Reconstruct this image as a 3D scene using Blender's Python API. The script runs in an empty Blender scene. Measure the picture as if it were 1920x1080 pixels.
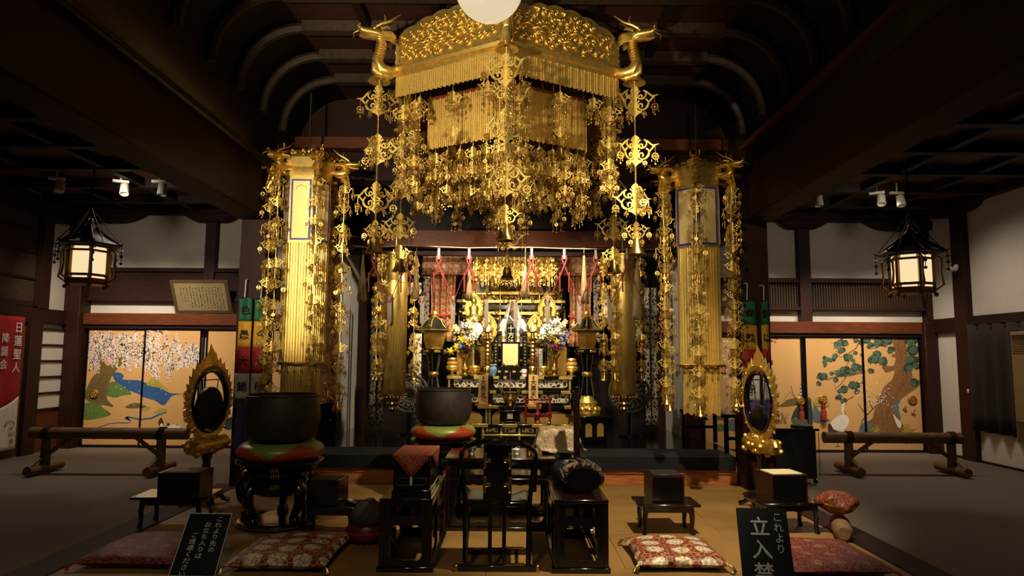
import bpy, bmesh, math, random
from mathutils import Vector, Matrix
random.seed(7)
scene = bpy.context.scene
COL = scene.collection
PI = math.pi
R = math.radians

# ---------------------------------------------------------------- camera
F = 1280.0; PITCH = R(5.8); ROLL = R(0.38); EYE = 1.5
_x = Vector((1, 0, 0)); _u = Vector((0, -math.sin(PITCH), math.cos(PITCH))); FW = Vector((0, math.cos(PITCH), math.sin(PITCH)))
CR = _x * math.cos(ROLL) + _u * math.sin(ROLL)
CU = -_x * math.sin(ROLL) + _u * math.cos(ROLL)
cam = bpy.data.cameras.new('camera'); cam.lens = 24.0; cam.sensor_width = 36.0; cam.clip_start = 0.05; cam.clip_end = 80
camo = bpy.data.objects.new('camera', cam); COL.objects.link(camo)
m = Matrix((CR, CU, -FW)).transposed().to_4x4(); m.translation = Vector((0, 0, EYE))
camo.matrix_world = m
scene.camera = camo
EYEV = Vector((0, 0, EYE))
def ray(px, py): return CR * (px - 960) + CU * (540 - py) + FW * F
def at(px, py, Y):
    d = ray(px, py); return EYEV + d * (Y / d.y)
def atx(px, py, X):
    d = ray(px, py); return EYEV + d * (X / d.x)
def flr(px, py, z=0.0):
    d = ray(px, py); return EYEV + d * ((z - EYE) / d.z)
def zat(px, py, Y): return at(px, py, Y).z
def xat(px, py, Y): return at(px, py, Y).x

# ---------------------------------------------------------------- world, exposure
scene.view_settings.view_transform = 'Standard'
scene.view_settings.look = 'None'
scene.view_settings.gamma = 1.0
scene.view_settings.use_curve_mapping = False
scene.view_settings.exposure = 0.0
w = bpy.data.worlds.new('world'); scene.world = w; w.use_nodes = True
w.node_tree.nodes['Background'].inputs[0].default_value = (1.0, 0.80, 0.56, 1)
w.node_tree.nodes['Background'].inputs[1].default_value = 0.06

# ---------------------------------------------------------------- lights of the hall, with added fills
WARM = (1.0, 0.86, 0.62)
def spot(name, loc, target, power, angle=50, blend=0.6, col=WARM, radius=0.08):
    l = bpy.data.lights.new(name, 'SPOT'); l.energy = power; l.color = col
    l.spot_size = R(angle); l.spot_blend = blend; l.shadow_soft_size = radius
    o = bpy.data.objects.new(name, l); COL.objects.link(o); o.location = loc
    o.rotation_euler = (Vector(target) - Vector(loc)).to_track_quat('-Z', 'Y').to_euler()
    return o
def plight(name, loc, power, col=WARM, radius=0.1):
    l = bpy.data.lights.new(name, 'POINT'); l.energy = power; l.color = col; l.shadow_soft_size = radius
    o = bpy.data.objects.new(name, l); COL.objects.link(o); o.location = loc; return o
SPOT_L = [(115, 345), (235, 350), (307, 350)]
SPOT_R = [(1535, 372), (1652, 372), (1689, 372)]
for i, (x, y) in enumerate(SPOT_L):
    p = flr(x + 2, y + 16, 3.72); spot('track_spot_west', p, at(170 + i * 105, 665, 11.5), 230, 62, 1.0, (1.0, 0.84, 0.62))
    spot('track_spill_west', p, (p.x + .4, p.y - .6, 0), 60, 150, 1.0, (1.0, 0.84, 0.66))
for i, (x, y) in enumerate(SPOT_R):
    p = flr(x, y + 12, 3.72); spot('track_spot_east', p, at(1430 + i * 125, 690, 11.5), 210, 62, 1.0, (1.0, 0.84, 0.62))
    spot('track_spill_east', p, (p.x + .3, p.y - .6, 0), 62, 160, 1.0, (1.0, 0.84, 0.66))
spot('altar_spot_west', (-.8, 8.7, 3.6), (-.25, 10.8, 1.1), 380, 70)
spot('altar_spot_east', (.8, 8.7, 3.6), (.2, 10.8, 1.1), 380, 70)
spot('hall_spot_west', (-1.9, 2.2, 2.9), (-.8, 5.9, 3.75), 900, 56)
spot('hall_spot_canopy', (1.2, 2.2, 3.0), (.4, 5.9, 3.7), 200, 56)
spot('hall_spot_banner', (-2.5, 3.0, 3.0), (-2.4, 7.8, 2.6), 800, 32)
spot('hall_spot_banner_east', (0.6, 3.0, 3.6), (2.2, 7.8, 2.2), 240, 36)
spot('hall_spot_east', (1.5, 4.4, 4.55), (.9, 7.0, 0.0), 1050, 62)
spot('added_fill_front', (-1.0, 1.0, 4.4), (-.6, 6.4, .4), 130, 70)  # added fill that brightens the foreground, no fixture there
spot('added_fill_panel_west', (.6, 8.9, 3.5), (-2.6, 11.0, 1.4), 420, 50)  # added fill for the plaster panel the altar spots miss
spot('added_fill_panel_east', (-.6, 8.9, 3.5), (2.6, 11.0, 1.4), 240, 50)  # added fill for the opposite plaster panel
spot('added_fill_wall_west', (-5.2, 8.6, 3.7), (-5.3, 11.5, 3.0), 45, 100, 1.0)  # added fill lifting the plaster above the painted doors
spot('added_fill_wall_east', (5.0, 8.6, 3.7), (5.0, 11.5, 2.8), 22, 100, 1.0)  # added fill for the other aisle's back wall
spot('added_fill_aisle_east', (5.0, 5.2, 3.75), (4.6, 5.0, 0), 45, 150, 1.0, (1.0, 0.84, 0.66))  # added downlight fill, evens out the carpet
spot('added_fill_altar_low', (0, 8.95, 2.75), (0, 11.2, 2.55), 70, 95)  # added fill brightening shrine, valance and statue


# ---------------------------------------------------------------- materials
def lin(h):
    if isinstance(h, str):
        h = h.lstrip('#'); c = [int(h[i:i + 2], 16) / 255 for i in (0, 2, 4)]
        return tuple(((x + 0.055) / 1.055) ** 2.4 if x > 0.04045 else x / 12.92 for x in c) + (1,)
    return tuple(h) + (1,) if len(h) == 3 else tuple(h)
def newmat(name):
    m = bpy.data.materials.new(name); m.use_nodes = True
    nt = m.node_tree; b = nt.nodes['Principled BSDF']
    return m, nt, b
def N(nt, typ, **kw):
    n = nt.nodes.new(typ)
    for k, v in kw.items():
        if k.startswith('_'): setattr(n, k[1:], v)
        else: n.inputs[k.replace('__', ' ')].default_value = v
    return n
def coords(nt, scale=(1, 1, 1), kind='Object', rot=(0, 0, 0)):
    tc = nt.nodes.new('ShaderNodeTexCoord'); mp = nt.nodes.new('ShaderNodeMapping')
    mp.inputs['Scale'].default_value = scale; mp.inputs['Rotation'].default_value = rot
    nt.links.new(tc.outputs[kind], mp.inputs[0]); return mp.outputs[0]
def ramp(nt, src, stops, interp='LINEAR'):
    r = nt.nodes.new('ShaderNodeValToRGB'); e = r.color_ramp; e.interpolation = interp
    while len(e.elements) < len(stops): e.elements.new(0.5)
    for el, (p, c) in zip(e.elements, stops): el.position = p; el.color = lin(c)
    nt.links.new(src, r.inputs[0]); return r.outputs[0]
def bump(nt, b, src, strength=0.2, dist=0.01):
    bp = nt.nodes.new('ShaderNodeBump'); bp.inputs['Strength'].default_value = strength; bp.inputs['Distance'].default_value = dist
    nt.links.new(src, bp.inputs['Height']); nt.links.new(bp.outputs[0], b.inputs['Normal'])
def plain(name, c, rough=0.5, metal=0.0, coat=0.0, var=0.12, scale=30.0, bmp=0.0, emit=None, es=0.0):
    m, nt, b = newmat(name); c = lin(c)
    b.inputs['Roughness'].default_value = rough; b.inputs['Metallic'].default_value = metal
    b.inputs['Coat Weight'].default_value = coat; b.inputs['Coat Roughness'].default_value = 0.08
    n = N(nt, 'ShaderNodeTexNoise', Scale=scale, Detail=4.0); nt.links.new(coords(nt), n.inputs['Vector'])
    lo = tuple(x * (1 - var) for x in c[:3]); hi = tuple(min(1, x * (1 + var)) for x in c[:3])
    nt.links.new(ramp(nt, n.outputs[0], [(0.3, lo), (0.7, hi)]), b.inputs['Base Color'])
    if bmp: bump(nt, b, n.outputs[0], bmp, 0.01)
    if emit: b.inputs['Emission Color'].default_value = lin(emit); b.inputs['Emission Strength'].default_value = es
    return m
def wood(name, c1, c2, rough=0.5, scale=(3, 30, 30), coat=0.0):
    m, nt, b = newmat(name)
    n = N(nt, 'ShaderNodeTexNoise', Scale=2.0, Detail=6.0, Roughness=0.6); nt.links.new(coords(nt, scale), n.inputs['Vector'])
    nt.links.new(ramp(nt, n.outputs[0], [(0.3, c1), (0.7, c2)]), b.inputs['Base Color'])
    b.inputs['Roughness'].default_value = rough; b.inputs['Coat Weight'].default_value = coat; b.inputs['Specular IOR Level'].default_value = 0.25
    bump(nt, b, n.outputs[0], 0.15, 0.004); return m
def brocade(name, base, gold, medal, scale=5.0, rough=0.55, vine=9.0, r=0.40, metal=0.3, dim='2D', rot=(0, 0, 0)):
    m, nt, b = newmat(name); co = coords(nt, (scale, scale, scale), rot=rot)
    v = N(nt, 'ShaderNodeTexVoronoi', Scale=1.0, Randomness=0.12, _voronoi_dimensions=dim); nt.links.new(co, v.inputs['Vector'])
    nz = N(nt, 'ShaderNodeTexNoise', Scale=vine, Detail=2.0); nt.links.new(co, nz.inputs['Vector'])
    ad = N(nt, 'ShaderNodeMath', _operation='MULTIPLY_ADD'); ad.inputs[1].default_value = 0.25
    nt.links.new(nz.outputs[0], ad.inputs[0]); nt.links.new(v.outputs['Distance'], ad.inputs[2])
    med = ramp(nt, ad.outputs[0], [(r + 0.10, (1, 1, 1)), (r + 0.13, (0, 0, 0))])
    v2 = N(nt, 'ShaderNodeTexVoronoi', Scale=vine * 0.55, _feature='DISTANCE_TO_EDGE'); nt.links.new(co, v2.inputs['Vector'])
    vin = ramp(nt, v2.outputs['Distance'], [(0.05, (1, 1, 1)), (0.11, (0, 0, 0))])
    wv = N(nt, 'ShaderNodeTexVoronoi', Scale=vine, Randomness=1.0); nt.links.new(co, wv.inputs['Vector'])
    pet = ramp(nt, wv.outputs['Distance'], [(0.30, medal), (0.62, tuple(x * 0.45 for x in lin(medal)[:3]))])
    mx = N(nt, 'ShaderNodeMix', _data_type='RGBA'); nt.links.new(vin, mx.inputs[0]); mx.inputs[6].default_value = lin(base); mx.inputs[7].default_value = lin(gold)
    mx2 = N(nt, 'ShaderNodeMix', _data_type='RGBA'); nt.links.new(med, mx2.inputs[0]); nt.links.new(mx.outputs[2], mx2.inputs[6]); nt.links.new(pet, mx2.inputs[7])
    nt.links.new(mx2.outputs[2], b.inputs['Base Color']); b.inputs['Roughness'].default_value = rough
    mm = N(nt, 'ShaderNodeMath', _operation='MAXIMUM'); nt.links.new(med, mm.inputs[0]); nt.links.new(vin, mm.inputs[1])
    m3 = N(nt, 'ShaderNodeMath', _operation='MULTIPLY'); m3.inputs[1].default_value = metal; nt.links.new(mm.outputs[0], m3.inputs[0])
    nt.links.new(m3.outputs[0], b.inputs['Metallic']); bump(nt, b, mm.outputs[0], 0.25, 0.004); return m
def arabesque(name, dark, light, scale=30.0, rough=0.4, t=0.10, metal=0.0):
    m, nt, b = newmat(name); co = coords(nt, (scale, scale, scale))
    nz = N(nt, 'ShaderNodeTexNoise', Scale=0.8, Detail=1.0); nt.links.new(co, nz.inputs['Vector'])
    mx = N(nt, 'ShaderNodeMix', _data_type='RGBA'); mx.inputs[0].default_value = 0.5; nt.links.new(co, mx.inputs[6]); nt.links.new(nz.outputs['Color'], mx.inputs[7])
    v = N(nt, 'ShaderNodeTexVoronoi', Scale=1.0, _feature='DISTANCE_TO_EDGE'); nt.links.new(mx.outputs[2], v.inputs['Vector'])
    wv = N(nt, 'ShaderNodeTexVoronoi', Scale=1.7, Randomness=0.9); nt.links.new(co, wv.inputs['Vector'])
    a = ramp(nt, v.outputs['Distance'], [(t, (1, 1, 1)), (t + 0.05, (0, 0, 0))])
    c = ramp(nt, wv.outputs['Distance'], [(0.22, (1, 1, 1)), (0.28, (0, 0, 0))])
    mm = N(nt, 'ShaderNodeMath', _operation='MAXIMUM'); nt.links.new(a, mm.inputs[0]); nt.links.new(c, mm.inputs[1])
    m2 = N(nt, 'ShaderNodeMix', _data_type='RGBA'); nt.links.new(mm.outputs[0], m2.inputs[0]); m2.inputs[6].default_value = lin(dark); m2.inputs[7].default_value = lin(light)
    nt.links.new(m2.outputs[2], b.inputs['Base Color']); b.inputs['Roughness'].default_value = rough; b.inputs['Metallic'].default_value = metal
    bump(nt, b, mm.outputs[0], 0.3, 0.004); return m
def goldmat(name, c='d9a93f', rough=0.34, metal=0.9, scale=25.0, var=0.18, bmp=0.05):
    return plain(name, c, rough, metal, 0, var, scale, bmp)

GOLD = goldmat('gilt_metal', 'dfbe66', 0.36)
GOLD_CARVED = goldmat('gilt_carving', 'd8b054', 0.38, 0.9)
PENDANT = goldmat('aged_pendant_gilt', 'cfa95a', .36, .9, 40, .25)
GOLD_CLOTH = goldmat('gold_leaf_strips', 'dcbb64', 0.42, 0.75, 60.0, 0.15, 0.10)
GOLD_PALE = goldmat('pale_gilt_board', 'e8cd80', 0.45, 0.6, 12.0, 0.08)
GOLD_DULL = goldmat('dull_gold', 'a07a30', 0.45, 0.7)
PLAQUE_GOLD = goldmat('gilt_plaque', 'e6c667', .42, .6)
BRASS = goldmat('brass', 'b89a58', 0.28, 1.0, 15.0, 0.12)
BLUE = plain('blue_lacquer', '27348c', 0.4)
LACQ = plain('black_lacquer', '0a0808', 0.18, 0, 0.6, 0.2)
LACQ_RED = plain('dark_red_lacquer', '1a0807', 0.22, 0, 0.5, 0.2)
RED_LACQ = plain('vermilion_lacquer', '641810', 0.25, 0, 0.4)
IRON = plain('dark_bronze', '3a3128', 0.5, 0.35, 0, 0.25, 18.0, 0.06)
DARKWOOD = wood('dark_aged_wood', '1e0e08', '32170d', 0.7)
DARKWOOD_V = wood('dark_aged_wood_upright', '23100a', '381b0f', 0.55, (30, 30, 3))
DARKWOOD_Y = wood('dark_aged_wood_lengthwise', '1e0d07', '33170c', 0.7, (30, 3, 30))
BROWNWOOD = wood('brown_beam_wood', '4c2412', '6e3a1e', 0.5)
STEPWOOD = wood('orange_step_wood', '8a4620', 'c07a40', 0.4, (2, 30, 20))
CEILWOOD = wood('ceiling_board', '2a140b', '3e2012', 0.6, (2, 20, 20))
CEILDARK = wood('ceiling_joist', '140a07', '1e0f0a', 0.6)
RIBWOOD = wood('pale_cove_rib', '2c2016', '40301f', 0.6, (10, 3, 10))
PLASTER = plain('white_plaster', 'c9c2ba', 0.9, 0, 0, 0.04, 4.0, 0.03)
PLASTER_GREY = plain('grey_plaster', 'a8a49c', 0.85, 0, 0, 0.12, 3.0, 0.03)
CEILSIDE_LIT = wood('aisle_ceiling_board_lit', '40200f', '5e3218', 0.6, (2, 20, 20))  # CEILWOOD raised in colour, for the light on the aisle boards
PAPER = plain('cream_paper', 'd8c79a', 0.85, 0, 0, 0.05)
WHITE = plain('white_paint', 'd9d6d0', 0.5)
BLACKTXT = plain('black_ink', '0b0a0a', 0.7)
WHITETXT = plain('white_brush_paint', 'd8d8d6', 0.7)
BLACKBOARD = plain('black_board', '100f10', 0.55)
NAVY = plain('navy_cloth', '05070e', 0.9, 0, 0, 0.15, 60.0)
RED_TASSEL = plain('red_cord', 'a3201c', 0.7)
BAMBOO = wood('weathered_bamboo', '5a4226', '7a5c36', 0.5, (4, 30, 30))

# ---------------------------------------------------------------- mesh building
class MB:
    def __init__(s, o=None):
        s.bm = bmesh.new(); s.mi = 0; s.M = Matrix.Identity(4); s.sm = True
        s.o = Vector(o) if o is not None else Vector((0, 0, 0))
    def v(s, p): return s.bm.verts.new(s.M @ Vector(p) - s.o)
    def f(s, vs):
        try:
            fa = s.bm.faces.new(vs); fa.material_index = s.mi; fa.smooth = s.sm; return fa
        except ValueError: return None
    def box(s, c, size, rot=None, bev=0.0):
        c = Vector(c); h = Vector(size) / 2; rm = rot if rot is not None else Matrix.Identity(3)
        vs = [s.v(c + rm @ Vector((x * h.x, y * h.y, z * h.z))) for x in (-1, 1) for y in (-1, 1) for z in (-1, 1)]
        fs = [s.f([vs[i] for i in q]) for q in ((0, 1, 3, 2), (4, 6, 7, 5), (0, 4, 5, 1), (2, 3, 7, 6), (0, 2, 6, 4), (1, 5, 7, 3))]
        if bev > 0:
            es = list({e for fa in fs if fa for e in fa.edges})
            r = bmesh.ops.bevel(s.bm, geom=es, offset=bev, segments=1, affect='EDGES', profile=0.5)
            for fa in r['faces']: fa.material_index = s.mi; fa.smooth = s.sm
        return s
    def box2(s, x0, x1, y0, y1, z0, z1, bev=0.0):
        return s.box(((x0 + x1) / 2, (y0 + y1) / 2, (z0 + z1) / 2), (abs(x1 - x0), abs(y1 - y0), abs(z1 - z0)), None, bev)
    def lathe(s, prof, n=24, c=(0, 0, 0), sx=1.0, sy=1.0, a0=0.0, cap=True):
        c = Vector(c); rings = []
        for r, z in prof:
            if r < 1e-5: rings.append([s.v(c + Vector((0, 0, z)))])
            else: rings.append([s.v(c + Vector((math.cos(a0 + 2 * PI * i / n) * r * sx, math.sin(a0 + 2 * PI * i / n) * r * sy, z))) for i in range(n)])
        for a, b in zip(rings, rings[1:]):
            for i in range(n):
                j = (i + 1) % n
                if len(a) == 1 and len(b) == 1: continue
                if len(a) == 1: s.f([a[0], b[j], b[i]])
                elif len(b) == 1: s.f([a[i], a[j], b[0]])
                else: s.f([a[i], a[j], b[j], b[i]])
        if cap:
            if len(rings[0]) > 1: s.f(rings[0][::-1])
            if len(rings[-1]) > 1: s.f(rings[-1])
        return s
    def tube(s, pts, r, n=8, closed=False, flat=1.0, up=(0, 0, 1), cap=True):
        pts = [Vector(p) for p in pts]; k = len(pts)
        rr = r if isinstance(r, (list, tuple)) else [r] * k
        rings = []; prev = None
        for i, p in enumerate(pts):
            a = pts[(i - 1) % k] if (closed or i > 0) else p; b = pts[(i + 1) % k] if (closed or i < k - 1) else p
            t = (b - a)
            t = t.normalized() if t.length > 1e-9 else Vector((0, 0, 1))
            if prev is None:
                u = Vector(up); u = u - t * u.dot(t)
                if u.length < 1e-3: u = Vector((1, 0, 0)) - t * t.x
                if u.length < 1e-3: u = Vector((0, 1, 0))
            else: u = prev - t * prev.dot(t)
            u.normalize(); prev = u; q = t.cross(u)
            rings.append([s.v(p + (u * math.cos(2 * PI * j / n) * flat + q * math.sin(2 * PI * j / n)) * rr[i]) for j in range(n)])
        for i in range(k if closed else k - 1):
            a = rings[i]; b = rings[(i + 1) % k]
            for j in range(n): s.f([a[j], a[(j + 1) % n], b[(j + 1) % n], b[j]])
        if cap and not closed: s.f(rings[0][::-1]); s.f(rings[-1])
        return s
    def prism(s, poly, d0, d1, O=(0, 0, 0), X=(1, 0, 0), Z=(0, 0, 1), smooth=False):
        """polygon (a,b) in the plane X,Z through O, thickened from d0 to d1 along the plane's normal X x Z (= -Y for the default)"""
        O = Vector(O); X = Vector(X); Z = Vector(Z); Nn = Z.cross(X)
        a = [s.v(O + X * p[0] + Z * p[1] + Nn * d0) for p in poly]; b = [s.v(O + X * p[0] + Z * p[1] + Nn * d1) for p in poly]
        sm = s.sm; s.sm = smooth; s.f(a[::-1]); s.f(b); n = len(poly)
        for i in range(n): s.f([a[i], a[(i + 1) % n], b[(i + 1) % n], b[i]])
        s.sm = sm; return s
    def ribbon(s, pts, wd, th, O=(0, 0, 0), X=(1, 0, 0), Z=(0, 0, 1)):
        """flat strip following 2D points, width wd (scalar or list), thickness th"""
        O = Vector(O); X = Vector(X); Z = Vector(Z); Nn = Z.cross(X) * (th / 2); k = len(pts)
        ww = wd if isinstance(wd, (list, tuple)) else [wd] * k; q = []
        for i, p in enumerate(pts):
            a = pts[max(0, i - 1)]; b = pts[min(k - 1, i + 1)]
            tx, tz = b[0] - a[0], b[1] - a[1]; L = math.hypot(tx, tz) or 1; nx, nz = -tz / L * ww[i] / 2, tx / L * ww[i] / 2
            l = O + X * (p[0] + nx) + Z * (p[1] + nz); r_ = O + X * (p[0] - nx) + Z * (p[1] - nz)
            q.append([s.v(l - Nn), s.v(r_ - Nn), s.v(r_ + Nn), s.v(l + Nn)])
        sm = s.sm; s.sm = False
        for a, b in zip(q, q[1:]):
            for j in range(4): s.f([a[j], a[(j + 1) % 4], b[(j + 1) % 4], b[j]])
        s.f(q[0][::-1]); s.f(q[-1]); s.sm = sm; return s
    def ball(s, c, r, n=10, sc=(1, 1, 1)):
        prof = [(math.sin(PI * i / (n // 2 + 1)) * r, -math.cos(PI * i / (n // 2 + 1)) * r * sc[2]) for i in range(n // 2 + 2)]
        prof[0] = (0, prof[0][1]); prof[-1] = (0, prof[-1][1])
        return s.lathe(prof, n, c, sc[0], sc[1], 0, False)
    def grid(s, nu, nv, fn):
        g = [[s.v(fn(i / nu, j / nv)) for j in range(nv + 1)] for i in range(nu + 1)]
        for i in range(nu):
            for j in range(nv): s.f([g[i][j], g[i + 1][j], g[i + 1][j + 1], g[i][j + 1]])
        return s
    def text(s, body, size, O, X=(1, 0, 0), Z=(0, 0, 1), th=0.002, bold=0.0):
        O = Vector(O); X = Vector(X).normalized(); Z = Vector(Z).normalized(); Nn = X.cross(Z)
        for verts, polys in glyphs(body, th / size, bold):
            vs = [s.v(O + (X * p.x + Z * p.y + Nn * p.z) * size) for p in verts]
            sm = s.sm; s.sm = False
            for q in polys: s.f([vs[i] for i in q])
            s.sm = sm
        return s
    def column(s, chars, size, O, X, Z, pitch=1.12, th=0.002, bold=0.0):
        O = Vector(O); Zv = Vector(Z).normalized()
        for i, ch in enumerate(chars): s.text(ch, size, O - Zv * (size * pitch * i), X, Z, th, bold)
        return s
    def build(s, name, mats, parent=None, sharp=40, weld=True, sub=0, solid=0.0):
        bmesh.ops.recalc_face_normals(s.bm, faces=s.bm.faces)
        me = bpy.data.meshes.new(name); s.bm.to_mesh(me); s.bm.free()
        for mt in (mats if isinstance(mats, (list, tuple)) else [mats]): me.materials.append(mt)
        if sharp: me.set_sharp_from_angle(angle=R(sharp))
        o = bpy.data.objects.new(name, me); COL.objects.link(o)
        if parent is not None: o.parent = parent
        elif s.o.length > 0: o.location = s.o
        if solid: md = o.modifiers.new('solid', 'SOLIDIFY'); md.thickness = solid; md.offset = 0
        if sub: md = o.modifiers.new('sub', 'SUBSURF'); md.levels = sub; md.render_levels = sub
        return o
_gl = {}
def glyphs(ch, th, bold):
    """one character of the built-in typeface as a small mesh, centred, em high 1"""
    key = (ch, round(th, 3), bold)
    if key not in _gl:
        cu = bpy.data.curves.new('glyph', 'FONT'); cu.body = ch; cu.size = 1.0; cu.extrude = th / 2; cu.offset = bold
        cu.align_x = 'CENTER'; cu.align_y = 'CENTER'; cu.resolution_u = 2
        o = bpy.data.objects.new('glyph', cu); COL.objects.link(o)
        dg = bpy.context.evaluated_depsgraph_get(); dg.update()
        me = bpy.data.meshes.new_from_object(o.evaluated_get(dg))
        _gl[key] = [([v.co.copy() for v in me.vertices], [list(p.vertices) for p in me.polygons])]
        bpy.data.objects.remove(o); bpy.data.curves.remove(cu); bpy.data.meshes.remove(me)
    return _gl[key]
def side_words(t):
    for a, b in ((' west', ' cherry-door-side'), (' east', ' crane-door-side')): t = t.replace(a, b)
    return t
def tag(o, label=None, cat=None, group=None, kind=None):
    if label: o['label'] = side_words(label)
    if cat: o['category'] = cat
    if group: o['group'] = group
    if kind: o['kind'] = kind
    return o
def thing(name, label, cat, loc=(0, 0, 0), rz=0.0, group=None, kind=None):
    o = bpy.data.objects.new(name, None); COL.objects.link(o); o.location = loc; o.rotation_euler = (0, 0, rz); o.empty_display_size = 0.1
    return tag(o, label, cat, group, kind)
def copy_tree(o, parent=None):
    c = o.copy(); COL.objects.link(c)
    if parent is not None: c.parent = parent
    for ch in list(o.children): copy_tree(ch, c)
    return c
def place(proto, used, label, loc, rz=0.0, group=None, scale=None):
    """the prototype itself the first time, a copy with its parts afterwards"""
    o = copy_tree(proto) if used else proto
    o.location = loc; o.rotation_euler = (0, 0, rz); o['label'] = side_words(label)
    if group: o['group'] = group
    if scale: o.scale = scale
    return o
def struct(name, label, cat, mb, mats, **kw):
    o = mb.build(name, mats, **kw); return tag(o, label, cat, None, 'structure')
def arc(cx, cy, r, a0, a1, n=12, ry=None):
    ry = ry or r
    return [(cx + math.cos(R(a0 + (a1 - a0) * i / n)) * r, cy + math.sin(R(a0 + (a1 - a0) * i / n)) * ry) for i in range(n + 1)]
# ================================================================ SETTING
XL, XR, YB = -7.35, 7.0, 11.5          # side walls and the back walls of the side rooms
ZC = 3.95                               # side-room ceiling
DECK = 0.33
def S(name, label, cat, mats, *boxes, bev=0.0, **kw):
    mb = MB(); mb.sm = False
    for b in boxes: mb.box2(*b, bev=bev)
    return struct(name, label, cat, mb, mats, **kw)
CARPET = plain('grey_brown_carpet', '6b5c50', 0.95, 0, 0, 0.14, 220.0, 0.25)
mt, nt, bs = newmat('tatami_straw'); co = coords(nt, (4, 260, 1)); nz = N(nt, 'ShaderNodeTexNoise', Scale=1.0, Detail=3.0); nt.links.new(co, nz.inputs['Vector'])
nz2 = N(nt, 'ShaderNodeTexNoise', Scale=1.3, Detail=3.0); nt.links.new(coords(nt), nz2.inputs['Vector'])
ad = N(nt, 'ShaderNodeMath', _operation='MULTIPLY_ADD'); ad.inputs[1].default_value = 0.35; nt.links.new(nz.outputs[0], ad.inputs[0]); nt.links.new(nz2.outputs[0], ad.inputs[2])
nt.links.new(ramp(nt, ad.outputs[0], [(0.45, '7a5824'), (0.85, '97713a')]), bs.inputs['Base Color']); bs.inputs['Roughness'].default_value = 0.6; bump(nt, bs, nz.outputs[0], 0.15, 0.003)
TATAMI = mt
S('floor', 'grey brown carpet floor of the side aisles', 'floor', CARPET, (XL - .3, XR + .3, -1.5, 13.2, -0.12, -0.012))
mb = MB(); mb.sm = False
rows = [8.35, 8.12, 7.1, 6.08, 5.06, 4.04, 3.02, 2.0]
for i, (y1, y0) in enumerate(zip(rows, rows[1:])):
    xs = [-3.15, -1.16, 0.83, 2.82] if i % 2 else [-3.15, -2.15, -0.17, 1.82, 2.82]
    for a, b in zip(xs, xs[1:]): mb.box2(a + .001, b - .001, y0 + .003, y1 - .003, -0.05, 0.0, bev=.003)
struct('floor_tatami', 'yellow tatami mat floor in front of the altar', 'floor', mb, TATAMI)
S('trim_1', 'dark wooden sill along the tatami edge, left aisle', 'sill', DARKWOOD_Y, (-3.45, -3.15, 0, 8.2, -0.05, 0.006), bev=.006)
S('trim_2', 'dark wooden sill along the tatami edge, right aisle', 'sill', DARKWOOD_Y, (2.82, 3.1, 0, 8.2, -0.05, 0.006), bev=.006)
# raised altar deck
S('floor_deck', 'black lacquered raised altar deck', 'deck', plain('black_deck_lacquer', '0c0b0c', 0.16, 0, 0.5, 0.3, 3.0), (-3.0, 2.85, 8.33, 12.7, DECK - .05, DECK), bev=.01)
S('trim_3', 'orange brown wooden step riser under the deck', 'step', STEPWOOD, (-2.95, 2.8, 8.36, 8.6, -.02, DECK - .05))
# main pillars and long beams
PLX = (xat(458, 480, 8.2), xat(458, 480, 8.2) + .34); PRX = (xat(1432, 480, 8.2) - .34, xat(1432, 480, 8.2))
S('pillar_1', 'dark brown square pillar by the gong on the west side', 'pillar', DARKWOOD_V, (PLX[0], PLX[1], 8.05, 8.39, -.02, 4.4), bev=.015)
S('pillar_2', 'dark brown square pillar by the gilt mirror on the east side', 'pillar', DARKWOOD_V, (PRX[0], PRX[1], 8.05, 8.39, -.02, 4.4), bev=.015)
S('beam_1', 'heavy dark beam running along the hall over the west pillar', 'beam', DARKWOOD_Y, (PLX[0] - .02, PLX[1] - .02, 0.6, 11.5, 3.12, 3.74), bev=.02)
S('beam_2', 'heavy dark beam running along the hall over the east pillar', 'beam', DARKWOOD_Y, (PRX[0] + .02, PRX[1] + .02, 0.6, 11.5, 3.12, 3.74), bev=.02)
# side-room ceilings: boards and joists
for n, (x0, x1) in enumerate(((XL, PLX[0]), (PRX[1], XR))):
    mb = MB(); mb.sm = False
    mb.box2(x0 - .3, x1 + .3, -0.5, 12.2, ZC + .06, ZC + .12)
    struct('ceiling_side' + ('_west', '_east')[n], 'dark board ceiling of the side aisle', 'ceiling', mb, CEILSIDE_LIT)
    mb = MB(); mb.sm = False
    for k in range(12): mb.box2(x0 - .1, x1 + .1, 1.0 + k * .95, 1.13 + k * .95, ZC - .07, ZC + .06)
    for k in range(1, 4): xx = x0 + (x1 - x0) * k / 4; mb.box2(xx - .05, xx + .05, -.3, 12, ZC - .05, ZC + .06)
    struct('trim_%d' % (4 + n), 'dark ceiling joists of the side aisle', 'joists', mb, CEILDARK)
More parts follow.
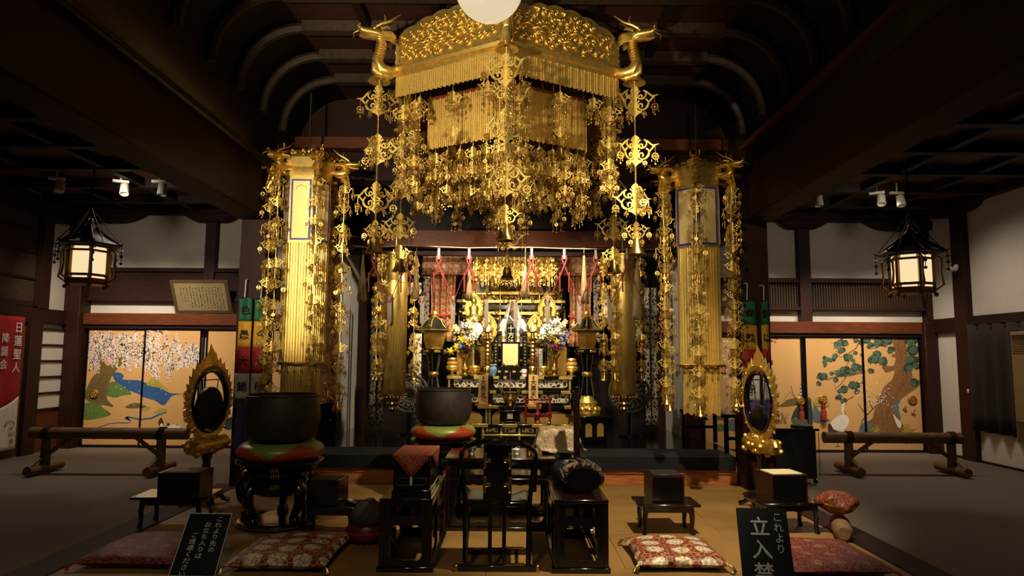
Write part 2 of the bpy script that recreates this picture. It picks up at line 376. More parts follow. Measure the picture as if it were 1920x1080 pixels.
# centre ceiling with coved ribs
CX, CZ0, CR_ = 2.78, 4.22, 0.62
S('ceiling', 'dark board ceiling over the canopy', 'ceiling', CEILWOOD, (-2.3, 2.3, -0.5, 8.8, CZ0 + CR_ + .06, CZ0 + CR_ + .1))
for sgn, nm in ((-1, 'ceiling_cove_west'), (1, 'ceiling_cove_east')):
    mb = MB()
    pts = [(sgn * (CX + .05), CZ0 - .55)] + [(sgn * (CX + .05 - CR_ * (1 - math.cos(a))), CZ0 + (CR_ + .06) * math.sin(a)) for a in [PI / 2 * i / 10 for i in range(11)]]
    for y0, y1 in ((-.5, 8.8),):
        g = [[mb.v((x, y, z)) for y in (y0, y1)] for x, z in pts]
        for a, b in zip(g, g[1:]): mb.f([a[0], b[0], b[1], a[1]])
    struct(nm, 'curved dark cove of the centre ceiling', 'ceiling', mb, CEILDARK, solid=.03)
    S('ceiling_soffit' + nm[12:], 'dark soffit boards between beam and cove', 'ceiling', CEILWOOD, (sgn * 2.8, sgn * 3.7, -.5, 8.7, CZ0 - .52, CZ0 - .48))
ribs = [8.0 - .655 * k for k in range(9)]
for i, y in enumerate(ribs):
    mb = MB()
    for sgn in (-1, 1):
        pts = [(sgn * (CX - CR_ * (1 - math.cos(a))), y, CZ0 + CR_ * math.sin(a)) for a in [PI / 2 * k / 12 for k in range(13)]]
        pts = [(sgn * CX, y, CZ0 - .03)] + pts
        mb.tube(pts, .05, 6, up=(0, 1, 0), flat=1.1)
    mb.sm = False; mb.box2(-(CX - CR_), CX - CR_, y - .055, y + .055, CZ0 + CR_ - .05, CZ0 + CR_ + .06)
    struct('trim_%d' % (10 + i), 'curved pale rib of the coved ceiling', 'rib', mb, RIBWOOD)
mb = MB(); mb.sm = False
for x in (-1.5, -.75, 0, .75, 1.5): mb.box2(x - .04, x + .04, -.4, 8.7, CZ0 + CR_ - .02, CZ0 + CR_ + .06)
struct('trim_20', 'dark lengthwise joists of the centre ceiling', 'joists', mb, CEILDARK)
# wall above the altar opening, beams, inner lintel
Yf = 8.75
S('wall_front', 'dark board wall above the altar opening', 'wall', DARKWOOD, (-3.0, 2.9, Yf, Yf + .1, 3.75, 5.0))
S('beam_3', 'dark cross beam above the altar opening, upper', 'beam', BROWNWOOD, (-2.9, 2.8, Yf - .2, Yf, zat(600, 286, Yf), zat(600, 264, Yf)), bev=.01)
S('beam_4', 'dark cross beam above the altar opening, lower', 'beam', DARKWOOD, (-2.9, 2.8, Yf - .16, Yf + .1, zat(700, 345, Yf), zat(700, 306, Yf)), bev=.01)
YI = 10.3
S('beam_5', 'brown lintel over the inner altar', 'beam', BROWNWOOD, (-2.9, 2.8, YI, YI + .2, zat(700, 462, YI), zat(700, 430, YI)), bev=.01)
S('wall_transom', 'black carved transom over the inner lintel', 'wall', CEILDARK, (-2.9, 2.8, YI + .1, YI + .18, zat(700, 431, YI), 4.3))
S('ceiling_inner', 'black ceiling of the inner altar', 'ceiling', CEILDARK, (-3.0, 2.9, 8.8, 12.8, 4.25, 4.3))
S('beam_6', 'thin rail under the inner lintel', 'rail', DARKWOOD, (-2.9, 2.8, YI - .02, YI + .1, zat(700, 478, YI), zat(700, 470, YI)))
pxl = (xat(600, 600, 10.35), xat(631, 600, 10.35))
S('pillar_3', 'brown inner pillar on the west of the altar deck', 'pillar', BROWNWOOD, (pxl[0], pxl[1], 10.25, 10.5, DECK - .02, 4.2), bev=.01)
S('pillar_4', 'brown inner pillar on the east of the altar deck', 'pillar', BROWNWOOD, (-pxl[1] - .05, -pxl[0] - .05, 10.25, 10.5, DECK - .02, 4.2), bev=.01)
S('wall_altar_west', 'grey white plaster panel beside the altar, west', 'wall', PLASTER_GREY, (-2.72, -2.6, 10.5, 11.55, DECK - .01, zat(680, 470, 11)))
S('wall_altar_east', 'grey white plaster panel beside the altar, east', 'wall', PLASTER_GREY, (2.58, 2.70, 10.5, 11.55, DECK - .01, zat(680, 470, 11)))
S('pillar_5', 'thin dark post by the plaster panel, west', 'pillar', DARKWOOD_V, (-2.62, -2.46, 11.55, 11.7, DECK - .01, 4.2))
S('pillar_6', 'thin dark post by the plaster panel, east', 'pillar', DARKWOOD_V, (2.44, 2.60, 11.55, 11.7, DECK - .01, 4.2))
S('wall_altar_back', 'black back wall behind the altar', 'wall', CEILDARK, (-3.0, 2.9, 12.7, 12.8, -.02, 4.3))
S('wall_altar_side_west', 'black inner side wall of the altar, west', 'wall', CEILDARK, (-2.75, -2.65, 11.7, 12.7, DECK, 4.3))
S('wall_altar_side_east', 'black inner side wall of the altar, east', 'wall', CEILDARK, (2.62, 2.72, 11.7, 12.7, DECK, 4.3))
# ---------------- west side room
Yb = 11.38
def zl(py, px=300): return zat(px, py, Yb)
def zr(py, px=1600): return zat(px, py, Yb)
S('wall_back_west', 'white plaster back wall of the west aisle', 'wall', PLASTER, (XL - .1, -2.7, YB, YB + .1, -.02, 4.05))
S('trim_21', 'brown head rail over the painted doors, west', 'rail', BROWNWOOD, (XL, -2.75, Yb - .06, YB, zl(610), zl(588)), bev=.008)
S('trim_22', 'black door track over the painted doors, west', 'track', CEILDARK, (XL, -2.75, Yb - .03, YB, zl(617), zl(610)))
S('trim_23', 'dark wood band above the white strip, west', 'band', DARKWOOD, (XL, -2.75, Yb + .04, YB, zl(561), zl(506)))
S('trim_24', 'dark rail over the wood band, west', 'rail', DARKWOOD, (XL, -2.75, Yb, YB, zl(509), zl(502)), (XL, -2.75, Yb, YB, zl(564), zl(559)))
S('trim_25', 'dark ceiling beam on the back wall, west', 'beam', DARKWOOD, (XL, -2.75, Yb - .12, YB, zl(402), zl(372)), bev=.01)
S('pillar_7', 'dark post dividing the plaster, west', 'pillar', DARKWOOD_V, (xat(386, 450, Yb), xat(405, 450, Yb), Yb - .02, YB, zl(588), zl(400)))
S('pillar_8', 'dark corner post of the west aisle', 'pillar', DARKWOOD_V, (XL - .02, xat(150, 750, Yb), 11.2, YB + .02, -.02, 4.0), bev=.01)
def bracket(name, label, cx, w, y0, y1, z, h, axis='x'):
    mb = MB(); p = [(-w, 0)] + [(-w + .55 * w * t, -h * (1 - (1 - t) ** 2)) for t in [i / 8 for i in range(9)]] + [(w - .55 * w * t, -h * (1 - (1 - t) ** 2)) for t in [1 - i / 8 for i in range(9)]] + [(w, 0)]
    if axis == 'x': mb.prism(p, -(y1 - y0) / 2, (y1 - y0) / 2, (cx, (y0 + y1) / 2, z), (1, 0, 0), (0, 0, 1))
    else: mb.prism(p, -(y1 - y0) / 2, (y1 - y0) / 2, ((y0 + y1) / 2, cx, z), (0, 1, 0), (0, 0, 1))
    return struct(name, label, 'bracket', mb, DARKWOOD)
bracket('trim_26', 'dark curved bracket arm on the post, west', xat(396, 410, Yb), .42, Yb - .14, Yb + .06, zl(403), .12)
bracket('trim_27', 'dark curved bracket arm in the corner, west', XL + .3, .85, Yb - .14, Yb + .06, zl(403), .14)
# west side wall
def yx(px, py, X): return atx(px, py, X).y
def zx(px, py, X): return atx(px, py, X).z
Yn, Yp1 = yx(10, 500, XL), yx(78, 500, XL)
S('wall_west', 'white plaster side wall of the west aisle', 'wall', PLASTER, (XL - .12, XL - .02, 1.0, YB, -.02, 4.05))
znb, znt = zx(120, 603, XL), zx(120, 583, XL)
S('trim_28', 'dark head rail along the west side wall', 'rail', DARKWOOD_Y, (XL - .05, XL + .05, 2, YB, znb - .06, znt), bev=.008)
S('pillar_9', 'dark post between lattice and plaster, west side wall', 'pillar', DARKWOOD_V, (XL - .05, XL + .06, yx(80, 480, XL) - .08, yx(92, 480, XL), znt, 4.0))
S('trim_29', 'dark wall beam under the ceiling, west side wall', 'beam', DARKWOOD_Y, (XL - .1, XL + .12, 2, YB, zx(60, 392, XL), zx(60, 392, XL) + .22))
bracket('trim_30', 'dark curved bracket arm, west side wall', yx(88, 400, XL), .55, XL - .05, XL + .14, zx(60, 392, XL) + .02, .13, 'y')
WEAVE = arabesque('woven_bark', '20120a', '4a3018', 14.0, 0.8, 0.22)
mt, nt, bs = newmat('woven_bark_panel'); bk = N(nt, 'ShaderNodeTexBrick', Scale=9.0); bk.inputs['Color1'].default_value = lin('4a3018'); bk.inputs['Color2'].default_value = lin('38230f'); bk.inputs['Mortar'].default_value = lin('1c1008'); bk.inputs['Mortar Size'].default_value = 0.03
nt.links.new(coords(nt, (1, 1, 1), rot=(0, R(90), R(90))), bk.inputs['Vector']); nt.links.new(bk.outputs[0], bs.inputs['Base Color']); bs.inputs['Roughness'].default_value = 0.8; bump(nt, bs, bk.outputs[1], -0.5, 0.01)
wt = thing('window_1', 'woven brown bark lattice window high on the west side wall', 'lattice window', (XL, 9.9, 2.4), kind='structure')
mb = MB((XL, 9.9, 2.4)); mb.sm = False
ya, yb = 8.2, yx(80, 480, XL) - .08; za, zb = znt + .02, zx(40, 388, XL)
mb.box2(XL - .03, XL + .01, ya, yb, za, zb); mb.build('lattice_panel', mt, wt)
mb = MB((XL, 9.9, 2.4)); mb.sm = False
for z in (za, zb - .06, za + (zb - za) * .28, za + (zb - za) * .55, za + (zb - za) * .78): mb.box2(XL, XL + .035, ya, yb, z, z + (.07 if z in (za, zb - .06) else .03))
mb.box2(XL, XL + .04, yb - .07, yb, za, zb); mb.build('window_frame', DARKWOOD_Y, wt)
# lower part: banner door, post, louvred paper window, wainscot
ylo, yhi = yx(66, 690, XL), yx(131, 690, XL)
S('pillar_10', 'dark post beside the papered window, west side wall', 'pillar', DARKWOOD_V, (XL - .05, XL + .08, ylo - .28, ylo, -.02, znb))
S('wall_wainscot', 'brown wooden wainscot below the papered window', 'wall', BROWNWOOD, (XL - .03, XL + .02, ylo, 11.25, -.02, zx(100, 765, XL)))
S('wall_boards', 'dark yellow wooden boards behind the red banner', 'wall', wood('ochre_boards', '4e3416', '6a4820', 0.6, (30, 30, 3)), (XL - .03, XL + .01, 5.5, ylo - .28, -.02, znb))
wt = thing('window_2', 'white papered window with dark horizontal bars, west side wall', 'window', (XL, (ylo + yhi) / 2, 1.4), kind='structure')
mb = MB(wt.location); mb.sm = False; z0, z1 = zx(100, 765, XL), zx(100, 618, XL)
mb.box2(XL - .02, XL + .02, ylo, yhi, z0, z1); mb.build('paper', PLASTER, wt)
mb = MB(wt.location); mb.sm = False
for k in range(6): zz = z0 + (z1 - z0) * k / 5; mb.box2(XL, XL + .04, ylo, yhi, zz - .016, zz + .016)
mb.build('window_frame', DARKWOOD_Y, wt)
S('pillar_11', 'dark wide post in the west corner', 'pillar', DARKWOOD_V, (XL - .05, XL + .07, yhi, 11.3, -.02, znb))
# ---------------- east side room
S('wall_back_east', 'white plaster back wall of the east aisle', 'wall', PLASTER, (2.6, XR + .1, YB, YB + .1, -.02, 4.05))
S('trim_31', 'brown head rail over the painted doors, east', 'rail', BROWNWOOD, (2.7, XR, Yb - .06, YB, zr(626), zr(604)), bev=.008)
S('trim_32', 'black door track over the painted doors, east', 'track', CEILDARK, (2.7, XR, Yb - .03, YB, zr(632), zr(626)))
S('trim_33', 'dark rails around the slatted band, east', 'rail', DARKWOOD, (2.7, XR, Yb, YB, zr(530), zr(522)), (2.7, XR, Yb, YB, zr(582), zr(576)))
mb = MB(); mb.sm = False; mb.box2(2.7, XR, YB - .03, YB, zr(577), zr(529))
x = xat(1432, 550, Yb)
while x < xat(1722, 550, Yb): mb.box2(x, x + .018, YB - .06, YB - .03, zr(577), zr(529)); x += .045
struct('trim_34', 'dark transom of thin upright slats, east', 'transom', mb, wood('dim_slats', '32231a', '4a3626', 0.6))
S('trim_35', 'dark ceiling beam on the back wall, east', 'beam', DARKWOOD, (2.7, XR, Yb - .12, YB, zr(416), zr(388)), bev=.01)
S('pillar_12', 'dark post dividing the plaster, east', 'pillar', DARKWOOD_V, (xat(1498, 500, Yb), xat(1519, 500, Yb), Yb - .02, YB, zr(604), zr(414)))
S('pillar_13', 'dark corner post of the east aisle', 'pillar', DARKWOOD_V, (xat(1732, 750, Yb), XR + .02, 11.25, YB + .02, -.02, zr(604)), bev=.01)
S('pillar_14', 'thin dark upper corner post of the east aisle', 'pillar', DARKWOOD_V, (XR - .08, XR + .02, 11.35, YB + .02, zr(604), 4.0))
bracket('trim_36', 'dark curved bracket arm on the post, east', xat(1505, 420, Yb), .38, Yb - .14, Yb + .06, zr(417), .12)
bracket('trim_37', 'dark curved bracket arm in the corner, east', XR - .25, .8, Yb - .14, Yb + .06, zr(417), .14)
S('wall_east', 'white plaster side wall of the east aisle', 'wall', PLASTER, (XR + .02, XR + .12, 1.0, YB, -.02, 4.05))
zeb, zet = zx(1800, 622, XR), zx(1800, 595, XR)
S('trim_38', 'dark head rail along the east side wall', 'rail', DARKWOOD_Y, (XR - .05, XR + .05, 2, YB, zeb, zet), bev=.008)
yp0, yp1 = yx(1832, 750, XR), yx(1806, 750, XR)
S('pillar_15', 'dark post on the east side wall', 'pillar', DARKWOOD_V, (XR - .06, XR + .05, yp0, yp1, -.02, 4.0))
S('trim_39', 'dark wall beam under the ceiling, east side wall', 'beam', DARKWOOD_Y, (XR - .12, XR + .1, 2, YB, zx(1880, 362, XR), zx(1880, 362, XR) + .22))
bracket('trim_40', 'dark curved bracket arm, east side wall', (yp0 + yp1) / 2, .6, XR - .14, XR + .05, zx(1880, 362, XR) + .02, .13, 'y')
S('baseboard_east', 'thin dark base strip of the east side wall', 'baseboard', CEILDARK, (XR - .01, XR + .03, 2, YB, -.012, .02))
# ================================================================ PAINTED SLIDING DOORS
FIELD = plain('door_gold_paper', 'd3a468', 0.6, 0, 0, 0.05, 1.5)
PAINT = [plain('paint_' + n, c, 0.7, 0, 0, v, 25.0) for n, c, v in (
    ('bark_olive', '6b5a2e', .2), ('twig_brown', '5b4222', .1), ('river_blue', '2c5690', .15), ('leaf_green', '5d7a35', .25), ('moss_yellow', 'a5983a', .2),
    ('blossom_white', 'efe3d8', .05), ('blossom_pink', 'dcc0b8', .08), ('pine_dark', '2a3d33', .2), ('pine_light', '4c6450', .2), ('bark_brown', '845a32', .2),
    ('crane_white', 'e6ddd0', .05), ('ink_dark', '3c3026', .1), ('rock_blue', '5d6a74', .2), ('sand_pale', 'd8b078', .1), ('maple_red', 'a8542c', .1), ('lilac', '7d84b4', .1))]
PB, PT, PRV, PG, PM, PW, PP, PD, PL, PK, PCR, PI_, PR_, PS, PMR, PLI = range(16)
YD = 11.36
class Canvas:
    def __init__(s, fx): s.fx = fx; s.items = []; s.lay = 0
    def poly(s, pts, mi, raw=False):
        q = []
        for x, y in pts:
            px, py = (x, y) if raw else s.fx(x, y)
            p = at(px, py, YD); q.append((p.x, p.z))
        s.items.append((q, mi, s.lay)); s.lay += 1; return s
    def smooth(s, pts, mi, sub=4):
        n = len(pts); out = []
        for i in range(n):
            p0, p1, p2, p3 = pts[i - 1], pts[i], pts[(i + 1) % n], pts[(i + 2) % n]
            for k in range(sub):
                t = k / sub; out.append(tuple(0.5 * (2 * p1[j] + (p2[j] - p0[j]) * t + (2 * p0[j] - 5 * p1[j] + 4 * p2[j] - p3[j]) * t * t + (3 * p1[j] - p0[j] - 3 * p2[j] + p3[j]) * t ** 3) for j in (0, 1)))
        return s.poly(out, mi)
    def stroke(s, pts, w0, w1, mi):
        n = len(pts); L = []; Rr = []
        for i, p in enumerate(pts):
            a = pts[max(0, i - 1)]; b = pts[min(n - 1, i + 1)]; tx, ty = b[0] - a[0], b[1] - a[1]; d = math.hypot(tx, ty) or 1
            wd = (w0 + (w1 - w0) * i / (n - 1)) / 2; L.append((p[0] - ty / d * wd, p[1] + tx / d * wd)); Rr.append((p[0] + ty / d * wd, p[1] - tx / d * wd))
        return s.poly(L + Rr[::-1], mi)
    def dot(s, x, y, r, mi, n=6, keep=False, jag=0.0):
        a0 = random.random() * 6
        s.poly([(x + math.cos(a0 + 2 * PI * i / n) * r * (1 - jag * (i % 2)), y + math.sin(a0 + 2 * PI * i / n) * r * (1 - jag * (i % 2))) for i in range(n)], mi)
        if keep: s.lay -= 1
def clip(poly, ax, val, keep_gt):
    out = []; n = len(poly); ins = lambda p: (p[ax] >= val) if keep_gt else (p[ax] <= val)
    for i in range(n):
        a, b = poly[i - 1], poly[i]
        if ins(a) != ins(b):
            t = (val - a[ax]) / (b[ax] - a[ax]); out.append((a[0] + (b[0] - a[0]) * t, a[1] + (b[1] - a[1]) * t))
        if ins(b): out.append(b)
    return out
cw = Canvas(lambda x, y: (140 + x / 4.319, 600 + y / 4.319))
cw.smooth([(60, 690), (150, 665), (225, 715), (285, 765), (200, 795), (60, 805)], PG)
cw.smooth([(300, 432), (360, 428), (392, 455), (385, 482), (520, 490), (610, 520), (700, 552), (780, 592), (885, 597), (800, 612), (765, 645), (720, 692), (650, 652), (560, 625), (490, 592), (400, 560), (325, 500)], PRV)
cw.smooth([(262, 520), (320, 500), (400, 550), (452, 600), (380, 612), (320, 630), (250, 605)], PG)
cw.stroke([(185, 872), (270, 842), (350, 834), (425, 836), (450, 818), (395, 796), (420, 786), (520, 806), (620, 797), (700, 760), (745, 742)], 6, 16, PRV)
cw.smooth([(585, 525), (640, 470), (700, 515), (770, 575), (690, 548)], PM)
cw.smooth([(640, 752), (700, 715), (755, 730), (700, 758)], PM)
cw.smooth([(400, 705), (480, 672), (560, 690), (620, 715), (560, 712), (450, 718)], PB); cw.smooth([(545, 725), (585, 700), (612, 716), (580, 738)], PM)
cw.smooth([(75, 640), (90, 555), (130, 470), (190, 405), (168, 330), (180, 235), (215, 235), (228, 330), (262, 372), (310, 335), (360, 290), (392, 330), (332, 405), (285, 470), (262, 560), (255, 640), (310, 705), (232, 690), (190, 690)], PB, 3)
cw.stroke([(120, 640), (170, 520), (235, 430)], 6, 3, PT); cw.stroke([(205, 640), (230, 540), (265, 450)], 5, 3, PT)
for s_ in ([(200, 250), (150, 160), (112, 100)], [(215, 240), (260, 150), (305, 108)], [(370, 310), (420, 220), (440, 150), (500, 78)], [(400, 230), (450, 180), (515, 208), (560, 235)], [(590, 235), (640, 265), (700, 240), (745, 205), (800, 202), (892, 212)], [(800, 205), (850, 255), (905, 312)], [(620, 80), (700, 95), (760, 150)], [(640, 265), (600, 300), (570, 330)], [(890, 215), (960, 245), (1000, 260)]):
    cw.stroke(s_, 20, 5, PT)
cw.stroke([(680, 245), (745, 205), (810, 203)], 30, 18, PB)
def benv(x):
    e = [(100, 430), (190, 440), (215, 340), (265, 340), (320, 400), (400, 400), (470, 420), (560, 440), (610, 430), (660, 490), (720, 480), (740, 515), (810, 470), (860, 400), (960, 410), (1030, 320)]
    for a, b in zip(e, e[1:]):
        if a[0] <= x <= b[0]: return a[1] + (b[1] - a[1]) * (x - a[0]) / (b[0] - a[0])
    return 300
base_l = cw.lay
for k in range(230):
    x = random.uniform(108, 1028); top = 72 if x < 850 else 72 + (x - 850) * 0.95
    y0 = random.uniform(top, max(top + 10, benv(x) - 90)); L = random.uniform(40, 170); y = y0; mi = PW if random.random() < .7 else PP
    while y < min(y0 + L, benv(x) + random.uniform(-25, 10)):
        for q in range(2): cw.lay = base_l + (k % 6); cw.dot(x + random.gauss(0, 7), y, random.uniform(3.5, 7.5), mi if random.random() < .8 else PP, 5, True)
        y += random.uniform(6, 11); x += random.gauss(0, 1.2)
cw.lay = base_l + 8
for x, y in ((340, 455), (435, 505), (515, 575), (700, 560), (740, 600), (400, 545), (370, 560), (330, 545), (270, 630), (330, 720), (500, 660), (470, 690)): cw.dot(x, y, 4, PW, 5, True)
cw.smooth([(690, 800), (705, 790), (722, 830), (715, 868), (695, 865), (678, 835)], PI_); cw.smooth([(695, 845), (712, 838), (718, 868), (698, 870)], PCR)
cw.smooth([(752, 870), (790, 848), (830, 850), (862, 850), (845, 880), (790, 884)], PCR); cw.dot(760, 845, 13, PI_, 8); cw.stroke([(820, 850), (860, 853)], 5, 2, PI_)
cw.smooth([(1190, 860), (1235, 800), (1300, 785), (1300, 850), (1240, 892)], PD); cw.smooth([(1255, 660), (1290, 615), (1340, 600), (1330, 650), (1265, 690)], PG); cw.smooth([(1245, 740), (1275, 690), (1300, 700), (1298, 750), (1270, 760)], PW)
ce = Canvas(lambda x, y: (1510 + x / 4.696, 620 + y / 4.696))
ce.smooth([(470, 895), (510, 812), (560, 800), (605, 782), (610, 900)], PR_)
ce.smooth([(780, 120), (800, 60), (880, 60), (905, 200), (940, 330), (952, 420), (930, 500), (1010, 430), (1020, 480), (900, 570), (842, 620), (832, 700), (852, 800), (905, 905), (700, 905), (608, 880), (600, 770), (640, 640), (700, 500), (770, 432), (790, 352), (720, 372), (682, 322), (700, 305), (780, 310), (802, 242), (770, 232), (772, 206), (800, 200)], PK, 3)
for s_ in ([(860, 340), (880, 420), (800, 560), (720, 700), (740, 860)], [(820, 120), (850, 240), (860, 330)], [(900, 350), (900, 440), (780, 620), (700, 820)], [(680, 700), (690, 820), (740, 900)], [(690, 320), (730, 350), (780, 330)]): ce.stroke(s_, 7, 3, PT)
ce.smooth([(790, 650), (838, 612), (832, 700), (850, 770), (800, 735)], PR_); ce.smooth([(783, 735), (812, 770), (856, 815), (835, 862), (800, 800)], PCR)
for s_ in ([(475, 100), (440, 160), (380, 200), (300, 240)], [(535, 355), (440, 378), (360, 402), (312, 470), (262, 512), (255, 470)], [(535, 435), (470, 470)], [(382, 260), (365, 312)], [(700, 100), (640, 150), (580, 160)], [(420, 580), (370, 610), (340, 625)], [(240, 410), (200, 430), (150, 430)], [(300, 160), (250, 150), (243, 170)]): ce.stroke(s_, 14, 5, PK)
ce.stroke([(535, 360), (450, 375), (380, 395)], 30, 18, PK)
for x, y, r in ((320, 70, 16), (300, 115, 45), (350, 110, 32), (270, 120, 28), (310, 175, 40), (260, 230, 36), (180, 250, 30), (212, 262, 24), (170, 300, 26), (160, 275, 20), (380, 240, 42), (420, 265, 26), (440, 75, 34), (490, 90, 42), (440, 200, 28), (500, 210, 22), (150, 400, 44), (115, 465, 28), (108, 410, 16), (180, 410, 24), (340, 360, 55), (400, 350, 50), (440, 320, 46), (300, 380, 44), (240, 380, 24), (260, 440, 32), (490, 330, 36), (430, 480, 52), (450, 535, 30), (400, 480, 30), (510, 460, 22), (330, 520, 44), (300, 585, 32), (340, 620, 30), (290, 530, 26), (570, 130, 32), (660, 90, 52), (740, 85, 52), (640, 220, 62), (600, 260, 52), (690, 270, 54), (580, 350, 32), (760, 170, 36), (930, 100, 72), (960, 180, 62), (960, 260, 62), (915, 315, 52), (985, 305, 42), (965, 455, 42), (640, 120, 32), (700, 125, 32), (560, 90, 30)):
    b0 = ce.lay
    for q in range(4): ce.lay = b0 + q; ce.dot(x + random.gauss(0, r * .3), y + random.gauss(0, r * .2), r * random.uniform(.55, .8), PD if q < 3 else PL, 16, True, .22)
    for q in range(5): ce.lay = b0 + 4; ce.dot(x + random.gauss(0, r * .4), y + random.gauss(0, r * .3), r * .16, PL, 6, True)
    ce.lay = b0 + 2
ce.lay += 6
ce.smooth([(218, 822), (245, 782), (300, 745), (350, 738), (382, 780), (372, 832), (340, 872), (320, 895), (300, 882), (235, 872)], PCR); ce.smooth([(196, 835), (215, 815), (245, 865), (278, 882), (268, 905), (205, 895)], PI_)
ce.stroke([(345, 745), (326, 705), (330, 655), (345, 635), (352, 630)], 26, 12, PCR); ce.stroke([(352, 742), (338, 705)], 8, 4, PI_); ce.dot(345, 628, 7, PMR); ce.stroke([(350, 632), (360, 655)], 6, 2, PI_)
ce.stroke([(282, 895), (282, 1010)], 6, 5, PI_); ce.stroke([(262, 1020), (305, 1015)], 5, 3, PI_); ce.stroke([(310, 895), (330, 920)], 5, 4, PI_)
for s_ in ([(482, 865), (500, 785), (550, 740), (640, 652), (705, 622), (745, 605)], [(550, 740), (500, 700), (460, 640)], [(600, 690), (570, 620), (575, 560)], [(640, 652), (650, 560)]): ce.stroke(s_, 9, 3, PT)
b0 = ce.lay
for k in range(95): ce.lay = b0; ce.dot(random.choice((random.gauss(500, 40), random.gauss(620, 50), random.gauss(700, 40))), random.gauss(595, 55), random.uniform(3, 7), PW if k % 3 else PP, 5, True)
ce.lay = b0 + 1
for cx, cy, n in ((625, 865, 16), (900, 860, 26)):
    for k in range(n):
        a = R(random.uniform(-80, 80)); L = random.uniform(40, 95); x0 = cx + random.gauss(0, 18); ce.stroke([(x0, cy + 35), (x0 + math.sin(a) * L * .6, cy + 35 - math.cos(a) * L * .7), (x0 + math.sin(a) * L, cy + 30 - math.cos(a) * L * .8)], 7, 2, PM)
for x0, y0 in ((890, 700), (960, 720)):
    for k in range(9): a = R(random.uniform(0, 360)); ce.stroke([(x0, y0 + 20), (x0 + math.cos(a) * 16, y0 + math.sin(a) * 32), (x0 + math.cos(a) * 26, y0 + math.sin(a) * 42)], 8, 2, PT)
ce.smooth([(75, 610), (120, 585), (205, 640), (190, 670), (75, 660)], PM); ce.smooth([(70, 660), (110, 690), (150, 760), (215, 790), (75, 800)], PR_)
c2 = Canvas(lambda x, y: (1340 + x / 4.5, 610 + y / 4.5)); c2.lay = 2
c2.smooth([(500, 690), (560, 672), (640, 622), (800, 608), (800, 692), (700, 680), (600, 690)], PB); c2.smooth([(650, 800), (690, 700), (760, 640), (812, 650), (818, 862), (690, 852)], PD); c2.smooth([(655, 810), (700, 780), (812, 840), (818, 862), (690, 858)], PR_)
for k in range(14): x0 = random.uniform(510, 620); a = random.uniform(-25, 25); c2.stroke([(x0, 835), (x0 + a, 780), (x0 + a * 2, 735)], 5, 2, PT)
c2.stroke([(700, 640), (660, 560), (648, 505)], 5, 3, PT); c2.stroke([(690, 620), (640, 560), (590, 640)], 5, 3, PT)
for k in range(26): c2.dot(random.gauss(752, 20), random.gauss(560, 26), 9, PR_ if k % 3 else PW, 6)
for x, y in ((470, 110), (490, 130), (515, 140), (505, 105), (530, 112)): c2.dot(x, y, 13, PMR, 8, False, .3)
for x, y in ((510, 420), (525, 455), (512, 540)): c2.dot(x, y, 9, PM, 6)
c2.smooth([(-10, 870), (40, 830), (100, 860), (70, 892), (-10, 890)], PG); c2.smooth([(100, 820), (150, 790), (230, 800), (230, 890), (110, 880)], PR_); c2.smooth([(-10, 790), (40, 730), (90, 745), (120, 790), (60, 800)], PB)
for k in range(16): x0 = random.uniform(60, 220); c2.stroke([(x0, 760), (x0 + random.uniform(-20, 20), 700)], 4, 2, PB)
for k in range(8): c2.dot(random.gauss(105, 10), random.gauss(712, 14), 8, PLI, 6)
for k in range(30): c2.dot(random.gauss(80, 40), random.gauss(300, 110), 9, PP if k % 2 else PW, 5)
ce.items += c2.items
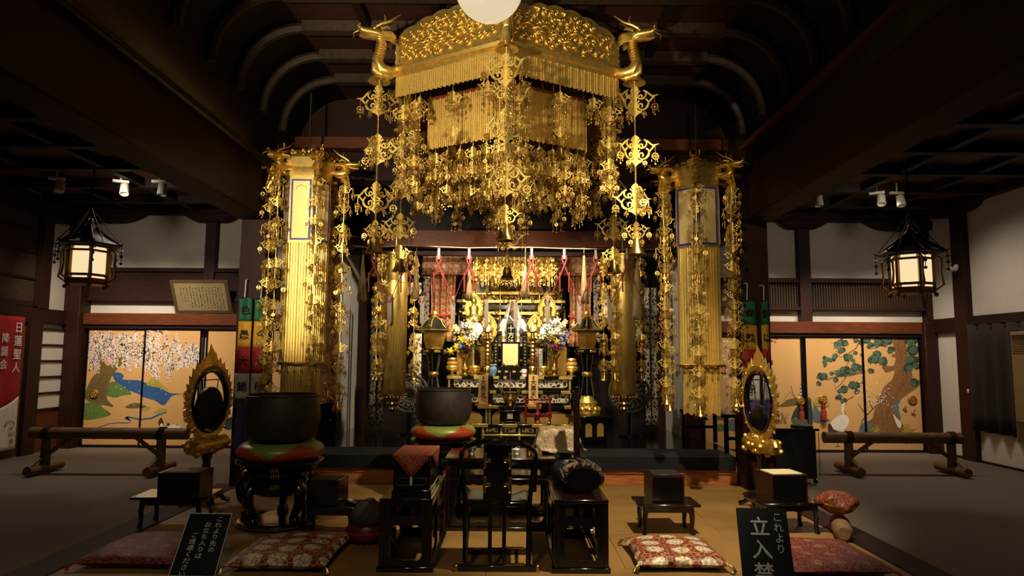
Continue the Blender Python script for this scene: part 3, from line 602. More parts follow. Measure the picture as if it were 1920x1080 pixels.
def fusuma(i, x0, x1, zt, dy, canvas, label, pull=None, tassel=None):
    y = 11.40 + dy; root = thing('door_%d' % i, label, 'sliding door', ((x0 + x1) / 2, y, 0), kind='structure')
    mb = MB(root.location); mb.sm = False; mb.box2(x0, x1, y - .012, y + .02, 0.01, zt); mb.build('panel', FIELD, root)
    mb = MB(root.location); mb.sm = False; e = .022
    mb.box2(x0 - .004, x0 + e, y - .03, y + .025, 0, zt); mb.box2(x1 - e, x1 + .004, y - .03, y + .025, 0, zt); mb.box2(x0, x1, y - .025, y + .02, 0, .035); mb.box2(x0, x1, y - .025, y + .02, zt - .025, zt); mb.build('frame', LACQ, root)
    mb = MB(root.location); mb.sm = False; got = False
    for poly, mi, lay in canvas.items:
        q = clip(clip(clip(clip(poly, 0, x0 + e, True), 0, x1 - e, False), 1, .036, True), 1, zt - .026, False)
        if len(q) < 3: continue
        ar = sum(a[0] * b[1] - b[0] * a[1] for a, b in zip(q, q[1:] + q[:1]))
        if abs(ar) < 1e-6: continue
        if ar > 0: q = q[::-1]
        mb.mi = mi; yy = y - .0125 - lay * 2.5e-5; vs = [mb.v((a, yy, b)) for a, b in q]; fa = mb.f(vs); got = True
    if got: mb.bm.normal_update(); bmesh.ops.triangulate(mb.bm, faces=mb.bm.faces[:], ngon_method='EAR_CLIP'); mb.build('painting', PAINT, root, sharp=0)
    if pull:
        p = at(pull[0], pull[1], y - .02); mb = MB(root.location); mb.M = Matrix.Translation(p) @ Matrix.Rotation(R(90), 4, 'X')
        mb.lathe([(.075, -.005), (.075, .008), (.06, .016), (.045, .008), (.03, .006), (.02, .014), (0, .016)], 20)
        for k in range(6): a = k * PI / 3; mb.tube(arc(math.cos(a) * .035, math.sin(a) * .035, .016, 0, 330, 8) and [(q[0], q[1], .012) for q in arc(math.cos(a) * .035, math.sin(a) * .035, .016, 0, 330, 8)], .005, 5)
        h = mb.build('handle', GOLD_DULL, root)
        if tassel:
            mb = MB(root.location); q = p + Vector((0, -.02, -.07)); mb.tube([q + Vector((-.03, 0, .05)), q + Vector((.01, 0, .02)), q + Vector((0, 0, -.02))], .008, 6); mb.lathe([(0, 0), (.03, -.01), (.034, -.05), (.028, -.06), (.045, -.1), (.05, -.24), (0, -.24)], 10, q + Vector((0, 0, -.02)))
            for k in range(3): mb.tube([q + Vector((-.03 + .03 * k, -.01, .03)), q + Vector((.03 - .03 * k, -.015, -.03))], .006, 5)
            mb.build('tassel', plain('orange_red_tassel', '8c2a16', .8), root)
    return root
zt = zl(616)
X0 = xat(152, 834, 11.4); wdt = .965
fusuma(1, X0, X0 + wdt, zt, 0, cw, 'sliding door painted with the cherry trunk, next to the corner post', (140 + 158 / 4.319, 600 + 598 / 4.319))
fusuma(2, X0 + wdt, X0 + 2 * wdt - .02, zt, -.035, cw, 'sliding door painted with hanging blossom over a blue river', (140 + 915 / 4.319, 600 + 606 / 4.319), True)
fusuma(3, X0 + 2 * wdt + .05, X0 + 3 * wdt, zt, 0, cw, 'plain gold sliding door behind the flame-edged gong')
fusuma(4, X0 + 3 * wdt, X0 + 4 * wdt, zt, -.035, cw, 'plain gold sliding door behind the bright gilt column')
X1 = xat(1733, 844, 11.4); zt = zr(631)
fusuma(5, X1 - wdt + .01, X1, zt, 0, ce, 'sliding door painted with a thick twisting pine trunk', (1510 + 942 / 4.696, 620 + 612 / 4.696))
fusuma(6, X1 - 2 * wdt, X1 - wdt, zt, -.035, ce, 'sliding door painted with a white crane under pine boughs', (1510 + 152 / 4.696, 620 + 606 / 4.696), True)
fusuma(7, X1 - 3 * wdt, X1 - 2 * wdt - .03, zt, 0, ce, 'sliding door painted with rocks and grasses beside the crane door', (1340 + 725 / 4.5, 610 + 640 / 4.5), True)
fusuma(8, X1 - 4 * wdt, X1 - 3 * wdt, zt, -.035, ce, 'sliding door with pink blossom seen past the darker gilt column')

# ================================================================ AISLE THINGS
LAMP_PANEL = plain('lit_paper_pane', 'f3e2b4', 0.7, 0, 0, 0.04, 6, 0, 'ffe4b0', 0.95)
LANT_GOLD = goldmat('lantern_gilt', '8a6428', 0.4, 0.7)
LANT_DARK = plain('lantern_roof', '120c08', 0.75, 0.0)
def hex_lantern(px, py_top, py_bot, Y, label, rz):
    zt = zat(px, py_top, Y); zb = zat(px, py_bot, Y); c = at(px, (py_top + py_bot) / 2, Y); h = zt - zb
    root = thing('hanging_lantern', label, 'lantern', (c.x, Y, zb), rz, 'hexagonal lanterns of the aisles')
    rb, re = h * .29, h * .46
    mb = MB(); mb.sm = False
    prof = [(re, .60), (re * 1.0, .625), (re * .72, .70), (re * .42, .79), (re * .22, .88), (re * .16, .93), (re * .1, .97), (0, .97)]
    mb.lathe([(r, z * h) for r, z in prof], 6)
    for k in range(6):
        a = k * PI / 3; d = Vector((math.cos(a), math.sin(a), 0)); mb.tube([d * re * .2 + Vector((0, 0, .9 * h)), d * re * .5 + Vector((0, 0, .78 * h)), d * re + Vector((0, 0, .625 * h)), d * re * 1.08 + Vector((0, 0, .645 * h))], .012, 6)
    mb.build('roof', LANT_DARK, root)
    mb = MB(); mb.lathe([(0, .96 * h), (.035, .97 * h), (.05, .985 * h), (.02, 1.0 * h), (.03, 1.02 * h), (0, 1.06 * h)], 12); mb.build('finial', LANT_GOLD, root)
    mb = MB(); mb.sm = False
    for k in range(6):
        a = k * PI / 3; p = Vector((math.cos(a) * rb, math.sin(a) * rb, 0)); mb.box(p + Vector((0, 0, .34 * h)), (.035, .035, .56 * h), Matrix.Rotation(a, 3, 'Z'))
    for z0, z1, k_ in ((.04, .09, 1.06), (.12, .16, 1.03), (.50, .53, 1.03), (.57, .62, 1.1)): mb.lathe([(rb * k_, z0 * h), (rb * k_, z1 * h)], 6)
    mb.build('frame', LANT_GOLD, root)
    mb = MB(); mb.sm = False; mb.lathe([(rb * 1.0, 0), (rb * 1.12, .045 * h), (rb * .9, .05 * h)], 6)
    for k in range(6): a = k * PI / 3; mb.ball((math.cos(a) * rb * 1.05, math.sin(a) * rb * 1.05, -.02), .03, 6)
    mb.build('base', LANT_GOLD, root)
    for k in range(6):
        a = (k + .5) * PI / 3; ap = rb * .866 - .012; n_ = Vector((math.cos(a), math.sin(a), 0)); t_ = Vector((-math.sin(a), math.cos(a), 0)); mb = MB(); mb.sm = False
        w2 = rb * .5 - .02
        for z0, z1 in ((.165, .495), (.535, .57), (.09, .12)):
            mb.box(n_ * ap + Vector((0, 0, (z0 + z1) / 2 * h)), (.006, w2 * 2 * (1 if z0 == .165 else .85), (z1 - z0) * h), Matrix.Rotation(a, 3, 'Z'))
        mb.build('pane', LAMP_PANEL, root)
    for k in range(6):
        a = k * PI / 3; d = Vector((math.cos(a), math.sin(a), 0)); mb = MB()
        mb.tube([d * rb * 1.05 + Vector((0, 0, .56 * h)), d * rb * 1.35 + Vector((0, 0, .5 * h)), d * rb * 1.3 + Vector((0, 0, .3 * h)), d * rb * 1.4 + Vector((0, 0, .12 * h)), d * rb * 1.08 + Vector((0, 0, .05 * h))], [.012, .016, .012, .016, .01], 6); mb.build('scroll_bracket', LANT_GOLD, root)
        mb = MB(); q = d * re * 1.03; mb.tube([q + Vector((0, 0, .63 * h)), q + Vector((0, 0, .34 * h))], .005, 5); mb.lathe([(0, .56 * h), (.035, .53 * h), (0, .53 * h)], 8, q); mb.ball(q + Vector((0, 0, .45 * h)), .022, 6); mb.ball(q + Vector((0, 0, .34 * h)), .02, 6); mb.build('pendant', LANT_DARK, root)
    mb = MB(); top = ZC - zb
    for k in range(6): a = k * PI / 3 + .3; d = Vector((math.cos(a), math.sin(a), 0)); mb.tube([d * re * .95 + Vector((0, 0, .64 * h)), Vector((0, 0, 1.2 * h))], .006, 5)
    z = 1.04 * h
    while z < top: mb.tube([(math.cos(t) * .02 * (1 if int(z * 30) % 2 else .3), math.sin(t) * .02 * (.3 if int(z * 30) % 2 else 1), z + math.sin(t) * 0.0 + math.cos(t) * .022) for t in [2 * PI * i / 8 for i in range(8)]], .005, 4, True); z += .034
    mb.build('chain', LANT_DARK, root)
    return root
hex_lantern(166, 414, 534, 8.5, 'lit six-sided lantern before the cherry-painted wall', .15)
hex_lantern(1708, 428, 551, 8.5, 'lit six-sided lantern near the security camera', .38)

def track_light(px, py, label, tilt, rz):
    p = flr(px, py, ZC - .05); root = thing('track_light', label, 'spotlight', (p.x, p.y, ZC - .08), rz, 'ceiling track lights')
    mb = MB(); mb.sm = False; mb.box((0, 0, .0), (.20, .05, .035), None, .004); mb.tube([(0, 0, 0), (0, 0, .15)], .012, 6); mb.build('mount', WHITE, root)
    mb = MB(); mb.tube([(.05, 0, 0), (.05, 0, -.07)], .01, 8); mb.build('arm', WHITE, root)
    mb = MB(); mb.M = Matrix.Translation((.05, 0, -.07)) @ Matrix.Rotation(tilt, 4, 'X'); mb.lathe([(0, .03), (.05, .03), (.055, .02), (.06, -.12), (.052, -.125), (.05, -.10), (0, -.10)], 18); mb.build('lamp_head', WHITE, root)
for (x, y), n, t, rz in zip(SPOT_L, ('next to the west wall', 'in the middle of the west row', 'next to the long west beam'), (R(-18), R(-25), R(-8)), (.25, .5, 0)): track_light(x - 8, y - 14, 'white ceiling spotlight of the west aisle, ' + n, t, rz)
for (x, y), n, t, rz in zip(SPOT_R, ('next to the long east beam', 'in the middle of the east row', 'next to the east wall'), (R(-10), R(-25), R(-12)), (0, -.5, .1)): track_light(x - 8, y - 14, 'white ceiling spotlight of the east aisle, ' + n, t, rz)

# framed calligraphy
root = thing('framed_calligraphy', 'framed cream calligraphy sheet hung tilted over the cherry doors', 'picture', at(378, 587, 11.3))
tl, tr, bl, br = at(319, 526, 11.12), at(426, 525, 11.12), at(330, 587, 11.36), at(437, 587, 11.36)
ux = (br - bl).normalized(); uz = ((tl + tr) / 2 - (bl + br) / 2); hh = uz.length; uz.normalize(); ww = (br - bl).length; O = bl
mb = MB(root.location); mb.sm = False; mb.prism([(0, 0), (ww, 0), (ww, hh), (0, hh)], -.012, .02, O, ux, uz); mb.build('frame', wood('plaque_frame', '4a3c2a', '5c4c38', .6), root)
mb = MB(root.location); mb.sm = False; mb.prism([(.06, .05), (ww - .06, .05), (ww - .06, hh - .05), (.06, hh - .05)], -.016, -.012, O, ux, uz); sh = mb.build('sheet', plain('dimmed_sheet', '8c7a58', .85, 0, 0, .08), root)  # sheet colour darkened to look dim under the wall fill
mb = MB(root.location); x = ww - .12
while x > .12:
    y = hh - .1 - random.random() * .04
    while y > .09 + (.12 if x < ww * .3 else 0):
        for k in range(2): a = random.uniform(-1, 1); mb.ribbon([(x - .01, y), (x + a * .01, y - .008), (x + .012 * a, y - .018)], .006, .002, O - uz.cross(ux) * .0165, ux, uz)
        y -= random.uniform(.024, .05)
    x -= .052
o = mb.build('brush_writing', BLACKTXT, sh); o.location = (0, 0, 0)

def barrier(px0, px1, pys, feet, label):
    f0 = flr(*feet[0]); f1 = flr(*feet[1]); Y = (f0.y + f1.y) / 2
    a, b = at(px0, pys[0], Y), at(px1, pys[1], Y); z = (a.z + b.z) / 2
    root = thing('bamboo_barrier', label, 'barrier', ((a.x + b.x) / 2, Y, 0), 0, 'bamboo barriers across the side aisles')
    L = b.x - a.x; mb = MB(); r = .073; pts = []; rr = []
    n = 5
    for i in range(n):
        for t, k in ((0, 1.06), (.04, 1.0), (.96, 1.0), (1.0, 1.06)): pts.append((-L / 2 + L * (i + t * .999) / n, 0, z)); rr.append(r * k)
    mb.tube(pts, rr, 16); mb.build('rail', BAMBOO, root)
    for fx, s in ((f0.x, 1), (f1.x, -1)):
        x = fx - root.location.x
        mb = MB(); mb.tube([(x, 0, .09), (x, 0, z - .05)], [.06, .055], 12); mb.build('post', BAMBOO, root)
        mb = MB(); mb.tube([(x, -.32, .06), (x, .32, .06)], .058, 12); mb.build('foot', BAMBOO, root)
        mb = MB(); mb.tube([(x + s * .34, 0, z - .04), (x + .02 * s, 0, z * .45)], .028, 8); mb.build('brace', BAMBOO, root)
        mb = MB(); mb.tube([(x, -.30, .1), (x, -.02, z * .45)], .026, 8); mb.build('brace', BAMBOO, root)
        mb = MB()
        for k in range(3): mb.tube([(x - .03 + k * .03 + .012 * math.sin(t), math.cos(t) * .078, z + math.sin(t) * .078) for t in [2 * PI * i / 12 for i in range(12)]], .013, 6, True)
        mb.build('rope_lashing', DARKWOOD, root)
barrier(60, 352, (812, 813), ((82, 886), (300, 887)), 'bamboo barrier in front of the cherry-painted doors')
barrier(1545, 1800, (822, 820), ((1595, 888), (1784, 888)), 'bamboo barrier in front of the crane and pine doors')

# red banner on the west wall
BAN_RED = plain('banner_red', '9c1016', 0.75, 0, 0, 0.1, 12.0)
XB = XL + .09; yb1 = yx(40, 700, XB); yb0 = yb1 - .62; zt_, zb_ = zx(38, 594, XB), zx(25, 842, XB); zc = zx(40, 742, XB)
root = thing('hanging_banner', 'red and white cloth banner with white brushed characters on the west wall', 'banner', (XB, yb1 - .3, zb_))
def cloth(y, z): return XB + .012 * math.sin(y * 19) + .006 * math.sin(z * 7)
mb = MB(root.location); mb.grid(14, 20, lambda u, v: (cloth(yb0 + .62 * u, zt_ + (zc - zt_) * v), yb0 + .62 * u, zt_ + (zc - .28 * (1 - u) - zt_) * v)); mb.build('red_cloth', BAN_RED, root, solid=.004)
mb = MB(root.location); mb.grid(14, 12, lambda u, v: (cloth(yb0 + .62 * u, zc), yb0 + .62 * u, (zc - .28 * (1 - u)) + (zb_ - (zc - .28 * (1 - u))) * v)); mb.build('white_hem_cloth', PAPER if 0 else WHITE, root, solid=.004)
mb = MB(root.location); mb.column('日蓮聖人', .165, (XB + .03, yb1 - .16, zt_ - .17), (0, 1, 0), (0, 0, 1), 1.18, .004, .006); mb.column('降誕会', .15, (XB + .03, yb1 - .41, zt_ - .33), (0, 1, 0), (0, 0, 1), 1.25, .004, .006); mb.build('lettering', WHITETXT, root)
mb = MB(root.location); mb.column(['16日', '照'], .075, (XB + .03, yb1 - .14, zb_ + .22), (0, 1, 0), (0, 0, 1), 1.4, .004); mb.tube([(XB + .03, yb1 - .2 + .09 * math.cos(t), zb_ + .36 + .06 * math.sin(t)) for t in [PI * i / 8 * 1.6 - 1.5 for i in range(9)]], .006, 5); mb.build('small_lettering', RED_LACQ, root)

# curtain, cabinet, switch, security camera on the east wall
CURT = plain('charcoal_curtain', '261d16', 0.9, 0, 0, 0.15, 40.0)
yc1, yc0 = yx(1822, 700, XR - .06), 7.6; zt_, zb_ = zx(1860, 606, XR - .06), zx(1860, 812, XR - .06)
root = thing('curtain', 'charcoal pleated curtain on the east side wall', 'curtain', (XR - .06, yc1, zb_))
mb = MB(root.location); mb.grid(110, 6, lambda u, v: (XR - .07 + .045 * math.sin(u * 62 + math.sin(v * 3) * .3) * (.55 + .45 * v), yc0 + (yc1 - yc0) * u, zt_ + (zb_ - zt_) * v)); mb.build('drape', CURT, root, solid=.004)
mb = MB(root.location); mb.tube([(XR - .06, yc0, zt_ + .01), (XR - .06, yc1 + .03, zt_ + .01)], .014, 8); mb.build('curtain_rod', DARKWOOD_Y, root)
ya1 = yx(1898, 700, XR - .3); root = thing('air_conditioner', 'beige cabinet with a black louvred grille in front of the charcoal curtain', 'air conditioner', (XR - .15, ya1 - .4, zx(1910, 830, XR - .3)))
z0, z1 = root.location.z, zx(1898, 622, XR - .3)
mb = MB(root.location); mb.sm = False; mb.box2(XR - .3, XR - .13, ya1 - .8, ya1, z0, z1, bev=.012); mb.build('housing', plain('beige_enamel', '7d6a44', .5), root)
mb = MB(root.location); mb.sm = False
for k in range(9): mb.box2(XR - .312, XR - .30, ya1 - .74, ya1 - .03, z1 - .06 - k * .028, z1 - .045 - k * .028)
mb.build('grille', LACQ, root)
mb = MB(root.location); mb.sm = False
for k in range(9): mb.box2(XR - .312, XR - .30, ya1 - .74, ya1 - .03, z0 + .04 + k * .028, z0 + .055 + k * .028)
mb.build('lower_grille', LACQ, root)
p = atx(1816, 733, XR - .06); root = thing('light_switch', 'small white switch on the dark post beside the curtain', 'switch', p)
mb = MB(); mb.sm = False; mb.box((-.006, 0, 0), (.012, .035, .055), None, .003); mb.build('plate', WHITE, root); mb = MB(); mb.sm = False; mb.box((-.014, 0, 0), (.01, .012, .02)); mb.build('toggle', WHITE, root)
p = atx(1797, 505, XR - .06); root = thing('security_camera', 'small white security camera on the dark post by the east lantern', 'camera', p)
mb = MB(); mb.ball((-.03, 0, .04), .04, 10); mb.build('mount', WHITE, root)
mb = MB(); mb.M = Matrix.Translation((-.1, -.02, .0)) @ Matrix.Rotation(R(-90), 4, 'Y'); mb.lathe([(0, -.06), (.035, -.06), (.038, .08), (.03, .085), (0, .085)], 14); mb.build('camera_body', WHITE, root)
mb = MB(); mb.M = Matrix.Translation((-.1, -.02, .0)) @ Matrix.Rotation(R(-90), 4, 'Y'); mb.lathe([(0, .086), (.026, .086), (.02, .095), (0, .095)], 14); mb.build('lens', LACQ, root)
# ================================================================ FOREGROUND: SIGNS
def frame_of(tl, tr, bl):
    ux = (tr - tl); w_ = ux.length; ux.normalize(); uz = (tl - bl); h_ = uz.length; uz.normalize(); return ux, uz, w_, h_
root_z = 0.0
# sloped sign on the west
TL = at(356, 962, 5.2); TR = at(436, 963, 5.2); BLc = flr(315, 1081, 0.012); L_ = (BLc - TL); TL2 = TL; BL2 = TL + L_ * 1.0
ux = (TR - TL).normalized(); wd = (TR - TL).length; uz = (TL - BL2); hh = uz.length; uz.normalize()
rt = thing('notice_board', 'white-edged black notice leaning back with three columns of thin white characters', 'sign', (BL2.x + wd / 2, BL2.y, 0))
mb = MB(rt.location); mb.sm = False; mb.prism([(0, 0), (wd, 0), (wd, hh), (0, hh)], 0, .012, BL2, ux, uz); mb.build('board', BLACKBOARD, rt)
mb = MB(rt.location); mb.sm = False
for a in ([(0, 0), (wd, 0), (wd, .006), (0, .006)], [(0, hh - .006), (wd, hh - .006), (wd, hh), (0, hh)], [(0, 0), (.005, 0), (.005, hh), (0, hh)], [(wd - .005, 0), (wd, 0), (wd, hh), (wd - .005, hh)]): mb.prism(a, -.003, 0, BL2, ux, uz)
mb.build('white_border', WHITE, rt)
mb = MB(rt.location); nn = ux.cross(uz); cs = hh * .094
for txt, fx, fy in (('これより先の', .75, .085), ('お立ち入りは', .51, .18), ('ご遠慮ください', .28, .355)):
    mb.column(txt, cs, BL2 + ux * (wd * fx) + uz * (hh * (1 - fy - .02)) + nn * .002, ux, uz, 1.06, .002)
mb.build('lettering', WHITETXT, rt)
mb = MB(rt.location); mb.sm = False
e0 = BL2 + ux * wd * .5 + uz * hh * .85 - nn * .012; mb.tube([e0, Vector((e0.x, e0.y + .12, .006))], .008, 6)
mb.build('easel_leg', BLACKBOARD, rt)
# upright sign on the east
TL = at(1380, 952, 4.62); TR = at(1473, 950, 4.56); bl = at(1393, 1085, 4.44); uz = (TL - bl).normalized(); hh = (TL - bl).length * (TL.z - .01) / (TL.z - bl.z); BL2 = TL - uz * hh
ux = (TR - TL).normalized(); ux = (ux - uz * ux.dot(uz)).normalized(); wd = (TR - TL).length; nn = ux.cross(uz)
rt = thing('notice_board', 'deep black notice with large white brushed characters by the orange brocade bundle', 'sign', (BL2.x + wd / 2, BL2.y, 0))
mb = MB(rt.location); mb.sm = False; mb.prism([(0, 0), (wd, 0), (wd, hh), (0, hh)], 0, .02, BL2, ux, uz); mb.build('board', plain('blue_black_board', '04050b', .75), rt)
mb = MB(rt.location); mb.column('立入禁止', .125, BL2 + ux * wd * .43 + uz * (hh - .125) + nn * .003, ux, uz, 1.12, .002, .012); mb.column('これより', .062, BL2 + ux * wd * .80 + uz * (hh - .06) + nn * .003, ux, uz, 1.05, .002, .006); mb.build('lettering', WHITETXT, rt)
mb = MB(rt.location); e0 = BL2 + ux * wd * .5 + uz * hh * .8 - nn * .02; mb.tube([e0, Vector((e0.x, e0.y + .22, .008))], .012, 6); mb.build('easel_leg', BLACKBOARD, rt)

# ================================================================ FLOOR CUSHIONS
BRO = brocade('red_gold_brocade', '6e100c', 'a87c48', 'e6d2ac', 5.6, .55, 8.0, .36, .15)
BRO_D = brocade('deep_red_brocade', '64100e', '8a4a34', 'a06a4c', 6.0, .6, 8.0, .24, .1)
def zabuton(x0, x1, y0, y1, h, label, mtl):
    cx, cy = (x0 + x1) / 2, (y0 + y1) / 2; a, b = (x1 - x0) / 2, (y1 - y0) / 2
    rt = thing('floor_cushion', label, 'cushion', (cx, cy, 0.0), 0, 'brocade floor cushions')
    mb = MB(); n = 26
    def prof(u, v, s):
        U, V = 2 * u - 1, 2 * v - 1; e = (1 - abs(U) ** 3.2) * (1 - abs(V) ** 3.2); e = max(0, e) ** .42
        pin = 1 - .05 * (1 - abs(U)) * abs(V) ** 4; pin2 = 1 - .05 * (1 - abs(V)) * abs(U) ** 4
        return (U * a * pin2, V * b * pin, h * .45 + s * h * (.55 if s > 0 else .44) * e + .006 * math.sin(U * 5 + V * 3) * e * (s > 0))
    for s in (1, -1): mb.grid(n, n, lambda u, v: prof(u, v, s))
    bmesh.ops.remove_doubles(mb.bm, verts=mb.bm.verts, dist=1e-5); mb.build('cover', mtl, rt, sharp=70)
    mb = MB()
    for sx in (-1, 1):
        for sy in (-1, 1):
            for k in range(5): an = math.atan2(sy, sx) + (k - 2) * .25; mb.tube([(sx * a * .97, sy * b * .97, h * .45), (sx * a * .97 + math.cos(an) * .03, sy * b * .97 + math.sin(an) * .03, h * .35), (sx * a * .97 + math.cos(an) * .05, sy * b * .97 + math.sin(an) * .05, .012)], .005, 5)
    mb.build('corner_tassel', BRASS if mtl is BRO else RED_TASSEL, rt)
zabuton(-3.06, -2.36, 4.93, 5.72, .11, 'worn dark red floor cushion beside the sloped black notice', BRO_D)
zabuton(-1.98, -1.28, 4.88, 5.70, .12, 'red and silver brocade floor cushion before the low table with remote controls', BRO)
zabuton(.90, 1.55, 4.97, 5.66, .12, 'bright red and cream medallion floor cushion alone on the open tatami', BRO)
zabuton(1.93, 2.66, 4.85, 5.66, .11, 'dark red floor cushion beside the upright black notice', BRO_D)

# ================================================================ LOW TABLES AND BOXES
def low_table(cx, cy, w_, d_, h_, rz, label, mtl=None):
    mtl = mtl or LACQ; rt = thing('low_table', label, 'low table', (cx, cy, 0), rz, 'small lacquered reading tables')
    mb = MB(); mb.sm = False; mb.box((0, 0, h_ - .012), (w_, d_, .024), None, .008); mb.build('top', mtl, rt)
    mb = MB(); mb.sm = False
    for s in (-1, 1): mb.box((0, s * d_ * .36, h_ - .05), (w_ * .72, .014, .055)); mb.box((s * w_ * .37, 0, h_ - .05), (.014, d_ * .7, .055))
    mb.build('apron', mtl, rt)
    for sx in (-1, 1):
        for sy in (-1, 1):
            mb = MB(); mb.tube([(sx * w_ * .35, sy * d_ * .36, h_ - .02), (sx * w_ * .375, sy * d_ * .37, h_ * .55), (sx * w_ * .365, sy * d_ * .37, h_ * .2), (sx * w_ * .385, sy * d_ * .38, .0)], [.028, .022, .018, .022], 8); mb.build('leg', mtl, rt)
    return rt
def book_box(cx, cy, z, w_, d_, h_, rz, label, top, edge=None):
    rt = thing('scripture_box', label, 'box', (cx, cy, z), rz, 'lacquered scripture boxes')
    mb = MB(); mb.sm = False; mb.box((0, 0, h_ / 2), (w_, d_, h_), None, .004); mb.build('body', LACQ, rt)
    mb = MB(); mb.sm = False
    for s in (-1, 1): mb.box((s * (w_ / 2 - .004), 0, h_ / 2 + .003), (.012, d_ + .008, h_ + .006)); mb.box((0, s * (d_ / 2 - .004), h_ - .002), (w_ + .008, .012, .012))
    mb.build('edge_trim', edge or LACQ_RED, rt)
    mb = MB(); mb.sm = False; mb.box((0, 0, h_ + .006), (w_ * .86, d_ * .8, .012), None, .003); mb.build('sutra_book', top, rt)
    return rt
TANPAPER = plain('tan_book_cover', '8a6a44', .7, 0, 0, .15, 20)
X_ = lambda px, Y, py=940: xat(px, py, Y)
low_table(X_(335, 6.3), 6.28, .66, .40, .27, .05, 'black low table under the box beside the flame-edged gong'); book_box(X_(343, 6.28), 6.32, .27, .36, .30, .19, .05, 'black box with tan book on top beside the flame-edged gong', TANPAPER)
low_table(X_(624, 5.98), 5.96, .54, .32, .26, -.06, 'black low table holding two remote controls beside the large bronze bell'); book_box(X_(614, 5.98), 5.98, .26, .27, .26, .20, -.06, 'black box on the low table with remote controls', plain('dark_book', '3a2a22', .6))
low_table(X_(1247, 6.15), 6.15, .54, .36, .26, 0, 'small dark red table standing alone on the open tatami', LACQ_RED); book_box(X_(1248, 6.15), 6.22, .26, .28, .34, .22, 0, 'black box with red edges on the lone small table', plain('dark_label', '1c1a16', .5), plain('red_brown_edge', '2e120c', .35))
low_table(X_(1470, 6.2), 6.2, .58, .38, .27, .1, 'black low table behind the upright black notice'); book_box(X_(1470, 6.2), 6.25, .27, .32, .30, .22, .1, 'black box topped with cream papers beside the gilt mirror stand', PAPER, plain('red_brown_edge2', '2e120c', .35))
for k, (dx, dy, rz, lab) in enumerate(((.17, .02, .5, 'grey remote control with light buttons on the low table'), (.21, -.07, .9, 'slim black remote control at the low table edge'))):
    rt = thing('remote_control', lab, 'remote control', (X_(622, 5.98) + dx, 5.97 + dy - .02, .26), rz)
    mb = MB(); mb.sm = False; mb.box((0, 0, .009), (.045, .15, .018), None, .004); mb.build('case', (plain('grey_plastic', '55534e', .4), LACQ)[k], rt)
    mb = MB(); mb.sm = False; mb.box((0, .03, .019), (.03, .06, .003)); mb.build('keypad', plain('keypad_%d' % k, ('c4c2b8', '3a3a3a')[k], .5), rt)
rt = thing('power_cord', 'thin black cord looping down from the low table with remote controls', 'cord', (X_(624, 5.98) + .31, 5.92, 0))
mb = MB(); mb.tube([(-.07, .06, .266), (-.01, .0, .268), (.03, -.02, .24), (.04, -.02, .12), (.02, -.03, .03), (.0, -.06, .006), (.05, -.1, .006)], .004, 6); mb.build('cable', LACQ, rt)

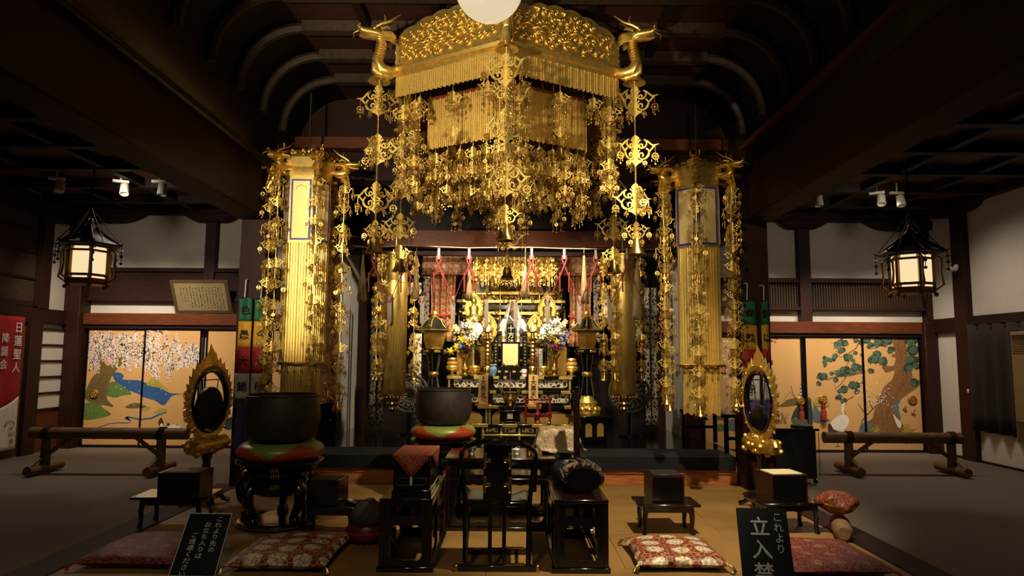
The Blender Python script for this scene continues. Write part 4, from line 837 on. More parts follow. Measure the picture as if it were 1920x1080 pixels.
# ================================================================ BRONZE BELLS ON STANDS
BELL_OR = plain('orange_cushion_silk', 'a8411c', .38, .1, 0, .15, 14); BELL_GR = plain('green_cushion_silk', '7d8a3c', .38, .1, 0, .15, 14)
def bell_set(cx, cy, s, zb, label):
    rb = .33 * s
    rt = thing('bell_stand', 'ornate black lacquer stand with curved legs under the ' + label, 'stand', (cx, cy, 0), .5); zt = zb - .15 * s
    mb = MB(); mb.lathe([(.20 * s, zt - .30), (.27 * s, zt - .26), (.29 * s, zt - .20), (.24 * s, zt - .15), (.26 * s, zt - .14), (.31 * s, zt - .12), (.31 * s, zt - .09), (.28 * s, zt - .08), (.34 * s, zt - .03), (.37 * s, zt - .02), (.37 * s, zt), (0, zt)], 40); mb.build('body', LACQ, rt)
    mb = MB(); mb.tube([(.375 * s * math.cos(t), .375 * s * math.sin(t), zt - .01) for t in [2 * PI * i / 40 for i in range(40)]], .012, 6, True); mb.build('rim', LACQ, rt)
    for k in range(5):
        a = 2 * PI * k / 5; d = Vector((math.cos(a), math.sin(a), 0)); q = zt - .22
        mb = MB(); mb.tube([d * .20 * s + Vector((0, 0, q + .03)), d * .30 * s + Vector((0, 0, q + .04)), d * .37 * s + Vector((0, 0, q - .03)), d * .355 * s + Vector((0, 0, q * .62)), d * .28 * s + Vector((0, 0, q * .38)), d * .25 * s + Vector((0, 0, q * .25)), d * .29 * s + Vector((0, 0, .06))], [.06 * s, .062 * s, .055 * s, .045 * s, .034 * s, .032 * s, .045 * s], 10); mb.ball(d * .30 * s + Vector((0, 0, .07)), .055 * s, 8); mb.build('leg', LACQ, rt)
        mb = MB(); mb.sm = False; rm = Matrix.Rotation(a + PI / 5, 3, 'Z'); dd = Vector((math.cos(a + PI / 5), math.sin(a + PI / 5), 0))
        for z_, rr in ((zt - .055, .33), (zt - .105, .318), (zt - .20, .295)):
            for j in range(4): mb.box(dd * rr * s + Vector((-dd.y, dd.x, 0)) * (j - 1.5) * .02 + Vector((0, 0, z_)), (.012, .012, .035), rm)
        mb.build('gilt_fitting', BRASS, rt)
    mb = MB(); mb.lathe([(.25 * s, .0), (.345 * s, .0), (.36 * s, .02), (.35 * s, .045), (.32 * s, .055), (.25 * s, .045)], 40); mb.lathe([(.25 * s, .045), (.25 * s, .0)], 40, cap=False); mb.build('base_ring', LACQ, rt)
    mb = MB(); mb.tube([(.357 * s * math.cos(t), .357 * s * math.sin(t), .03) for t in [2 * PI * i / 48 for i in range(48)]], .006, 5, True); mb.build('gilt_line', BRASS, rt)
    rt = thing('bell_cushion', 'orange and green silk ring cushion under the ' + label, 'cushion', (cx, cy, zt))
    mb = MB(); n, m_ = 160, 28; Rm, rr = .27 * s, .115 * s; zc = .08 * s
    vs = [[mb.v((math.cos(2 * PI * i / n) * (Rm + math.cos(2 * PI * j / m_) * rr), math.sin(2 * PI * i / n) * (Rm + math.cos(2 * PI * j / m_) * rr), zc + math.sin(2 * PI * j / m_) * .08 * s)) for j in range(m_)] for i in range(n)]
    for i in range(n):
        for j in range(m_):
            ph = math.sin(2 * PI * (j + .5) / m_); sec = ((i / n + .25) * 4 + .5) % 1; mb.mi = 1 if abs(sec - .5) < .03 + .46 * max(0, (ph + .5) / 1.5) ** 1.2 and ph > -.5 else 0
            mb.f([vs[i][j], vs[(i + 1) % n][j], vs[(i + 1) % n][(j + 1) % m_], vs[i][(j + 1) % m_]])
    mb.build('ring', [BELL_OR, BELL_GR], rt, sharp=0)
    hh = .43 * s
    rt = thing('bronze_bell', label[0].upper() + label[1:] + ' resting on its ring cushion', 'bell', (cx, cy, zt + .154 * s))
    mb = MB(); mb.lathe([(0, 0), (.20 * s, .005), (.28 * s, .03 * s), (.315 * s, .09 * s), (.338 * s, .20 * s), (.335 * s, .30 * s), (.318 * s, .40 * s), (.312 * s, hh), (.300 * s, hh), (.305 * s, .39 * s), (.322 * s, .29 * s), (.324 * s, .20 * s), (.30 * s, .1 * s), (.26 * s, .045 * s), (0, .02)], 64); mb.build('bowl', IRON, rt, sharp=50)
    mb = MB(); mb.tube([((.318 * s) * math.cos(t), (.318 * s) * math.sin(t), hh - .015) for t in [2 * PI * i / 56 for i in range(56)]], .007, 5, True); mb.build('rim', IRON, rt)
p = flr(521, 985); bell_set(xat(521, 985, 6.32), 6.32, 1.0, .72, 'large dark bronze bell bowl')
bell_set(xat(832, 760, 7.4), 7.4, .90, .775, 'smaller dark bronze bell bowl')

# ================================================================ FLAME-EDGED GONGS
def flame_gong(px, py_c, Y, label, rz, disc, zr_=.30):
    c = at(px, py_c, Y); rt = thing('gong_stand', label, 'gong stand', (c.x, Y, 0), rz); zc = c.z
    mb = MB(); n = 96; rin = zr_; th = .014; ring = []
    for i in range(n):
        a = 2 * PI * i / n; up = max(0, math.sin(a)); tip = math.exp(-((a - PI / 2) / .16) ** 2) * .10; r0 = rin + .075 + .035 * up ** 2 + tip
        tooth = (0.045 if i % 3 == 0 else (0.012 if i % 3 == 1 else 0.0)) * (.35 + .65 * (1 if math.sin(a) > -.75 else 0)); r1 = r0 + tooth
        aa = a + (.05 if i % 3 == 0 else 0) * (1 if math.cos(a) > 0 else -1) * .8
        ci, co_ = Vector((math.cos(a) * rin, 0, zc + math.sin(a) * rin * 1.05)), Vector((math.cos(aa) * r1, 0, zc + math.sin(aa) * r1 * 1.05))
        cm = Vector((math.cos(a) * (rin + .045), 0, zc + math.sin(a) * (rin + .045) * 1.05))
        ring.append([mb.v(ci + Vector((0, -th, 0))), mb.v(cm + Vector((0, -th * 1.9, 0))), mb.v(co_ + Vector((0, -th * .3, 0))), mb.v(co_ + Vector((0, th * .3, 0))), mb.v(cm + Vector((0, th * 1.9, 0))), mb.v(ci + Vector((0, th, 0)))])
    mb.sm = False
    for i in range(n):
        a, b = ring[i], ring[(i + 1) % n]
        for j in range(6): mb.f([a[j], b[j], b[(j + 1) % 6], a[(j + 1) % 6]])
    mb.build('flame_ring', GOLD, rt, sharp=0)
    mb = MB(); mb.tube([(math.cos(t) * (rin - .005), 0, zc + math.sin(t) * (rin - .005) * 1.05) for t in [2 * PI * i / 48 for i in range(48)]], .022, 8, True, 1.6, (0, 1, 0)); mb.build('inner_rim', LACQ, rt)
    for k in range(12):
        t = 2 * PI * k / 12 + .2; mb = MB(); mb.ball((math.cos(t) * (rin + .05), -.03, zc + math.sin(t) * (rin + .05) * 1.05), .012, 6); mb.ball((math.cos(t) * (rin + .05), .03, zc + math.sin(t) * (rin + .05) * 1.05), .012, 6); mb.build('stud', GOLD, rt)
    dz, dr = disc
    mb = MB(); mb.M = Matrix.Translation((0, 0, zc + dz)) @ Matrix.Rotation(R(90), 4, 'X'); mb.lathe([(0, -.03), (dr * .9, -.03), (dr, -.02), (dr, .02), (dr * .9, .03), (dr * .35, .035), (0, .04)], 40); g = mb.build('gong_disc', plain('black_gong_%d' % int(px), '0b0a0a', .45, .5), rt)
    mb = MB(); zz = zc + rin * .72
    mb.tube([(-rin * .68, 0, zz), (rin * .68, 0, zz)], .006, 5)
    for s in (-1, 1): mb.tube([(s * rin * .45, 0, zz), (s * dr * .55, 0, zc + dz + dr * .8)], .005, 5)
    mb.build('hanging_cord', DARKWOOD, rt)
    zb = zc - rin * 1.05 - .06
    mb = MB(); random.seed(int(px))
    mb.tube([(-.28, 0, zb - .06), (-.14, 0, zb - .07), (.14, 0, zb - .07), (.28, 0, zb - .06)], [.075, .085, .085, .075], 14)
    for k in range(46):
        x = random.uniform(-.28, .28); a = random.uniform(0, 2 * PI); q = Vector((x, -math.cos(a) * .083, zb - .067 + math.sin(a) * .083)); mb.ball(q, random.uniform(.018, .034), 7)
    for s in (-1, 1):
        mb.tube([(s * (.27 + .05 * math.cos(t) * (1 - t / 9)), -.0, zb - .06 + .06 * math.sin(t) * (1 - t / 9)) for t in [i * .7 for i in range(10)]], .03, 8)
    mb.build('cloud_scroll', GOLD_CARVED, rt)
    mb = MB(); mb.lathe([(.05, zb - .13), (.055, zb - .18), (.04, zb - .22), (.045, zb - .5), (.035, .32), (.055, .28), (.04, .24), (.06, .12), (.11, .09), (.13, .06), (.0, .06)], 16); mb.build('post', LACQ, rt)
    for k in range(4):
        a = PI / 4 + k * PI / 2; d = Vector((math.cos(a), math.sin(a), 0)); mb = MB(); mb.tube([d * .04 + Vector((0, 0, .12)), d * .13 + Vector((0, 0, .10)), d * .18 + Vector((0, 0, .04)), d * .24 + Vector((0, 0, .02))], [.03, .03, .022, .02], 8); mb.build('foot', LACQ, rt)
    return rt
flame_gong(393, 752, 7.1, 'gilt flame-edged stand with a black gong hanging in it, before the gold doors', R(80), (-.07, .215))
flame_gong(1424, 752, 7.1, 'gilt flame-edged ring stand in front of the five-colour flags', R(-84), (-.17, .13))

# ================================================================ LONG SIDE TABLES
CLOUD = lambda w, h, e: [(-w + e, -h), (-w * .3, -h + e * .2), (0, -h), (w * .3, -h + e * .2), (w - e, -h), (w - e * .3, -h + e * .35), (w, -h + e), (w, h - e), (w - e * .35, h - e * .3), (w - e, h), (w * .3, h - e * .25), (0, h), (-w * .3, h - e * .25), (-w + e, h), (-w + e * .35, h - e * .3), (-w, h - e), (-w, -h + e), (-w + e * .3, -h + e * .35)]
def holed_panel(mb, w, h, hole, th, O, X, Z):
    """board 2w x 2h with one opening, as a ring of quads"""
    O = Vector(O); X = Vector(X); Z = Vector(Z); nn = Z.cross(X) * th / 2; n = len(hole); out = []
    for a, b in hole:
        t = max(abs(a) / w, abs(b) / h); out.append((a / t, b / t))
    V = [[mb.v(O + X * p[0] + Z * p[1] + nn * s) for s in (-1, 1)] for p in hole]; W = [[mb.v(O + X * p[0] + Z * p[1] + nn * s) for s in (-1, 1)] for p in out]
    corners = []
    for i in range(n):
        j = (i + 1) % n
        a, b = out[i], out[j]; extra = None
        if abs(abs(a[0]) - w) < 1e-6 and abs(abs(b[1]) - h) < 1e-6 and abs(abs(a[1]) - h) > 1e-6: extra = (math.copysign(w, a[0]), math.copysign(h, b[1]))
        elif abs(abs(a[1]) - h) < 1e-6 and abs(abs(b[0]) - w) < 1e-6 and abs(abs(b[1]) - h) > 1e-6: extra = (math.copysign(w, b[0]), math.copysign(h, a[1]))
        ev = [mb.v(O + X * extra[0] + Z * extra[1] + nn * s) for s in (-1, 1)] if extra else None
        for s in (0, 1): mb.f(([V[i][s], W[i][s]] + ([ev[s]] if ev else []) + [W[j][s], V[j][s]]))
        mb.f([V[i][0], V[j][0], V[j][1], V[i][1]])
        if ev: mb.f([W[i][0], ev[0], ev[1], W[i][1]]); mb.f([ev[0], W[j][0], W[j][1], ev[1]])
        else: mb.f([W[i][0], W[j][0], W[j][1], W[i][1]])
def side_table(x0, x1, y0, y1, h, label, panels=1, top_over=.02, name='altar_side_table'):
    cx, cy = (x0 + x1) / 2, (y0 + y1) / 2; rt = thing(name, label, 'table', (cx, cy, 0)); w, d = (x1 - x0) / 2, (y1 - y0) / 2
    mb = MB(); mb.sm = False; mb.box((0, 0, h - .014), (2 * w + 2 * top_over, 2 * d + 2 * top_over, .028), None, .006); mb.build('top', LACQ_RED, rt)
    mb = MB(); mb.sm = False; zr = h * .70
    mb.box((0, 0, zr), (2 * w + top_over, 2 * d + top_over, .022), None, .005); mb.build('mid_rail', LACQ_RED, rt)
    for nm, O, X, hw in (('front_panel', (0, -d, 0), (1, 0, 0), w), ('back_panel', (0, d, 0), (1, 0, 0), w), ('side_panel', (-w, 0, 0), (0, 1, 0), d), ('side_panel', (w, 0, 0), (0, 1, 0), d)):
        mb = MB(); mb.sm = False; O = Vector(O); k = panels if hw == w else max(1, round(hw / w * panels * .8)) if panels == 1 else 1
        for i in range(k):
            ox = Vector(X) * (hw * (2 * (i + .5) / k - 1)); hwk = hw / k - .004
            holed_panel(mb, hwk, (h - .03 - zr) / 2, CLOUD(hwk * .66, (h - zr) * .22, .018), .022, O + ox + Vector((0, 0, (h - .03 + zr) / 2)), X, (0, 0, 1))
            zl_ = .035; holed_panel(mb, hwk, (zr - zl_) / 2, CLOUD(hwk * .68, (zr - zl_) * .40, .04), .022, O + ox + Vector((0, 0, (zr + zl_) / 2)), X, (0, 0, 1))
        mb.build(nm, LACQ, rt)
    for sx in (-1, 1):
        for sy in (-1, 1): mb = MB(); mb.sm = False; mb.box((sx * w, sy * d, (h - .02) / 2), (.035, .035, h - .02), None, .004); mb.build('leg', LACQ_RED, rt)
    mb = MB(); mb.sm = False
    for s in (-1, 1): mb.box((0, s * d, .018), (2 * w + .06, .06, .036), None, .005); mb.box((s * w, 0, .018), (.06, 2 * d, .036), None, .005)
    mb.build('plinth', LACQ, rt); return rt
yT0, yT1 = 4.97, 5.92
side_table(xat(716, 1000, yT0), xat(806, 1000, yT0), yT0, yT1, .50, 'dark lacquer side table carrying the box with the red brocade cover')
side_table(xat(1043, 1000, yT0), xat(1136, 1000, yT0), yT0, yT1, .50, 'dark lacquer side table carrying the black drum under pale brocade')
side_table(xat(838, 950, 6.1), xat(1036, 950, 6.1), 6.12, 6.75, .62, 'wide black lacquer desk behind the round-backed chair', 2, .03, 'altar_desk')

# box with the red brocade cover on the west table
bx0, bx1, by0, by1, bz, bh = xat(737, 900, 5.05), xat(806, 900, 5.05), 5.06, 5.60, .50, .28
rt = thing('covered_box', 'black box with an oval handle slot on the side table beside the chair', 'box', ((bx0 + bx1) / 2, (by0 + by1) / 2, bz)); w2, d2 = (bx1 - bx0) / 2, (by1 - by0) / 2
mb = MB(); mb.sm = False; mb.box((0, 0, bh / 2), (2 * w2, 2 * d2, bh), None, .006); mb.box((0, 0, .02), (2 * w2 + .02, 2 * d2 + .02, .04), None, .006); mb.build('body', LACQ, rt)
mb = MB(); a = [(-.085, .0), (.085, 0)]; mb.tube([(.085 + .026 * math.cos(t), -d2 - .004, .10 + .026 * math.sin(t)) for t in [-PI / 2 + PI * i / 8 for i in range(9)]] + [(-.085 - .026 * math.cos(t), -d2 - .004, .10 + .026 * math.sin(t)) for t in [PI / 2 - PI * i / 8 for i in range(9)]], .005, 6, True); mb.build('handle_slot_rim', plain('pewter', '6a6862', .35, .8), rt)
REDBRO = brocade('rose_red_brocade', '8c2a22', 'b8684c', 'c4825c', 16.0, .55, 6.0, .26, .1, '3D')
rt = thing('altar_cloth', 'red brocade cloth draped over the black box, its corner hanging in front', 'cloth', ((bx0 + bx1) / 2, (by0 + by1) / 2, bz + bh))
mb = MB(); e = .006; w3, d3 = w2 + .012, d2 + .012
A = [(-w3, -d3, e), (w3, -d3, e), (w3, d3, e), (-w3, d3, e)]
mb.sm = False; vs = [mb.v(p) for p in A]; mb.f(vs)
tipf = mb.v((0, -d3 - .012, -.15)); mb.f([vs[0], tipf, vs[1]]); tr_ = mb.v((w3 + .01, 0, -.12)); mb.f([vs[1], tr_, vs[2]]); tl_ = mb.v((-w3 - .01, 0, -.12)); mb.f([vs[3], tl_, vs[0]]); tb_ = mb.v((0, d3 + .01, -.14)); mb.f([vs[2], tb_, vs[3]])
bmesh.ops.subdivide_edges(mb.bm, edges=mb.bm.edges[:], cuts=4, use_grid_fill=True); mb.build('cover', REDBRO, rt, solid=.006, sharp=60)
mb = MB(); mb.tube([(0, -d3 - .016, -.14), (0, -d3 - .02, -.17), (0, -d3 - .02, -.2)], [.008, .012, .009], 6); mb.build('corner_tassel', PAPER, rt)

# black drum, red post and pale brocade on the east table
rt = thing('black_drum', 'glossy black drum heap with grey cords on the east side table', 'drum', (xat(1092, 930, 5.3), 5.36, .50))
mb = MB(); mb.M = Matrix.Translation((0, 0, .105)) @ Matrix.Rotation(R(90), 4, 'X'); mb.lathe([(0, -.2), (.13, -.2), (.155, -.16), (.165, 0), (.155, .16), (.13, .2), (0, .2)], 24, sy=.62); mb.build('shell', LACQ, rt)
mb = MB()
for k in range(7): a = -1.4 + k * .45; mb.tube([(.155 * math.sin(a), -.2, .10 + .10 * math.cos(a)), (.168 * math.sin(a + .2), 0, .10 + .108 * math.cos(a + .2)), (.155 * math.sin(a), .2, .10 + .10 * math.cos(a))], .007, 5)
mb.build('cord', plain('grey_cord', '4a4844', .6), rt)
rt = thing('wrapped_bundle', 'dark blue grey wrapped bundle leaning on the black drum', 'bundle', (xat(1062, 905, 5.62), 5.70, .50))
mb = MB(); mb.lathe([(0, 0), (.10, 0), (.115, .05), (.10, .13), (.06, .18), (.05, .20), (.075, .235), (.0, .215)], 14); mb.build('wrapping', plain('blue_grey_cloth', '1a1c22', .45), rt)
mb = MB(); mb.tube([(.058 * math.cos(t), .058 * math.sin(t), .19) for t in [2 * PI * i / 14 for i in range(14)]], .008, 5, True); mb.build('tie', LACQ, rt)
pp = at(1081, 800, 6.2); zt_ = zat(1081, 727, 6.2)
rt = thing('standard_post', 'tall dark red lacquered post with a scrolled top, rising beside the desk', 'post', (pp.x, 6.2, 0))
mb = MB(); mb.sm = False; mb.box((0, 0, (zt_ + .6) / 2), (.055, .05, zt_ - .6 + .02), None, .006); mb.build('shaft', LACQ_RED, rt)
mb = MB(); mb.tube([(-.02 + .035 * math.cos(t) * (1 - t / 12), -.02, zt_ - .03 + .035 * math.sin(t) * (1 - t / 12)) for t in [i * .6 for i in range(12)]], .012, 6); mb.tube([(-.03, -.01, zt_ - .05), (-.05, -.01, zt_ - .12), (-.03, 0, zt_ - .2)], .012, 6); mb.build('scroll', LACQ, rt)
mb = MB(); mb.sm = False; mb.box((0, 0, .30), (.07, .065, .60), None, .006); mb.box((0, 0, .60), (.16, .14, .05), None, .01); mb.box((0, 0, .02), (.26, .24, .04), None, .01); mb.build('foot', LACQ, rt)
PALEBRO = brocade('pale_gold_brocade', '8c7450', 'b49a6c', 'a88c60', 9.0, .5, 7.0, .25, .25, '3D')
pc = at(1042, 850, 6.55)
rt = thing('draped_box', 'black box hidden under the pale gold brocade on the desk end', 'box', (pc.x + .02, 6.58, .62))
mb = MB(); mb.sm = False; mb.box((0, 0, .10), (.30, .22, .20), None, .01); mb.build('body', LACQ, rt)
mb = MB(); mb.sm = False; mb.box((0, 0, .205), (.31, .23, .012), None, .004); mb.build('lid', LACQ_RED, rt)
rt = thing('brocade_cloth', 'pale gold brocade cloth folded over a box beside the red post', 'cloth', (pc.x, 6.55, .62))
mb = MB()
def drape(u, v):
    a, b = (u - .5) * .62, (v - .5) * .62; x, y = (a - b) * .72, (a + b) * .72; r_ = max(abs(x - .02) / .17, abs(y - .03) / .13); dz = .225 if r_ < 1 else .225 - (r_ - 1) * .22
    if r_ > 1: k = 1 + .0; x = (x - .02) / r_ * (1 + (r_ - 1) * .42) + .02; y = (y - .03) / r_ * (1 + (r_ - 1) * .42) + .03
    return (x, y, max(dz, .022) + .008 * math.sin(x * 40) * math.cos(y * 33))
mb.grid(24, 24, drape); mb.build('cover', PALEBRO, rt, solid=.006, sharp=60)
mb = MB(); mb.tube([(.19, -.06, .16), (.20, -.08, .10), (.19, -.08, .02)], [.01, .018, .022], 6); mb.build('tassel', RED_TASSEL, rt)
# small items on the desk
for px, py, nm, lab, cat in ((884, 846, 'incense_dish', 'small silver dish with lid on the black desk, next to the smaller bell', 'dish'), (992, 855, 'water_cup', 'small brass cup on the black desk near the pale brocade', 'cup'), (968, 852, 'water_cup', 'tiny white porcelain cup on the black desk', 'cup')):
    p = at(px, py, 6.4); rt = thing(nm, lab, cat, (p.x, 6.4, .62))
    mtl = {'d': plain('silver', '8f8b82', .3, .8), 't': BRASS, 'w': WHITE}['d' if nm[0] == 'i' else ('t' if px > 980 else 'w')]; k = .045 if nm[0] == 'i' else .032
    mb = MB(); mb.lathe([(0, 0), (k * .7, 0), (k * .6, k * .3), (k, k * .9), (k * 1.05, k * 1.2), (0, k * 1.15)], 16); mb.build('bowl', mtl, rt)
    mb = MB(); mb.lathe([(k * 1.08, k * 1.2), (k * .8, k * 1.45), (k * .2, k * 1.6), (k * .25, k * 1.75), (0, k * 1.85)], 16); mb.build('lid', mtl, rt)

# ================================================================ ROUND-BACKED CHAIR
yc0, yc1 = 4.99, 5.44; cxl, cxr = xat(872, 1000, 5.0), xat(992, 1000, 5.0); cx = (cxl + cxr) / 2; hw = (cxr - cxl) / 2
rt = thing('round_backed_chair', 'black lacquer horseshoe-back chair with gilt fittings facing the altar', 'chair', (cx, 5.2, 0))
mb = MB(); mb.sm = False; mb.box((0, .02, .455), (2 * hw + .04, .46, .035), None, .008); mb.build('seat', LACQ, rt)
mb = MB(); mb.sm = False; mb.box((0, .02, .478), (2 * hw - .03, .40, .016), None, .005); mb.build('seat_reflection', plain('grey_seat_reflection', '3c3f3e', .35), rt)  # raised grey slab standing in for the reflection on the lacquer seat
mb = MB(); pts = []
for i in range(25):
    t = PI * i / 24; pts.append((-math.cos(t) * (hw + .055), -.24 + .36 * (1 - math.sin(t)) , .72 + .19 * math.sin(t) ** .8))
pts = [(-(hw + .045), .17, .48)] + pts + [(hw + .045, .17, .48)]
mb.tube(pts, .021, 8); mb.build('arm_hoop', LACQ, rt)
mb = MB(); mb.sm = False; mb.box((0, -.225, .68), (.20, .018, .40), Matrix.Rotation(R(4), 3, 'X'), .004); mb.build('splat', LACQ, rt)
mb = MB(); mb.box((0, -.24, .893), (.13, .03, .03), None, .006); mb.build('crest', BRASS if 0 else plain('worn_gilt', '4a3a1c', .4, .6), rt)
for sx in (-1, 1):
    for z in (.77, .60):
        mb = MB(); mb.sm = False; mb.box((sx * .09, -.238 - (z - .68) * .07, z), (.026, .006, .11), None, .006); mb.box((sx * .066, -.238 - (z - .68) * .07, z), (.045, .006, .026), None, .006); mb.build('gilt_fitting', BRASS, rt)
for sx in (-1, 1):
    for y_, z1 in ((-.2, .74), (.2, .46)):
        mb = MB(); mb.tube([(sx * (hw + (.02 if y_ > 0 else -.005)), y_ - .012, .03), (sx * hw, y_, .45), (sx * (hw + .03), y_ - (.0 if y_ > 0 else .0), z1)], [.02, .019, .016], 8); mb.build('leg', LACQ, rt)
    mb = MB(); mb.sm = False; mb.box((sx * (hw + .01), .0, .3), (.02, .42, .02)); mb.build('side_stretcher', LACQ, rt)
for y_, ww in ((-.21, .06), (.21, .03)):
    mb = MB(); mb.sm = False; mb.box((0, y_, .022), (2 * (hw + ww) , .045, .044), None, .006); f_ = mb.build('floor_rail', LACQ, rt)
    for sx in (-1, 1): mb = MB(); mb.sm = False; mb.box((sx * (hw + ww), y_, .022), (.03, .05, .048), None, .006); mb.build('gilt_cap', BRASS, rt)
    mb = MB(); mb.sm = False; mb.box((.13, y_, .046), (.13, .047, .006)); mb.build('gilt_plate', BRASS, rt)
mb = MB(); mb.sm = False
for sx in (-1, 1): mb.box((sx * .05, -.21, .24), (.028, .02, .40))
mb.build('back_bars', LACQ, rt)

# ================================================================ BUNDLES ON THE TATAMI
rt = thing('round_cushion', 'glossy red round cushion tucked beside the side table', 'cushion', (-1.17, 5.75, 0))
mb = MB(); mb.lathe([(0, 0), (.13, .005), (.18, .04), (.19, .09), (.16, .14), (.10, .155), (0, .15)], 28, sx=.95, sy=.9); mb.build('cover', plain('red_satin', '5c1710', .4, .1, .1), rt)
mb = MB(); mb.tube([(.19 * .95 * math.cos(t), .19 * .9 * math.sin(t), .088) for t in [2 * PI * i / 28 for i in range(28)]], .007, 5, True); mb.build('piping', RED_TASSEL, rt)
rt = thing('cloth_bundle', 'brown grey cloth bundle heaped on the glossy red round cushion', 'bundle', (-1.155, 5.77, .156))
mb = MB(); mb.lathe([(0, 0), (.15, .0), (.165, .03), (.15, .09), (.10, .14), (.04, .165), (0, .165)], 20, sx=1, sy=.9); mb.build('wrapping', plain('brown_grey_cloth', '3c2e28', .8), rt)
mb = MB(); mb.tube([(.03 * math.cos(t), .03 * math.sin(t), .165) for t in [2 * PI * i / 10 for i in range(10)]], .016, 6, True); mb.build('knot', plain('brown_knot', '32261f', .8), rt)
ORBRO = brocade('orange_brocade', '6a2616', '9a5c30', '96623a', 9.0, .45, 7.0, .22, .2, '3D')
q = flr(1570, 1010)
rt = thing('rolled_cushion', 'beige rolled cushion lying under the orange brocade, behind the dark red cushion', 'cushion', (2.83, 6.02, 0))
mb = MB(); mb.M = Matrix.Rotation(R(70), 4, 'Z') @ Matrix.Translation((0, 0, .075)); mb.tube([(-.24, 0, 0), (-.2, 0, 0), (.2, 0, 0), (.24, 0, 0)], [.05, .075, .075, .05], 16); mb.build('roll', plain('beige_silk', '8a6a4a', .55), rt)
mb = MB(); mb.M = Matrix.Rotation(R(70), 4, 'Z') @ Matrix.Translation((0, 0, .075)); mb.tube([(.05, math.cos(t) * .078, math.sin(t) * .078) for t in [2 * PI * i / 16 for i in range(16)]], .008, 5, True); mb.build('tie', RED_TASSEL, rt)
rt = thing('brocade_bundle', 'orange gold brocade cushion slumped in folds behind the upright black notice', 'cushion', (2.85, 6.12, .16))
mb = MB()
def lump(u, v):
    th = u * 2 * PI; ph = v * PI; r = 1 + .10 * math.sin(3 * th + 2 * v * 5) + .06 * math.sin(7 * th); return (math.cos(th) * math.sin(ph) * .17 * r, math.sin(th) * math.sin(ph) * .16 * r, .10 + math.cos(ph) * .095 + .015 * math.sin(5 * th) * math.sin(ph))
mb.grid(32, 16, lump); bmesh.ops.remove_doubles(mb.bm, verts=mb.bm.verts, dist=1e-4); mb.build('folded_cover', ORBRO, rt, sharp=0)
mb = MB(); mb.tube([(-.15, -.08, .1), (-.05, -.155, .08), (.06, -.155, .07), (.15, -.08, .1)], .010, 6); mb.build('piping', BRASS, rt)
# black rolling desk in the east aisle with tray
f0 = flr(1445, 897); dx0, dx1 = xat(1440, 850, 8.45), xat(1531, 850, 8.45); zt_ = zat(1490, 803, 8.45)
rt = thing('rolling_desk', 'black draped rolling desk standing before the rock-painted door', 'desk', ((dx0 + dx1) / 2, 8.65, 0))
w2 = (dx1 - dx0) / 2; mb = MB(); mb.sm = False; mb.box((0, 0, (zt_ - .03 + .06) / 2), (2 * w2, .4, zt_ - .09), None, .008); mb.build('body', plain('black_cloth', '0c0b0b', .8), rt)
mb = MB(); mb.sm = False; mb.box((0, 0, zt_ - .015), (2 * w2 + .07, .46, .03), None, .006); mb.build('top', LACQ, rt)
for sx in (-1, 1):
    for sy in (-1, 1): mb = MB(); mb.M = Matrix.Translation((sx * (w2 - .01), sy * .17, .03)) @ Matrix.Rotation(R(90), 4, 'Y'); mb.lathe([(0, -.015), (.03, -.015), (.03, .015), (0, .015)], 12); mb.build('caster', LACQ, rt)
mb = MB(); mb.tube([(w2 + .03, -.2, zt_ - .05), (w2 + .03, -.21, .3), (w2 + .035, -.2, .08)], .005, 5); mb.build('cable', LACQ, rt)
rt = thing('paper_tray', 'small grey tray lying on the black rolling desk', 'tray', (xat(1503, 797, 8.6), 8.6, zt_))
mb = MB(); mb.sm = False; mb.box((0, 0, .012), (.22, .16, .024), None, .005); mb.build('dish', plain('dark_tray', '1c1b1a', .4), rt); mb = MB(); mb.sm = False; mb.box((0, .02, .05), (.17, .01, .08), Matrix.Rotation(R(-25), 3, 'X')); mb.build('paper_sheet', plain('grey_sheet', '9a978c', .7), rt)

# ================================================================ FIVE-COLOUR FLAGS
FCOL = [plain('flag_' + n, c, .7, 0, 0, .08, 20) for n, c in (('green', '0e5a34'), ('yellow', 'c8921a'), ('red', 'a01414'), ('white', 'c9c2b8'), ('purple', '3a2660'))]
def flag(px0, px1, ys, Y, chars, cpx, label, hook_y):
    x0, x1 = xat(px0, ys[0], Y), xat(px1, ys[0], Y); zs = [zat((px0 + px1) / 2, y, Y) for y in ys]; xc = (x0 + x1) / 2
    rt = thing('five_colour_flag', label, 'flag', (xc, Y, zs[-1]), 0, 'five-colour flags on the main pillars'); hw = (x1 - x0) / 2
    for i in range(5):
        mb = MB(); mb.grid(8, 6, lambda u, v: ((2 * u - 1) * hw * (1 + .04 * i), .012 * math.sin(u * 7 + i) + .008 * math.sin(v * 3 + i * 2), zs[i] + (zs[i + 1] - zs[i]) * v - zs[-1])); mb.build(('green', 'yellow', 'red', 'white', 'purple')[i] + '_band', FCOL[i], rt, solid=.003)
    mb = MB()
    for i, ch in enumerate(chars):
        if ch != ' ': mb.text(ch, .115, (cpx * hw, -.026, (zs[i // 1] * .45 + zs[i + 1] * .55) - zs[-1] if i < 5 else 0), (1, 0, 0), (0, 0, 1), .003, .012)
    mb.build('lettering', BLACKTXT, rt)
    mb = MB(); zt_ = zat(px0, hook_y, Y) - zs[-1]; mb.tube([(-hw * .2, .0, zs[0] - zs[-1]), (-hw * .1, .0, zt_), (-hw * .1, .05, zt_ + .02), (-.02, .11, zt_ + .02)], .006, 6); mb.build('hook', WHITE, rt)
    mb = MB(); mb.tube([(-hw, 0, zs[0] - zs[-1]), (hw, 0, zs[0] - zs[-1])], .008, 6); mb.build('top_rod', DARKWOOD, rt)
